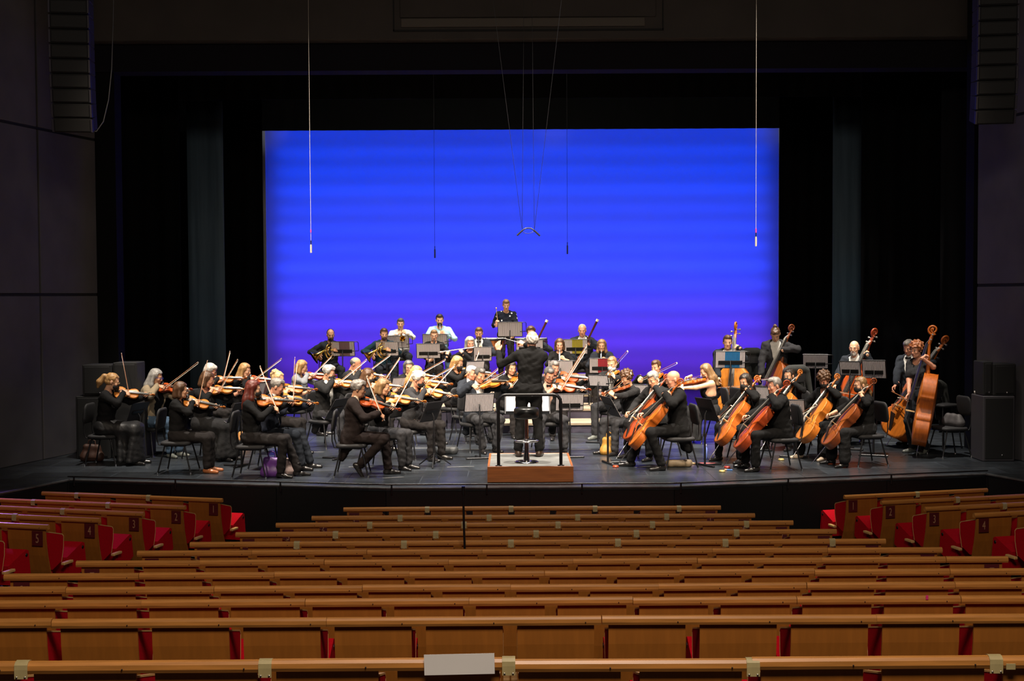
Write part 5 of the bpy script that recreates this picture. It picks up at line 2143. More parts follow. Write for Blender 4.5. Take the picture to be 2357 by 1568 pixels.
def music_stand(px, py, d, floor, yaw, tilt, label, kind='ribbed', w=0.50, h=0.33, folder=None, bar=True, handle=1, base='T', sheet=True):
    """desk centre at pixel (px,py), distance d. yaw: direction the desk's BACK faces is -yaw dir; desk opens towards the player at +Y local"""
    P = at(px, py, d)
    t = empty('music_stand', (P.x, P.y, floor), -R(yaw))
    tag(t, label, 'stand', 'music stands on stage')
    zc = P.z - floor
    D = Matrix.Translation((0, 0, zc)) @ Matrix.Rotation(R(tilt), 4, 'X')      # local x width, z height, -y is the back
    if kind == 'ribbed':
        mb = MB().box((-w / 2, 0.002, -h / 2), (w / 2, 0.010, h / 2), 0, D)
        mb.build('desk', M_RIBD, t)
        rb, rf = MB(), MB()
        n = int(w / 0.022)
        for k in range(n):
            x = -w / 2 + w * (k + 0.5) / n
            u = k / n
            tgt = rf if (folder and 0.30 < u < 0.78) else rb
            tgt.box((x - w / n * 0.30, -0.006, -h / 2 + 0.004), (x + w / n * 0.30, 0.002, h / 2 - 0.004), 0, D)
        rb.build('ribbed_panel', M_RIB, t)['kind'] = 'stuff'
        if folder:
            rf.build('folder_behind_ribs', mat('folder_' + folder, FOLD[folder], 0.5), t)['kind'] = 'stuff'
        fr = MB()
        c = [Vector((-w / 2, 0, -h / 2)), Vector((-w / 2, 0, h / 2)), Vector((w / 2, 0, h / 2)), Vector((w / 2, 0, -h / 2))]
        for k in range(4):
            fr.tube([D @ c[k], D @ c[(k + 1) % 4]], 0.009, 6)
        fr.build('rim', M_BLKMETAL, t)
        if bar:
            MB().bev((-w * 0.40, -0.022, -0.085), (w * 0.40, -0.007, -0.015), 0.004, 0, D).build('label_bar', M_BLACK, t)
        if handle:
            s = handle
            MB().tube([D @ Vector((s * w / 2, -0.01, h / 2)), D @ Vector((s * (w / 2 + 0.07), -0.01, h / 2)), D @ Vector((s * (w / 2 + 0.085), -0.01, h / 2 - 0.02)),
                       D @ Vector((s * (w / 2 + 0.085), -0.01, -0.04)), D @ Vector((s * (w / 2 - 0.04), -0.01, -0.05))], 0.008, 6).build('side_handle', M_BLKMETAL, t)
    else:
        MB().bev((-w / 2, -0.004, -h / 2), (w / 2, 0.006, h / 2), 0.004, 0, D).build('desk', mat('stand_black', (0.022, 0.021, 0.024), 0.5), t)
        MB().bev((-w * .35, -0.016, -0.03), (w * .35, -0.004, 0.03), 0.004, 0, D).build('brace', M_BLKMETAL, t)
    MB().bev((-w / 2 * 0.95, 0.0, -h / 2 - 0.012), (w / 2 * 0.95, 0.065, -h / 2), 0.003, 0, D).build('shelf', M_BLKMETAL, t)
    if sheet:
        MB().box((-w * 0.42, 0.012, -h / 2 + 0.002), (w * 0.42, 0.016, h / 2 * 0.86), 0, D).build('sheet_music', M_PAPER, t)
    top = D @ Vector((0, -0.012, -0.02))
    MB().tube([(top.x, top.y, top.z), (0, -0.035, top.z - 0.06), (0, -0.035, zc * 0.5)], 0.011, 8).build('inner_post', M_BLKMETAL, t)
    MB().tube([(0, -0.035, zc * 0.55), (0, -0.035, 0.03)], 0.016, 8).build('outer_post', M_BLKMETAL, t)
    MB().tube([(0, -0.035, zc * 0.55 + .02), (0, -0.035, zc * 0.55 - .02)], 0.021, 8).build('collar', M_BLKMETAL, t)
    if base == 'T':
        MB().bev((-0.22, -0.055, 0.0), (0.22, -0.015, 0.028), 0.006).build('foot', M_BLKMETAL, t)
        MB().bev((-0.02, -0.05, 0.0), (0.02, 0.26, 0.028), 0.006).build('foot', M_BLKMETAL, t)
    else:
        for k in range(3):
            a = R(90 + 120 * k)
            e = Vector((0.27 * math.cos(a), -0.035 + 0.27 * math.sin(a), 0.012))
            MB().tube([(0, -0.035, 0.20), e], 0.009, 6).build('leg', M_BLKMETAL, t)
            MB().tube([(0, -0.035, 0.06), Vector((0, -0.035, 0.2)).lerp(e, 0.55)], 0.006, 6).build('strut', M_BLKMETAL, t)
    return t
# ------------------------------------------------------------------ the players
PEOPLE = []


def add(desc, label, crown, d, yaw, inst, **kw):
    sp = dict(desc=desc, label=label, crown=crown, d=d, yaw=yaw, inst=inst)
    sp['hands'] = {'violin': hold_violin, 'viola': hold_violin, 'cello': hold_cello, 'bass': hold_bass, 'flute': hold_flute, 'oboe': hold_pipe,
                   'clarinet': hold_pipe, 'trumpet': hold_pipe, 'horn': hold_horn, 'bassoon': hold_bassoon}.get(inst, hold_free)
    sp.update(kw)
    PEOPLE.append(sp)


BLK = ('sweater', 'black')
# ---- first and second violins, left
add('masked violinist in satin skirt', 'masked violinist in black top and long satin skirt, seated before a handbag', (264, 860), 18.8, 92, 'violin', sex='w',
    hair=('ponytail', 'blond'), top=BLK, bottom=('skirt', 'blacksatin'), mask='black', glasses='gold', head=(-18, 16, 0), lean=6, var='amber', ny=-12, bang=10, bh=0.1, rho=50, bskew=0.3)
add('violinist in beige cardigan', 'violinist in beige cardigan, black top and jeans wearing blue glasses', (362.5, 850.5), 19.8, 118, 'violin', sex='w', hair=('long', 'grey'),
    top=('cardigan', 'beige'), under=('undershirt', 'black'), bottom=('trousers', 'jeans'), glasses='blue', head=(-22, 14, 0), shoes='grey', ny=-14, bang=2, bh=0.13, rho=36, skin='m', var='red', cuffs=False, bskew=-0.45)
add('violinist in tan shoes', 'violinist in sheer-sleeved black top, dark trousers and tan shoes', (417, 879.5), 17.9, 92, 'violin', sex='w', hair=('bob', 'brown'),
    top=BLK, shoes='tan', glasses='dark', head=(-12, 8, 0), lean=0, ny=-14, np=-12, rho=44, bh=0.1, bang=16, var='amber', bulk=1.08)
add('violinist in long dark skirt', 'violinist in black blouse and long dark skirt seated behind a music stand', (481, 856), 19.3, 112, 'violin', sex='w', hair=('bob', 'brown'),
    top=('blouse', 'black'), neckline=0.05, sleeve='three', bottom=('skirt', 'charcoal'), head=(-20, 14, 0), ny=-18, np=4, rho=34, bh=0.14, glasses='gold', var='amber', skin='r', bskew=-0.2)
add('spectacled violinist behind the long skirt', 'violinist in black with dark glasses, playing behind the long dark skirt', (488, 837.5), 21.5, 112, 'violin', sex='w', hair=('bobfringe', 'white'),
    top=BLK, glasses='dark', head=(-22, 14, 0), ny=-20, np=6, rho=34, bh=0.12, skin='r', var='orange')
add('violinist beside the blue-grey curtain', 'violinist in black playing just beside the blue-grey curtain', (566, 837), 22.0, 116, 'violin', sex='w', hair=('long', 'blond'),
    top=BLK, head=(-14, 10, 0), ny=-22, rho=36, bh=0.14, bang=0, var='red', bskew=-0.55)
add('masked violinist above the purple bag', 'masked violinist in black sweater and heels, seated above a purple bag', (584, 876), 17.4, 92, 'violin', sex='w', hair=('long', 'red'),
    top=BLK, mask='black', glasses='dark', head=(-14, 10, 0), lean=-2, ny=-16, np=-6, rho=44, bh=0.24, bang=20, bskew=0.40, boots=True, var='orange', bulk=1.05,
    feet={1: (0.10, 0.42), -1: (-0.10, 0.62)})
add('violinist in navy suit', 'violinist in dark navy suit and white shirt beside the purple bag', (642.6, 872), 18.2, 96, 'violin', hair=('short', 'saltpepper'),
    top=('jacket', 'navy'), bottom=('trousers', 'slate'), head=(-12, 14, 0), lean=8, ny=-20, np=-4, rho=40, bh=0.15, bang=14, skin='r', var='amber', tie='bow', belly=0.03,
    feet={1: (0.14, 0.55), -1: (-0.12, 0.60)})
add('bare-armed violinist behind the navy suit', 'bare-armed violinist in black playing behind the navy suit', (643.6, 855), 19.9, 100, 'violin', sex='w', hair=('updo', 'lightblond'),
    top=('dress', 'black'), sleeve='short', head=(-10, 14, 0), ny=-20, rho=40, bh=0.15, var='orange')
add('violinist in pale grey top', 'violinist in pale grey top seated in front of the backdrop edge', (698, 830), 22.7, 104, 'violin', sex='w', hair=('bob', 'blond'),
    top=('sweater', 'grey'), head=(-8, 12, 0), ny=-20, np=2, rho=36, bh=0.14, bang=-4, bottom=('trousers', 'greydk'), var='red', bskew=-0.5)
add('masked violinist in tailcoat', 'masked violinist in black tailcoat and white shirt with glasses', (760, 842), 20.8, 124, 'violin', hair=('wavy', 'grey'),
    top=('tails', 'charcoal'), bottom=('trousers', 'greydk'), mask='black', glasses='brown', head=(-22, 14, 0), ny=-22, rho=36, bh=0.13, bang=0, tie='bow', var='orange',
    feet={1: (0.14, 0.50), -1: (-0.16, 0.40)}, bskew=-0.45)
add('spectacled violinist below the horns', 'violinist in black jacket and pale shirt, playing below the french horns', (823.5, 824), 22.8, 114, 'violin', hair=('bald', 'darkgrey'),
    top=('jacket', 'charcoal'), glasses='gold', head=(-12, 18, 0), lean=8, ny=-16, rho=36, bh=0.13, bang=0, skin='r', under=('shirt_front', 'cream'), bskew=-0.5)
add('masked violinist behind the leader', 'masked violinist in black with glasses, playing behind the leader', (851, 849), 20.4, 120, 'violin', sex='w', hair=('long', 'brown'),
    top=BLK, sleeve='three', mask='black', glasses='gold', head=(-22, 14, 0), ny=-24, rho=36, bh=0.13, var='amber', bskew=-0.3)
add('leader in brown-black suit', 'leading violinist in brown-black suit with one foot tucked under the chair', (827, 876), 17.5, 88, 'violin', hair=('wavy', 'saltpepper'),
    top=('jacket', 'brownblack'), bottom=('trousers', 'brownblack'), longcoat=True, glasses='dark', head=(-2, 8, 0), lean=4, ny=-8, np=-12, rho=30, bh=0.34, bang=22, bskew=0.55, skin='d', var='red', belly=0.04,
    feet={1: (0.12, 0.12, 0.17), -1: (-0.10, 0.50)}, heelup=1, under=('shirt_front', 'cream'))
add('violinist in black boots', 'violinist in black sweater, grey trousers and black boots beside the leader', (885.6, 872.6), 18.2, 114, 'violin', sex='w', hair=('bob', 'darkblond'),
    top=BLK, bottom=('trousers', 'greydk'), boots=True, head=(-10, 12, 0), ny=-28, np=-4, rho=42, bh=0.26, bang=6, var='amber', bskew=-0.3)
add('masked violinist in grey pullover', 'masked violinist in dark grey pullover with glasses before a black stand', (968, 856), 19.2, 118, 'violin', hair=('wavy', 'white'),
    top=('sweater', 'greydk'), mask='black', glasses='brown', head=(-16, 16, 0), lean=8, ny=-26, np=-4, rho=42, bh=0.13, bang=2, skin='r', var='amber', belly=0.04, bskew=-0.4)
add('violinist in front of the clarinet', 'violinist in black and glasses glancing out from below the clarinet', (940, 830.5), 22.8, 120, 'violin', sex='w', hair=('bob', 'darkgrey'),
    top=BLK, glasses='dark', head=(44, 6, 6), ny=-18, rho=34, bh=0.13, bang=-6, bskew=-0.6)
add('violinist hidden by the grey pullover', 'violinist in black mostly hidden behind the dark grey pullover', (963, 844), 21.2, 118, 'violin', sex='w', hair=('long', 'blond'),
    top=BLK, head=(-10, 18, 0), ny=-20, rho=34, bh=0.14, bang=-8, var='orange', bskew=-0.6)
# ---- around the podium
add('masked violist below the flute', 'masked violist in black top seated just below the flute', (1056.6, 821), 23.0, 124, 'viola', sex='w', hair=('bob', 'blond'),
    top=BLK, mask='black', head=(-10, 16, 0), ny=-24, rho=36, bh=0.12, bang=-6, var='orange')
add('violist hidden behind the tuxedo', 'violist in dark suit half hidden behind the tuxedo near the podium', (1087, 843), 21.4, 140, 'viola', hair=('short', 'white'),
    top=('jacket', 'slate'), bottom=('trousers', 'greydk'), head=(-10, 12, 0), ny=-20, rho=30, bh=0.30, bang=-10, skin='r')
add('violist in tuxedo facing the hall', 'violist in tuxedo facing the hall behind the ribbed stand by the podium', (1107, 847), 20.1, 150, 'viola', hair=('short', 'darkgrey'),
    top=('tails', 'slate'), bottom=('trousers', 'greydk'), head=(-4, 14, 0), lean=8, ny=-16, np=14, rho=24, bh=0.38, bang=-6, tie='bow', skin='m', var='amber', spread=0.2,
    feet={1: (0.10, 0.40), -1: (-0.16, 0.36)})
add('violist half hidden by the conductor', 'violist in black half hidden behind the conductor', (1178, 832), 22.3, 160, 'viola', sex='w', hair=('bob', 'dark'), top=BLK, head=(-5, 12, 0), ny=-20, bh=0.3, var='orange')
add('violist in salmon waistcoat', 'violist in tailcoat and salmon waistcoat facing the hall behind a ribbed stand', (1266, 847), 20.1, 172, 'viola', hair=('short', 'darkgrey'),
    top=('tails', 'charcoal'), bottom=('trousers', 'greydk'), under=('waistcoat', 'salmon'), glasses='dark', head=(-14, 20, 0), lean=8, ny=-58, np=-2, rho=48, bh=0.12, bang=24, tie='bow', var='red', spread=0.19, skin='r', bskew=-0.4)
add('violist behind the salmon waistcoat', 'violist in black playing behind the salmon waistcoat', (1277, 831.5), 22.0, 172, 'viola', sex='w', hair=('short', 'saltpepper'), top=BLK,
    head=(-16, 14, 0), ny=-58, rho=46, bh=0.12, bang=24, var='red', skin='r', bskew=-0.45)
add('violist in pale blue mask', 'violist in dark jacket and pale blue mask', (1407, 821.7), 22.0, 208, 'viola', hair=('bun', 'darkblond'), top=('jacket', 'charcoal'), mask='blue',
    bottom=('trousers', 'greydk'), head=(0, 14, 0), ny=-18, np=4, rho=26, bh=0.28, bang=22, cuffs=True, shoes='grey', bskew=-0.1)
add('violist in dark shirt', 'violist in dark shirt and wristwatch seated before the blue mask', (1439, 854), 19.8, 236, 'viola', hair=('curly', 'brown'), top=('shirt', 'charcoal'),
    bottom=('trousers', 'greydk'), head=(0, 14, 0), ny=-16, np=-2, rho=26, bh=0.38, bang=10, var='brown', skin='m')
add('violist behind the first cellists', 'violist in black glimpsed behind the first two cellists', (1509, 829.5), 22.3, 212, 'viola', hair=('short', 'brown'), top=('jacket', 'black'), head=(8, 10, 0), ny=-20, rho=28, bh=0.3, bang=-2, var='orange')
add('violist in sleeveless gown', 'violist in sleeveless black gown seated on the cello side', (1620, 839), 21.2, 262, 'viola', sex='w', hair=('longwavy', 'darkblond'), top=('dress', 'black'), sleeve='bare',
    bottom=('skirt', 'charcoal'), head=(-4, 18, 0), ny=-6, np=-4, rho=20, bh=0.30, bang=-12, var='orange', neckline=0.06)
# ---- cellos
add('cellist in dark grey suit', 'cellist in dark grey suit seated behind the long black tailcoat', (1499, 856), 19.2, 232, 'cello', hair=('short', 'grey'), top=('jacket', 'charcoal'), bottom=('trousers', 'black'),
    head=(-6, 18, 0), lean=8, skin='l', var='red', spread=0.24, bh=0.30, under=('shirt_front', 'salmon'), cturn=0.4)
add('cellist in long black tailcoat', 'cellist in long black tailcoat seated nearest the podium', (1546, 854), 18.1, 262, 'cello', hair=('none', 'grey'), top=('tails', 'black'), bottom=('trousers', 'black'), glasses='brown',
    head=(-4, 12, 0), lean=2, skin='r', var='orange', spread=0.24, bh=0.24, under=('shirt_front', 'salmon'), longcoat=True, feet={1: (0.24, 0.62), -1: (-0.24, 0.30)})
add('masked cellist in low-cut top', 'masked cellist in low-cut black top seated behind the black blazer', (1713.6, 861), 18.9, 232, 'cello', sex='w', hair=('long', 'dark'), top=BLK, neckline=0.05, mask='black',
    head=(-8, 10, 0), var='orange', spread=0.22, bottom=('trousers', 'black'), bh=0.34, skin='m', cturn=0.5)
add('cellist in black blazer', 'cellist in black blazer and black trousers at the stage edge', (1780, 869), 17.9, 262, 'cello', sex='w', hair=('short', 'saltpepper'), top=('blazer', 'black'), under=('undershirt', 'black'), bottom=('trousers', 'black'),
    head=(-6, 10, 0), var='red', spread=0.22, bh=0.24, skin='r', bulk=1.15, belly=0.03, s=1.0)
add('masked cellist before the standing basses', 'masked cellist in black playing in front of the standing bassist', (1815.6, 849), 20.4, 224, 'cello', sex='w', hair=('lowpony', 'dark'), top=BLK, neckline=0.05, mask='black',
    head=(4, 6, 0), var='amber', spread=0.22, bottom=('trousers', 'black'), bh=0.3, skin='m', cturn=0.4)
add('masked cellist in wide trousers', 'masked cellist in black cardigan, wide trousers and pale shoes', (1892.5, 859), 19.1, 230, 'cello', sex='w', hair=('curly', 'brown'), top=BLK, neckline=0.05, mask='black', head=(-12, 28, 0), lean=8,
    var='amber', spread=0.22, bottom=('trousers', 'black'), wide=True, shoes='beige', bh=0.36, skin='r', cturn=0.45)
add('masked cellist in heels', 'masked cellist in wide black skirt-trousers and heels at the stage edge', (1978, 868), 18.3, 258, 'cello', sex='w', hair=('lowpony', 'darkblond'), top=('sweater', 'black'), sleeve='three', mask='black',
    head=(-4, 8, 0), var='brown', spread=0.22, bottom=('trousers', 'charcoal'), wide=True, boots=True, bh=0.36, glasses='dark', neckline=0.04)
# ---- double basses
add('bassist behind the blue folder', 'bassist in dark suit playing behind the stand with the blue folder', (1674.7, 772), 22.6, 186, 'bass', hair=('short', 'brown'), top=('jacket', 'slate'), stand=True, head=(0, 4, 0), var='amber',
    cax=(-0.06, -0.16, 0.98), cb=(-0.06, 0.44, 0.17), bh=0.2, lelb=(-0.7, 0.1, -1))
add('standing bassist in grey suit', 'standing bassist in charcoal grey suit and white shirt', (1784, 752), 23.6, 200, 'bass', hair=('topbun', 'brown'), top=('jacket', 'greydk'), stand=True, head=(-6, 30, 0), lean=12, var='brown',
    cax=(-0.30, -0.22, 0.93), cb=(0.18, 0.40, 0.17), cturn=1.2, bh=0.12, lh=1.34)
add('bassist in brown glasses', 'bassist in dark jacket and brown glasses with a wristwatch', (1966, 784.7), 21.0, 214, 'bass', hair=('bald', 'white'), beard='white', top=('jacket', 'slate'), stand=True, glasses='brown', head=(-6, 2, 0), var='red',
    cax=(-0.30, -0.20, 0.93), cb=(0.14, 0.42, 0.17), bh=0.2, lh=1.42, cturn=0.5, lelb=(-0.7, 0.1, -1))
add('bassist behind the short-sleeved player', 'bassist in dark jacket standing behind the short-sleeved bass player', (2089, 783.7), 20.6, 226, 'bass', hair=('short', 'saltpepper'), top=('jacket', 'slate'), stand=True, head=(0, 18, 0), lean=6, var='orange',
    cax=(-0.44, -0.22, 0.87), cb=(0.10, 0.46, 0.17), cturn=0.5, bh=0.2, skin='r', tie='bow', lh=1.36)
add('short-sleeved bassist', 'standing bassist in short-sleeved dark blouse and grey trousers', (2108, 787.5), 19.6, 236, 'bass', sex='w', hair=('curly', 'ginger'), top=('blouse', 'greydk'), neckline=0.04, sleeve='short', stand=True, head=(-2, 8, 0), var='orange',
    cax=(-0.13, -0.10, 0.98), cb=(-0.26, 0.36, 0.17), cturn=1.3, bh=0.24, bottom=('trousers', 'slate'), skin='r', lh=1.36, shoes='grey', lelb=(-1, 0, -0.55))
# ---- winds, brass, percussion on the risers
add('horn player beside the open backdrop', 'french horn player in dark clothes seated apart before the backdrop', (761, 758), 25.2, 160, 'horn', hair=('receding', 'dark'), beard='dark', top=('shirt', 'slate'), bottom=('trousers', 'slate'), floor=0.55, head=(4, 6, 0), skin='m')
add('horn player in teal shirt', 'french horn player in teal shirt seated before the white shirt', (884, 756), 25.2, 166, 'horn', hair=('short', 'brown'), beard='brown', top=('shirt', 'teal'), bottom=('trousers', 'slate'), floor=0.55, head=(0, 6, 0))
add('trumpeter in white shirt', 'trumpeter in white shirt on the rear riser', (922, 733), 26.6, 170, 'trumpet', hair=('short', 'darkgrey'), top=('shirt', 'white'), bottom=('trousers', 'slate'), floor=0.74, head=(6, 4, 0), pitch=-14, hp=(0.26, 0.30), belly=0.06, bulk=1.12)
add('trumpeter in light blue shirt', 'trumpeter in light blue shirt on the rear riser', (1012, 723.5), 26.6, 174, 'trumpet', hair=('short', 'dark'), beard='dark', top=('shirt', 'lightblue'), bottom=('trousers', 'jeans'), floor=0.74, head=(0, 6, 0), pitch=-52, hp=(0.20, 0.28), bulk=1.08)
add('clarinettist in glasses', 'clarinettist in black top and glasses behind a ribbed stand', (999, 759.5), 25.4, 176, 'clarinet', sex='w', hair=('short', 'darkblond'), top=('blouse', 'black'), sleeve='three', floor=0.55, glasses='dark', head=(0, 4, 0), pitch=-62, hp=(0.22, 0.42))
add('flautist in black', 'flautist in black cardigan holding a silver flute sideways', (1082, 776), 24.25, 176, 'flute', sex='w', hair=('bob', 'grey'), top=BLK, floor=0.38, head=(-12, 10, 0), skin='r')
add('clarinettist in bow tie', 'clarinettist in dinner jacket and bow tie behind the flautist', (1102, 754), 25.2, 184, 'clarinet', hair=('short', 'brown'), top=('jacket', 'slate'), tie='bow', floor=0.55, head=(0, 10, 0), pitch=-60, hp=(0.22, 0.42), skin='m', beard='brown')
add('bassoonist hidden by the conductor', 'bassoonist in black mostly hidden behind the conductor', (1222, 752), 25.2, 182, 'bassoon', hair=('wavy', 'brown'), top=('jacket', 'slate'), floor=0.55, head=(0, 6, 0))
add('oboist behind the plain ribbed stand', 'oboist in black seated behind the plain ribbed stand', (1288, 780), 24.1, 182, 'oboe', sex='w', hair=('bob', 'brown'), top=BLK, sleeve='three', floor=0.38, head=(0, 8, 0), pitch=-42, hp=(0.20, 0.34))
add('bassoonist behind the yellow folder', 'bassoonist in black suit behind the stand with the yellow folder', (1340, 747), 25.3, 186, 'bassoon', hair=('receding', 'white'), top=('jacket', 'slate'), floor=0.55, head=(0, 6, 0), skin='r')
add('oboist behind the red folder', 'oboist in dark jacket behind the stand with the red folder', (1385, 782), 24.1, 188, 'oboe', sex='w', hair=('long', 'darkblond'), top=('jacket', 'slate'), under=('undershirt', 'black'), cuffs=False, floor=0.38, head=(0, 6, 0), pitch=-50, hp=(0.20, 0.34), skin='m')


def free_timp(t, T, s, HC):
    return {1: (t(0.20, 0.18, 0.33), Vector((-0.1, 0.3, 0.6)), Vector((0.4, 1, 0)), 'grip', (0.35, -0.3, -1)),
            -1: (t(-0.12, 0.40, 0.02), Vector((0.2, 0.8, -0.25)), Vector((0, 0.2, 1)), 'bow', (-1, -0.2, -0.2))}


def free_conductor(t, T, s, HC):
    return {-1: (t(-0.47, 0.28, 0.56), Vector((-0.15, 0.35, 0.85)), Vector((-0.5, -0.8, 0)), 'open', (-0.7, -0.3, -0.9)),
            1: (t(-0.18, 0.36, 0.61), Vector((-0.75, 0.3, 0.35)), Vector((0.2, -0.7, 0.7)), 'grip', (1, 0.1, -0.5))}


add('timpanist in patterned sweater', 'timpanist in dark patterned sweater standing on the rear riser with a raised stick', (1165, 690), 27.3, 176, 'timp', hair=('short', 'darkblond'), top=('sweater', 'navy'), stand=True, floor=0.74, head=(0, 14, 0), sleeve='three', free=free_timp, motifs=True)
add('conductor in black sweater', 'conductor in black sweater and trousers standing on the podium, arms raised', (1226, 762), 17.75, 2, 'baton', hair=('fringe', 'white'), top=BLK, neck=0.02, stand=True, floor=0.225, head=(-8, 2, 0), lean=-2, free=free_conductor, skin='r', shoes='brown', bulk=0.98,
    bottom=('trousers', 'black'), feet={1: (0.14, 0.0), -1: (-0.15, 0.0)}, tilt=4)

VARS = ['orange', 'amber', 'red', 'orange', 'amber']
for i, sp in enumerate(PEOPLE):
    make_person(sp)
    inst, desc = sp['inst'], sp['desc']
    fz = sp.get('floor', 0.0)
    if not sp.get('stand'):
        chair(sp['_loc'], -sp['_yaw'], 'black padded chair under the ' + desc)
    if inst in VIOL:
        kind = {'bass': 'double bass'}.get(inst, inst)
        v = sp.get('var', VARS[i % 5])
        make_viol(inst, world_frame(sp, sp['_iM']), v, 'varnished %s of the %s' % (kind, desc))
        make_bow(inst, world_frame(sp, sp['_bM']), 'bow in the hand of the ' + desc)
    elif inst == 'flute':
        make_flute(world_frame(sp, sp['_iM']), 'silver flute held sideways by the ' + desc)
    elif inst == 'oboe':
        make_oboe(world_frame(sp, sp['_iM']), 'black oboe played by the ' + desc)
    elif inst == 'clarinet':
        make_clarinet(world_frame(sp, sp['_iM']), 'black clarinet played by the ' + desc)
    elif inst == 'trumpet':
        make_trumpet(world_frame(sp, sp['_iM']), 'brass trumpet raised by the ' + desc)
    elif inst == 'horn':
        make_horn(world_frame(sp, sp['_iM']), 'brass french horn held by the ' + desc)
    elif inst == 'bassoon':
        M = world_frame(sp, sp['_iM'])
        ml = M.inverted() @ (sp['_RM'] @ sp['_mouth'])
        make_bassoon(M, 'dark red bassoon of the ' + desc, ml)
# ------------------------------------------------------------------ podium and conductor's things
M_POD = wood('podium_wood', (0.34, 0.105, 0.025), 0.25, (0.8, 8, 14), 3, 0.45)
M_PODTOP = mat('podium_carpet', (0.16, 0.165, 0.16), 0.9, 0, 0.25, 6, 0.1, 80)
a, b = on_floor(1122, 1113), on_floor(1320, 1112)
px0, px1, py0 = a.x, b.x, (a.y + b.y) / 2
pod = empty('podium', ((px0 + px1) / 2, py0, 0))
tag(pod, 'low wooden conductor podium with grey carpeted top', 'podium')
hw, PD, PH = (px1 - px0) / 2, 1.42, 0.225
MB().bev((-hw, 0, 0.012), (hw, 0.03, PH), 0.004).build('front_board', M_POD, pod)
MB().bev((-hw, PD - 0.03, 0.012), (hw, PD, PH), 0.004).build('back_board', M_POD, pod)
MB().bev((-hw, 0.03, 0.012), (-hw + 0.03, PD - 0.03, PH), 0.004).build('side_board', M_POD, pod)
MB().bev((hw - 0.03, 0.03, 0.012), (hw, PD - 0.03, PH), 0.004).build('side_board', M_POD, pod)
MB().box((-hw + 0.03, 0.03, 0.012), (hw - 0.03, PD - 0.03, PH - 0.004)).build('carpet_top', M_PODTOP, pod)
MB().box((-hw + 0.05, 0.04, 0.0), (hw - 0.05, PD - 0.04, 0.012)).build('plinth', M_BLACK, pod)
rail = empty('podium_rail', pod.location + Vector((0, 0.05, PH)))
tag(rail, 'black tubular safety rail on the front of the podium', 'rail')
q0, q1 = at(1150, 910, py0), at(1290, 910, py0)
xl, xr, zt = at(1147, 960, py0).x - pod.location.x, at(1291, 960, py0).x - pod.location.x, q0.z - PH
pts = [(xl, 0, 0), (xl, 0, zt - 0.10)] + [(xl + 0.10 - 0.10 * math.cos(R(k)), 0, zt - 0.10 + 0.10 * math.sin(R(k))) for k in (20, 45, 70, 90)]
pts += [(xr - 0.10 + 0.10 * math.sin(R(k)), 0, zt - 0.10 + 0.10 * math.cos(R(k))) for k in (0, 20, 45, 70, 90)] + [(xr, 0, 0)]
MB().tube(pts, 0.022, 12).build('bar', M_BLKMETAL, rail)
for x in (xl, xr):
    MB().lathe([(0.045, 0), (0.045, 0.008), (0.025, 0.012)], 12, 0, Matrix.Translation((x, 0, 0))).build('flange', M_BLKMETAL, rail)
# stool
st = on_floor(1212, 1064, PH)
stool = empty('bar_stool', st)
tag(stool, 'chrome-stemmed stool with round black seat on the podium', 'stool')
zs = at(1210, 938, st.y).z - PH
MB().lathe([(0.0, 0.022), (0.05, 0.022), (0.15, 0.018), (0.165, 0.008), (0.165, 0)], 28).build('base', M_CHROME, stool)
MB().lathe([(0.045, 0.02), (0.036, 0.10), (0.030, 0.14), (0.026, 0.30), (0.026, zs - 0.14)], 16).build('stem', M_CHROME, stool)
zr = at(1210, 1015, st.y).z - PH
MB().tube([(0.155 * math.cos(2 * math.pi * k / 24), 0.155 * math.sin(2 * math.pi * k / 24), zr) for k in range(25)], 0.011, 8, cap=False).build('foot_ring', M_CHROME, stool)
MB().tube([(-0.155, 0, zr), (0.155, 0, zr)], 0.009, 8).build('ring_spoke', M_CHROME, stool)
MB().lathe([(0, zs - 0.15), (0.14, zs - 0.15), (0.168, zs - 0.135), (0.172, zs - 0.07), (0.170, zs - 0.025), (0.155, zs - 0.004), (0.10, zs), (0, zs + 0.002)], 32).build('seat', M_VINYL, stool)
# baton
c = [s for s in PEOPLE if s['inst'] == 'baton'][0]
tip, grip = at(1166, 784.5, 17.9), at(1199, 794, 17.72)
cT = torso_xf(type('P', (), dict(pz=0.93, twist=0, lean=c['lean'], side=c['tilt'])))
hand_w = c['_RM'] @ (cT @ Vector((-0.18, 0.36, 0.61)))
bt = new_thing('baton', frame(hand_w, tip - grip, (0, 0, 1)), 'thin white conducting baton in the conductor raised hand', 'baton')
MB().tube([(0, -0.02, 0), (0, 0.02, 0)], [0.006, 0.010], 8).build('cork_grip', M_MAPLE, bt)
MB().tube([(0, 0.01, 0), (0, 0.34, 0)], [0.0035, 0.0018], 6).build('shaft', M_WHITE, bt)

# ------------------------------------------------------------------ music stands
music_stand(789, 803, 24.95, 0.55, 2, 18, 'ribbed music stand before the horn player seated apart', w=.46, h=.30, folder='maroon')
music_stand(891, 803, 24.95, 0.55, 2, 18, 'ribbed music stand before the horn player in teal', w=.44, h=.29)
music_stand(986, 808, 24.9, 0.55, 0, 18, 'ribbed music stand before the clarinettist in glasses', w=.46, h=.30)
music_stand(916, 787, 26.2, 0.74, 0, 18, 'ribbed music stand before the trumpeter in white', w=.44, h=.26, bar=False)
music_stand(1001, 781, 26.2, 0.74, 0, 18, 'pale ribbed music stand before the trumpeter in light blue', w=.50, h=.22, bar=False, folder='white')
music_stand(1174, 758, 26.15, 0.74, 3, 18, 'ribbed music stand standing in front of the timpanist', w=.50, h=.31, bar=False)
music_stand(1111, 815, 23.65, 0.38, -4, 18, 'ribbed music stand before the flautist', w=.33, h=.27)
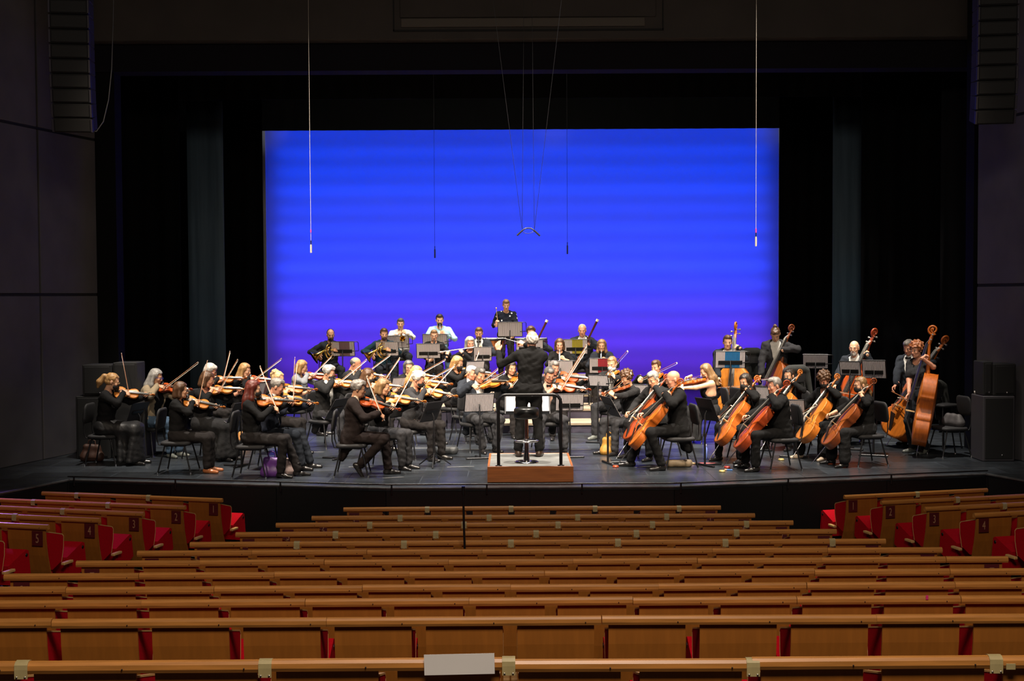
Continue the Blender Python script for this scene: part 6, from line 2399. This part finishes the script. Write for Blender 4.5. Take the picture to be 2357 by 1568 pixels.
music_stand(1219, 797, 24.85, 0.55, 0, 18, 'ribbed music stand before the bassoonist hidden by the conductor', w=.52, h=.26)
music_stand(1290, 845, 23.65, 0.38, 2, 18, 'plain ribbed music stand before the first oboist', w=.46, h=.25, bar=False)
music_stand(1325, 798, 24.9, 0.55, 4, 18, 'ribbed music stand holding a yellow folder', w=.46, h=.30, folder='yellow')
music_stand(1386, 842, 23.65, 0.38, 4, 18, 'ribbed music stand holding a red folder', w=.47, h=.29, folder='red')
music_stand(1103, 927, 19.2, 0, -14, 22, 'ribbed music stand beside the podium before the tuxedoed violist', w=.44, h=.30, bar=False, handle=0)
music_stand(1311, 926, 19.3, 0, -4, 22, 'ribbed music stand before the violist in salmon waistcoat', w=.42, h=.28)
music_stand(1378, 876, 21.2, 0, 24, 22, 'ribbed music stand between the salmon waistcoat and the blue mask', w=.34, h=.2, bar=False)
music_stand(1404, 935, 18.6, 0, 74, 30, 'black music stand facing the cellist in long tailcoat', 'plain', w=.46, h=.34)
music_stand(1627, 942, 18.3, 0, 62, 24, 'black music stand facing the cellist in black blazer', 'plain', w=.40, h=.36)
music_stand(1750, 905, 20.1, 0, 36, 20, 'ribbed music stand seen over the black blazer cellist', w=.30, h=.22, bar=False)
music_stand(1829, 944, 19.2, 0, 22, 20, 'ribbed music stand beside the cello in front of wide trousers', w=.30, h=.34, handle=0)
music_stand(1681, 828, 21.6, 0, 4, 18, 'ribbed music stand holding a bright blue folder', w=.50, h=.30, folder='blue')
music_stand(1877, 832, 22.0, 0, 14, 34, 'ribbed music stand before the standing bassist in grey', w=.42, h=.30)
music_stand(1957, 848, 20.1, 0, 26, 30, 'ribbed music stand before the bassist in brown glasses', w=.32, h=.26, handle=0)
music_stand(2012, 850, 19.3, 0, 22, 30, 'ribbed music stand before the short-sleeved bassist', w=.34, h=.32, handle=0)
music_stand(994, 947, 18.4, 0, -58, 26, 'black tripod music stand before the dark grey pullover', 'plain', w=.42, h=.32, base='tripod')
music_stand(776, 940, 19.3, 0, -70, 32, 'black music stand before the masked tailcoat', 'plain', w=.46, h=.36)
music_stand(550, 948, 18.5, 0, -72, 26, 'black music stand before the long dark skirt', 'plain', w=.46, h=.32)
music_stand(924, 884, 21.3, 0, -36, 20, 'ribbed music stand behind the violinist in boots', w=.38, h=.24, bar=False, handle=0)
music_stand(318, 948, 19.4, 0, -70, 22, 'black music stand before the satin skirt and beige cardigan', 'plain', w=.44, h=.32)
music_stand(1093, 845, 22.3, 0, -24, 20, 'ribbed music stand before the masked violist below the flute', w=.34, h=.22, bar=False, handle=0)
music_stand(614, 896, 20.8, 0, -60, 20, 'ribbed music stand with maroon folder behind the navy suit', w=.44, h=.26, bar=False, handle=0, folder='maroon')
music_stand(1474, 902, 20.9, 0, 26, 20, 'ribbed music stand between two violists behind the cellos', w=.30, h=.26, bar=False, handle=0)
cs_ = music_stand(1214, 932, 18.75, 0, 180, 52, 'wide conductor stand with open white score', 'plain', w=.68, h=.40, sheet=False)
cs_['label'] = 'wide black conductor stand in front of the podium'
P = at(1214, 932, 18.75)
sc = empty('score', (P.x, P.y, 0), R(180))
tag(sc, 'open white score lying on the conductor stand', 'score')
D = Matrix.Translation((0, 0, P.z)) @ Matrix.Rotation(R(52), 4, 'X')
for s_ in (-1, 1):
    pg = MB()
    prof = [(0.005, 0.012), (0.06, 0.030), (0.20, 0.024), (0.315, 0.014), (0.315, 0.009), (0.005, 0.008)]
    vs = [D @ Vector((s_ * x, y, z)) for z in (-0.20, 0.20) for x, y in prof]
    n = len(prof)
    fs = [tuple(range(n)), tuple(range(2 * n - 1, n - 1, -1))] + [(i, i + n, (i + 1) % n + n, (i + 1) % n) for i in range(n)]
    if s_ > 0:
        fs = [tuple(reversed(f_)) for f_ in fs]
    pg.add(vs, fs).build('page', M_PAPER, sc)

# ------------------------------------------------------------------ timpani
M_COPPER = mat('copper_bowl', (0.40, 0.15, 0.05), 0.3, 0.9)
M_SKIN = mat('drum_skin', (0.62, 0.56, 0.46), 0.5)


def timpano(px, py, d, floor, r, label):
    P = at(px, py, d)
    t = empty('timpano', (P.x, P.y, floor))
    tag(t, label, 'drum', 'timpani on the rear riser')
    z = P.z - floor
    MB().lathe([(0.0, z - r * 1.05), (r * 0.4, z - r * 1.0), (r * 0.75, z - r * 0.72), (r * 0.95, z - r * 0.3), (r * 0.98, z - 0.03)], 28).build('bowl', M_COPPER, t)
    MB().lathe([(r * 1.0, z - 0.045), (r * 1.04, z - 0.04), (r * 1.04, z), (r * 1.0, z + 0.004)], 28).build('hoop', M_BLKMETAL, t)
    MB().lathe([(r * 1.0, z + 0.002), (0, z + 0.003)], 28).build('drum_head', M_SKIN, t)
    for k in range(4):
        a = R(45 + 90 * k)
        MB().tube([(r * .98 * math.cos(a), r * .98 * math.sin(a), z - 0.03), (r * 0.9 * math.cos(a), r * 0.9 * math.sin(a), 0.0)], 0.014, 6).build('leg', M_BLKMETAL, t)
    for k in range(8):
        a = R(22 + 45 * k)
        MB().tube([(r * 1.05 * math.cos(a), r * 1.05 * math.sin(a), z + 0.02), (r * 1.05 * math.cos(a), r * 1.05 * math.sin(a), z - 0.12)], 0.007, 6).build('tension_rod', M_CHROME, t)
    return t


timpano(1132, 779, 26.75, 0.74, 0.30, 'copper timpano half hidden by the bow-tied clarinettist')
timpano(1222, 779, 26.75, 0.74, 0.34, 'larger copper timpano behind the conductor')
tsp = [s for s in PEOPLE if s['inst'] == 'timp'][0]
tT = torso_xf(type('P', (), dict(pz=0.93, twist=0, lean=4, side=0)))
for (lp, dr, lb) in (((0.20, 0.18, 0.33), (0.1, 0.15, 0.95), 'upright wooden timpani stick in the timpanist raised fist'), ((-0.12, 0.40, 0.02), (0.2, 0.8, -0.15), 'wooden timpani stick held low over the drum')):
    M = world_frame(tsp, frame(tT @ Vector(lp), dr, (0, 0, 1) if abs(dr[2]) < .8 else (0, 1, 0)))
    s_ = new_thing('timpani_stick', M, lb, 'drumstick')
    MB().tube([(0, -0.07, 0), (0, 0.28, 0)], [0.007, 0.006], 6).build('shaft', M_MAPLE, s_)
    MB().lathe([(0, 0), (0.012, 0.003), (0.017, 0.018), (0.012, 0.033), (0, 0.036)], 10, 0, Matrix.Translation((0, 0.27, 0)) @ Matrix.Rotation(R(-90), 4, 'X')).build('felt_head', M_MAPLE, s_)

# ------------------------------------------------------------------ loudspeakers
M_BOX = mat('speaker_box', (0.0045, 0.0045, 0.005), 0.8, 0, 0.1, 30, 0.05, 200)
M_BOXG = mat('speaker_side', (0.045, 0.042, 0.050), 0.6)
M_GRILLE = mat('speaker_grille', (0.003, 0.003, 0.0035), 0.7, 0.0, 0.1, 200, 0.2, 400)


def speaker(x0, x1, z0, z1, y, dep, label, rz=0.0, cat='speaker', side=None, group=None):
    t = empty('loudspeaker', ((x0 + x1) / 2, y, z0), rz)
    tag(t, label, cat, group)
    hx = (x1 - x0) / 2
    h = z1 - z0
    MB().bev((-hx, 0, 0.0), (hx, dep, h), 0.012).build('cabinet', side or M_BOX, t)
    MB().bev((-hx + 0.03, -0.012, 0.04), (hx - 0.03, 0.002, h - 0.03), 0.005).build('grille', M_GRILLE, t)
    MB().lathe([(0, 0.004), (0.012, 0.004), (0.012, 0)], 10, 0, Matrix.Translation((hx * 0.2, -0.012, h * 0.10)) @ Matrix.Rotation(R(90), 4, 'X')).build('badge', M_CHROME, t)
    return t


def spk_px(px0, py0_, px1, py1, d, dep, label, rz=0.0, **k):
    a, b = at(px0, py1, d), at(px1, py0_, d)
    return speaker(a.x, b.x, max(0, a.z), b.z, d, dep, label, rz, **k)


YL = 19.45
zl = at(250, 912, YL).z
a = at(176, 1045, YL)
speaker(a.x, at(250, 900, YL).x, 0, zl, YL, .5, 'large black subwoofer cabinet under the left stacked speakers')
speaker(at(252, 900, YL).x, at(330, 900, YL).x, 0, zl, YL + 0.05, .6, 'second black subwoofer cabinet behind the satin skirt violinist')
speaker(at(190, 900, YL).x, at(257, 900, YL).x, zl, at(220, 840, YL).z, YL, .45, 'black loudspeaker stacked by the left wall panels')
speaker(at(259, 900, YL).x, at(314, 900, YL).x, zl, at(290, 835, YL).z, YL + .03, .45, 'black loudspeaker stacked nearer the violinists')
YR = 18.6
zr_ = at(2280, 912, YR).z
speaker(6.97, 7.44, 0, zr_, YR, .50, 'large grey-sided subwoofer cabinet under the right stacked speakers', side=M_BOXG)
speaker(at(2232, 900, YR).x + 0.22, at(2286, 900, YR).x + 0.02, zr_, at(2260, 833, YR).z, YR + .06, .40, 'black loudspeaker stacked nearer the bass players')
speaker(at(2288, 900, YR).x, 7.46, zr_, at(2320, 838, YR).z, YR + .02, .40, 'black loudspeaker stacked by the right wall panels')


def line_array(px, pyb, d, n, label, sgn, w=0.50):
    P = at(px, pyb, d)
    t = empty('line_array', (P.x, P.y, P.z), R(8 * sgn))
    tag(t, label, 'speaker')
    z, tilt, y = 0.0, R(-14), 0.0
    for k in range(n):
        h = 0.195
        M = Matrix.Translation((0, y, z)) @ Matrix.Rotation(-tilt, 4, 'X')
        c = MB().bev((-w / 2, 0, 0.004), (w / 2, 0.42, h - 0.004), 0.01, 0, M).build('array_box', M_BOX, t)
        MB().bev((-w / 2 + 0.02, -0.012, 0.02), (w / 2 - 0.02, 0.0, h - 0.02), 0.005, 0, M).build('grille', M_GRILLE, c)
        for s_ in (-1, 1):
            MB().bev((s_ * w / 2 - 0.012, -0.02, 0.012), (s_ * w / 2 + 0.012, 0.05, h - 0.012), 0.004, 0, M).build('rigging_plate', mat('rig_grey', (0.03, 0.025, 0.04), 0.5), c)
        z += h * math.cos(tilt)
        y += -h * math.sin(tilt) * -1
        tilt *= 0.72
    MB().tube([(0, 0.2 + y, z - 0.02), (0, 0.2 + y, 10.2 - P.z)], 0.012, 6).build('chain', M_BLKMETAL, t)
    return t


la = line_array(168, 306, 17.0, 14, 'black line-array loudspeaker hanging before the left wall', 1)
line_array(2290, 287, 17.0, 14, 'black line-array loudspeaker hanging before the right wall', -1)
cable = []
for (x, y) in ((262, -40), (260, 60), (257, 160), (250, 230), (238, 280), (222, 303), (208, 300)):
    cable.append(at(x, y, 17.1))
o = empty('speaker_cable', cable[0])
MB().tube([p - cable[0] for p in cable] , 0.007, 6).build('cable', mat('grey_cable', (0.05, 0.05, 0.05), 0.6), o)
tag(o, 'thin cable looping down beside the left line array', 'cable')

# ------------------------------------------------------------------ hanging microphones
def hung_mic(px, py0_, py1, d, m, label, cap):
    b = at(px, py1, d)
    t = empty('hanging_microphone', b)
    tag(t, label, 'microphone')
    zt = 10.2 - b.z
    xs = at(px - (4 if px < 1000 else 1), 0, d).x - b.x
    MB().tube([(0, 0, 0.16), (0, 0, zt * 0.5), (xs, 0, zt)], 0.0034, 6).build('cable', m, t)
    MB().tube([(0, 0, 0), (0, 0, cap)], 0.014, 10).build('capsule', m, t)
    MB().tube([(0, 0, cap), (0, 0, cap + 0.06)], 0.008, 8).build('stem', M_BLKMETAL, t)
    return t


M_WCAB = mat('pale_cable', (0.40, 0.36, 0.30), 0.6)
m1 = hung_mic(716, 0, 582, 18.6, M_WCAB, 'pale microphone hanging over the violins', .12)
MB().tube([(0, 0, 0.30), (0, 0, 0.34)], 0.010, 6).build('marker_tape', MATS['pink_tape'], m1)
m2 = hung_mic(1740, 0, 567, 18.6, M_WCAB, 'pale microphone hanging over the cellos', .14)
MB().tube([(0, 0, 0.20), (0, 0, 0.26)], 0.010, 6).build('marker_tape', MATS['pink_tape'], m2)
hung_mic(1001, 0, 594, 23.5, M_BLKMETAL, 'dark microphone hanging on the violin side of the centre pair', .16)
hung_mic(1306, 0, 585, 23.5, M_BLKMETAL, 'dark microphone hanging on the viola side of the centre pair', .16)
dm = 18.0
c = at(1216, 534, dm)
arr = empty('microphone_array', c)
tag(arr, 'pair of angled microphones hung on four wires above the conductor', 'microphone')
g = lambda px, py: at(px, py, dm) - c
MB().tube([g(1190, 542), g(1203, 530)], 0.012, 8).build('capsule', M_BLKMETAL, arr)
MB().tube([g(1243, 543), g(1229, 530)], 0.012, 8).build('capsule', M_BLKMETAL, arr)
MB().tube([g(1202, 531), g(1209, 526), g(1216, 525), g(1223, 526), g(1230, 531)], 0.009, 8).build('bar', M_BLKMETAL, arr)
MB().tube([g(1202, 533), g(1209, 537), g(1216, 538), g(1223, 536), g(1230, 532)], 0.004, 6).build('cable_loop', M_BLKMETAL, arr)
for (x, y, xt, yt) in ((1202, 530, 1130, -40), (1202, 530, 1206, -40), (1230, 530, 1224, -40), (1230, 530, 1297, -40)):
    e = g(xt, yt)
    b_ = g(x, y)
    e2 = b_ + (e - b_) * ((10.2 - c.z - b_.z) / (e.z - b_.z))
    MB().tube([b_, e2], 0.003, 5).build('wire', M_BLKMETAL, arr)

# ------------------------------------------------------------------ bags, coats and small things on the floor
def blob_bag(name, px, py, w, d, h, col, label, cat='bag', handles=True, rz=0.0, rough=0.6, z=0.0, loc=None, tilt=0.0, mname=None):
    P = loc or on_floor(px, py, z)
    t = empty(name, P, rz)
    t.rotation_euler = (R(tilt), 0, rz)
    tag(t, label, cat)
    f = Field((-w * .7, -d * .9, -0.03), (w * .7, d * .9, h * 1.25), max(0.01, w / 24))
    for s_ in (-1, 1):
        f.seg((s_ * w * 0.36, 0, d * .42), (s_ * w * 0.30, 0.0, h * 0.78), d * 0.40, d * 0.22, k=0.06)
    f.seg((-w * .34, 0, d * .42), (w * .34, 0, d * .42), d * 0.44, k=0.06)
    f.seg((-w * .28, 0, h * .8), (w * .30, 0, h * .72), d * 0.2, k=0.06)
    f.seg((0, 0, d * .5), (0, 0, h * .8), d * 0.4, d * 0.24, k=0.05)
    sl, (x, y, zz) = f.all()
    f.cut(sl, -zz + 0 * x + 0 * y)
    m = mat(mname or ('bag_' + name), col, rough, 0, 0.2, 10, 0.4, 14)
    link('bag_body', np_mesh('bag_body', *f.surface(), m), t)
    if handles:
        MB().tube([(-w * .2, 0, h * .8), (-w * .16, 0, h * 1.12), (0, 0, h * 1.2), (w * .16, 0, h * 1.12), (w * .2, 0, h * .8)], 0.010, 6).build('handle', m, t)
    return t


blob_bag('handbag', 212, 1062, .30, .16, .28, (0.045, 0.016, 0.008), 'dark brown leather handbag beside the satin skirt chair')
blob_bag('tote_bag', 626, 1098, .26, .14, .30, (0.10, 0.03, 0.19), 'purple bag standing under the red-bag violinist chair', rough=0.4)['label'] = 'purple bag standing under a violinist chair at the stage edge'
blob_bag('paper_bag', 662, 1092, .15, .10, .24, (0.52, 0.38, 0.34), 'small pale pink bag beside the purple bag', handles=False, rough=.35)
blob_bag('cloth_bag', 562, 1018, .20, .14, .18, (0.40, 0.17, 0.04), 'tan bag on the floor behind the long dark skirt', handles=False)
blob_bag('shoulder_bag', 1402, 1047, .22, .14, .30, (0.40, 0.20, 0.03), 'mustard yellow bag on the floor under the violists')
blob_bag('dark_bag', 1028, 1046, .30, .16, .10, (0.03, 0.033, 0.036), 'small dark pouch lying beside the tripod stand', handles=False)
blob_bag('instrument_case', 1563, 1075, .36, .13, .09, (0.20, 0.15, 0.09), 'beige bow case lying behind the tailcoat cellist', 'case', False)
# sticks and stops
def floor_stick(name, px0, px1, py, r, col, label, cat):
    a, b = on_floor(px0, py), on_floor(px1, py + 1)
    t = empty(name, a)
    tag(t, label, cat)
    v = b - a
    MB().tube([Vector((0, 0, r)), v * .3 + Vector((0, 0, r))], r, 8).build('pale_end', mat('stick_pale', (0.62, 0.40, 0.22), 0.5), t)
    MB().tube([v * .3 + Vector((0, 0, r)), v + Vector((0, 0, r))], r * .9, 8).build('shaft', mat('stick_' + name, col, 0.4), t)
    return t


floor_stick('rolled_strap', 1588, 1652, 1069, .014, (0.50, 0.06, 0.06), 'red and pale rolled strap lying by the black blazer stand', 'strap')
floor_stick('pencil', 1668, 1686, 1083, .010, (0.05, 0.20, 0.60), 'short blue pencil case on the floor at the stage edge', 'pencil')
for (px, py, col, lab) in ((1417, 1076, (0.36, 0.05, 0.015), 'round orange endpin stop before the tailcoat cellist'), (1674, 1078, (0.35, 0.04, 0.03), 'red endpin stop before the black blazer cellist'),
                           (1662, 1087, (0.42, 0.33, 0.12), 'brass endpin stop lying at the stage edge'), (1798, 1060, (0.42, 0.33, 0.12), 'brass endpin stop before the wide-trousered cellist')):
    t = MB().lathe([(0, 0), (0.046, 0), (0.046, 0.016), (0.036, 0.028), (0.0, 0.030)], 16).build('endpin_stop', mat('stop_%d' % px, col, 0.35, 0.2))
    t.location = on_floor(px, py)
    tag(t, lab, 'endpin stop')
wb = empty('water_bottle', on_floor(1624, 1058))
tag(wb, 'clear blue plastic water bottle on the floor beside the gown', 'bottle')
MB().lathe([(0.0, 0), (0.030, 0.0), (0.032, 0.02), (0.032, 0.14), (0.028, 0.17), (0.014, 0.20), (0.013, 0.215)], 14).build('bottle_body', mat('bottle_blue', (0.18, 0.25, 0.65), 0.2), wb)
MB().lathe([(0.015, 0.212), (0.015, 0.232), (0, 0.234)], 12).build('cap', M_WHITE, wb)
ts = empty('tissue', on_floor(2074, 1030) + Vector((0, 0, 0)))
b5 = [s for s in PEOPLE if s['desc'] == 'short-sleeved bassist'][0]

# draped coats on tall seats behind the cellos and basses
M_COAT = mat('coat_black', (0.012, 0.013, 0.012), 0.9, 0, 0.2, 12, 0.5, 10)


def draped_stool(px, py_top, d, label, rz, seat_vis=True, w=0.44):
    P = at(px, py_top, d)
    t = empty('tall_stool', (P.x, P.y, 0), rz)
    tag(t, label + ' tall stool', 'stool')
    H = P.z
    sz = min(0.72, H - 0.25)
    o = cushion(rounded(0.19, 0.18, 0.07), sz - .05, sz, 0.05).build('seat', M_PADBLK, t)
    for sx in (-1, 1):
        for sy in (-1, 1):
            MB().tube([(sx * .14, sy * .13, sz - .04), (sx * .20, sy * .20, 0.01)], 0.012, 6).build('leg', M_BLKMETAL, t)
        MB().tube([(sx * .15, -.15, sz - .04), (sx * .16, -.21, sz + .05), (sx * .16, -.22, H - .06)], 0.011, 6).build('back_post', M_BLKMETAL, t)
    bkm = cushion(rounded(0.19, 0.12, 0.06), -0.016, 0.018, 0.06)
    Mq = Matrix.Translation((0, -0.21, H - 0.16)) @ Matrix.Rotation(R(-97), 4, 'X')
    bkm.v = [tuple(Mq @ Vector(q)) for q in bkm.v]
    bkm.build('backrest', M_PADBLK, t)
    ring = MB().tube([(.17, .17, .3), (-.17, .17, .3), (-.17, -.17, .3), (.17, -.17, .3), (.17, .17, .3)], 0.009, 6)
    ring.build('foot_rail', M_CHROME, t)
    c = empty('coat', (P.x, P.y, 0), rz)
    tag(c, label + ' hung coat', 'coat')
    f = Field((-0.42, -0.45, 0.2), (0.42, 0.1, H + 0.12), 0.016)
    f.seg((-w * .42, -0.23, H - 0.06), (w * .42, -0.23, H - 0.06), 0.065, k=0.05)
    f.seg((-w * .3, -0.23, H - 0.02), (w * .3, -0.23, H - 0.02), 0.055, k=0.05)
    for k in range(6):
        u = (k - 2.5) / 2.5
        f.seg((u * w * .45, -0.26, H - 0.08), (u * w * .56, -0.31 + 0.03 * math.sin(k * 2.3), H - 0.62 - 0.06 * math.cos(k * 1.9)), 0.055, 0.035, k=0.035)
    for s_ in (-1, 1):
        f.seg((s_ * w * .5, -0.22, H - 0.08), (s_ * w * .62, -0.16, H - 0.55), 0.055, 0.04, k=0.03)
    link('coat_body', np_mesh('coat_body', *f.surface(), M_COAT), c)
    return t


cp_ = Vector((7.02, 0, 0))
t = MB().lathe([(0, 0), (0.034, 0), (0.040, 0.05), (0.034, 0.05), (0.03, 0.006), (0, 0.006)], 14).build('paper_cup', M_WHITE)
t.location = (cp_.x, YR + .40, zr_ - .002)
tag(t, 'white cup standing on the grey-sided subwoofer', 'cup')
t = MB().lathe([(0, 0), (0.03, 0), (0.034, 0.02), (0.022, 0.045), (0, 0.05)], 12).build('red_cap', mat('cap_red', (0.5, 0.03, 0.03), 0.5))
t.location = (7.03, YR + .26, zr_ - .002)
tag(t, 'small red cap beside the white cup on the subwoofer', 'cap')
draped_stool(2172, 882, 20.3, 'black padded', R(205))
for o in list(bpy.data.objects):
    if o.name.startswith('tall_stool'):
        o['label'] = 'tall black padded stool beside the standing bass player, coat over its back'
    if o.name.startswith('coat') and o.parent is None:
        o['label'] = 'dark green-black coat hung over the tall stool by the bass players'
t = draped_stool(1852, 846, 21.6, 'x', R(205))
t['label'] = 'tall black stool behind the wide-trousered cellist, coat over its back'
bpy.data.objects['coat.001']['label'] = 'black coat hung over the tall stool behind the cellos'
t = draped_stool(1738, 806, 24.5, 'x', R(185), w=.34)
t['label'] = 'tall black stool between the two bassists before the backdrop'
bpy.data.objects['coat.002']['label'] = 'black coat hung between the two bassists before the backdrop'
# empty chairs
cc = on_floor(2190, 1052)
chair(Vector((cc.x, cc.y + .1, 0)), R(100), 'empty black chair with a grey bag, right of the bass players')
blob_bag('grey_bag', 0, 0, .34, .16, .20, (0.07, 0.065, 0.068), 'grey cloth bag leaning on the empty chair by the bass players', handles=False, loc=Vector((cc.x + 0.06, cc.y + 0.1, 0.455)), rz=R(-60))
cc = on_floor(1668, 1020)
chair(Vector((cc.x, cc.y + .1, 0)), R(-250), 'empty black chair behind the low-cut black top cellist')
COL.objects.unlink(ts)
bpy.data.objects.remove(ts)
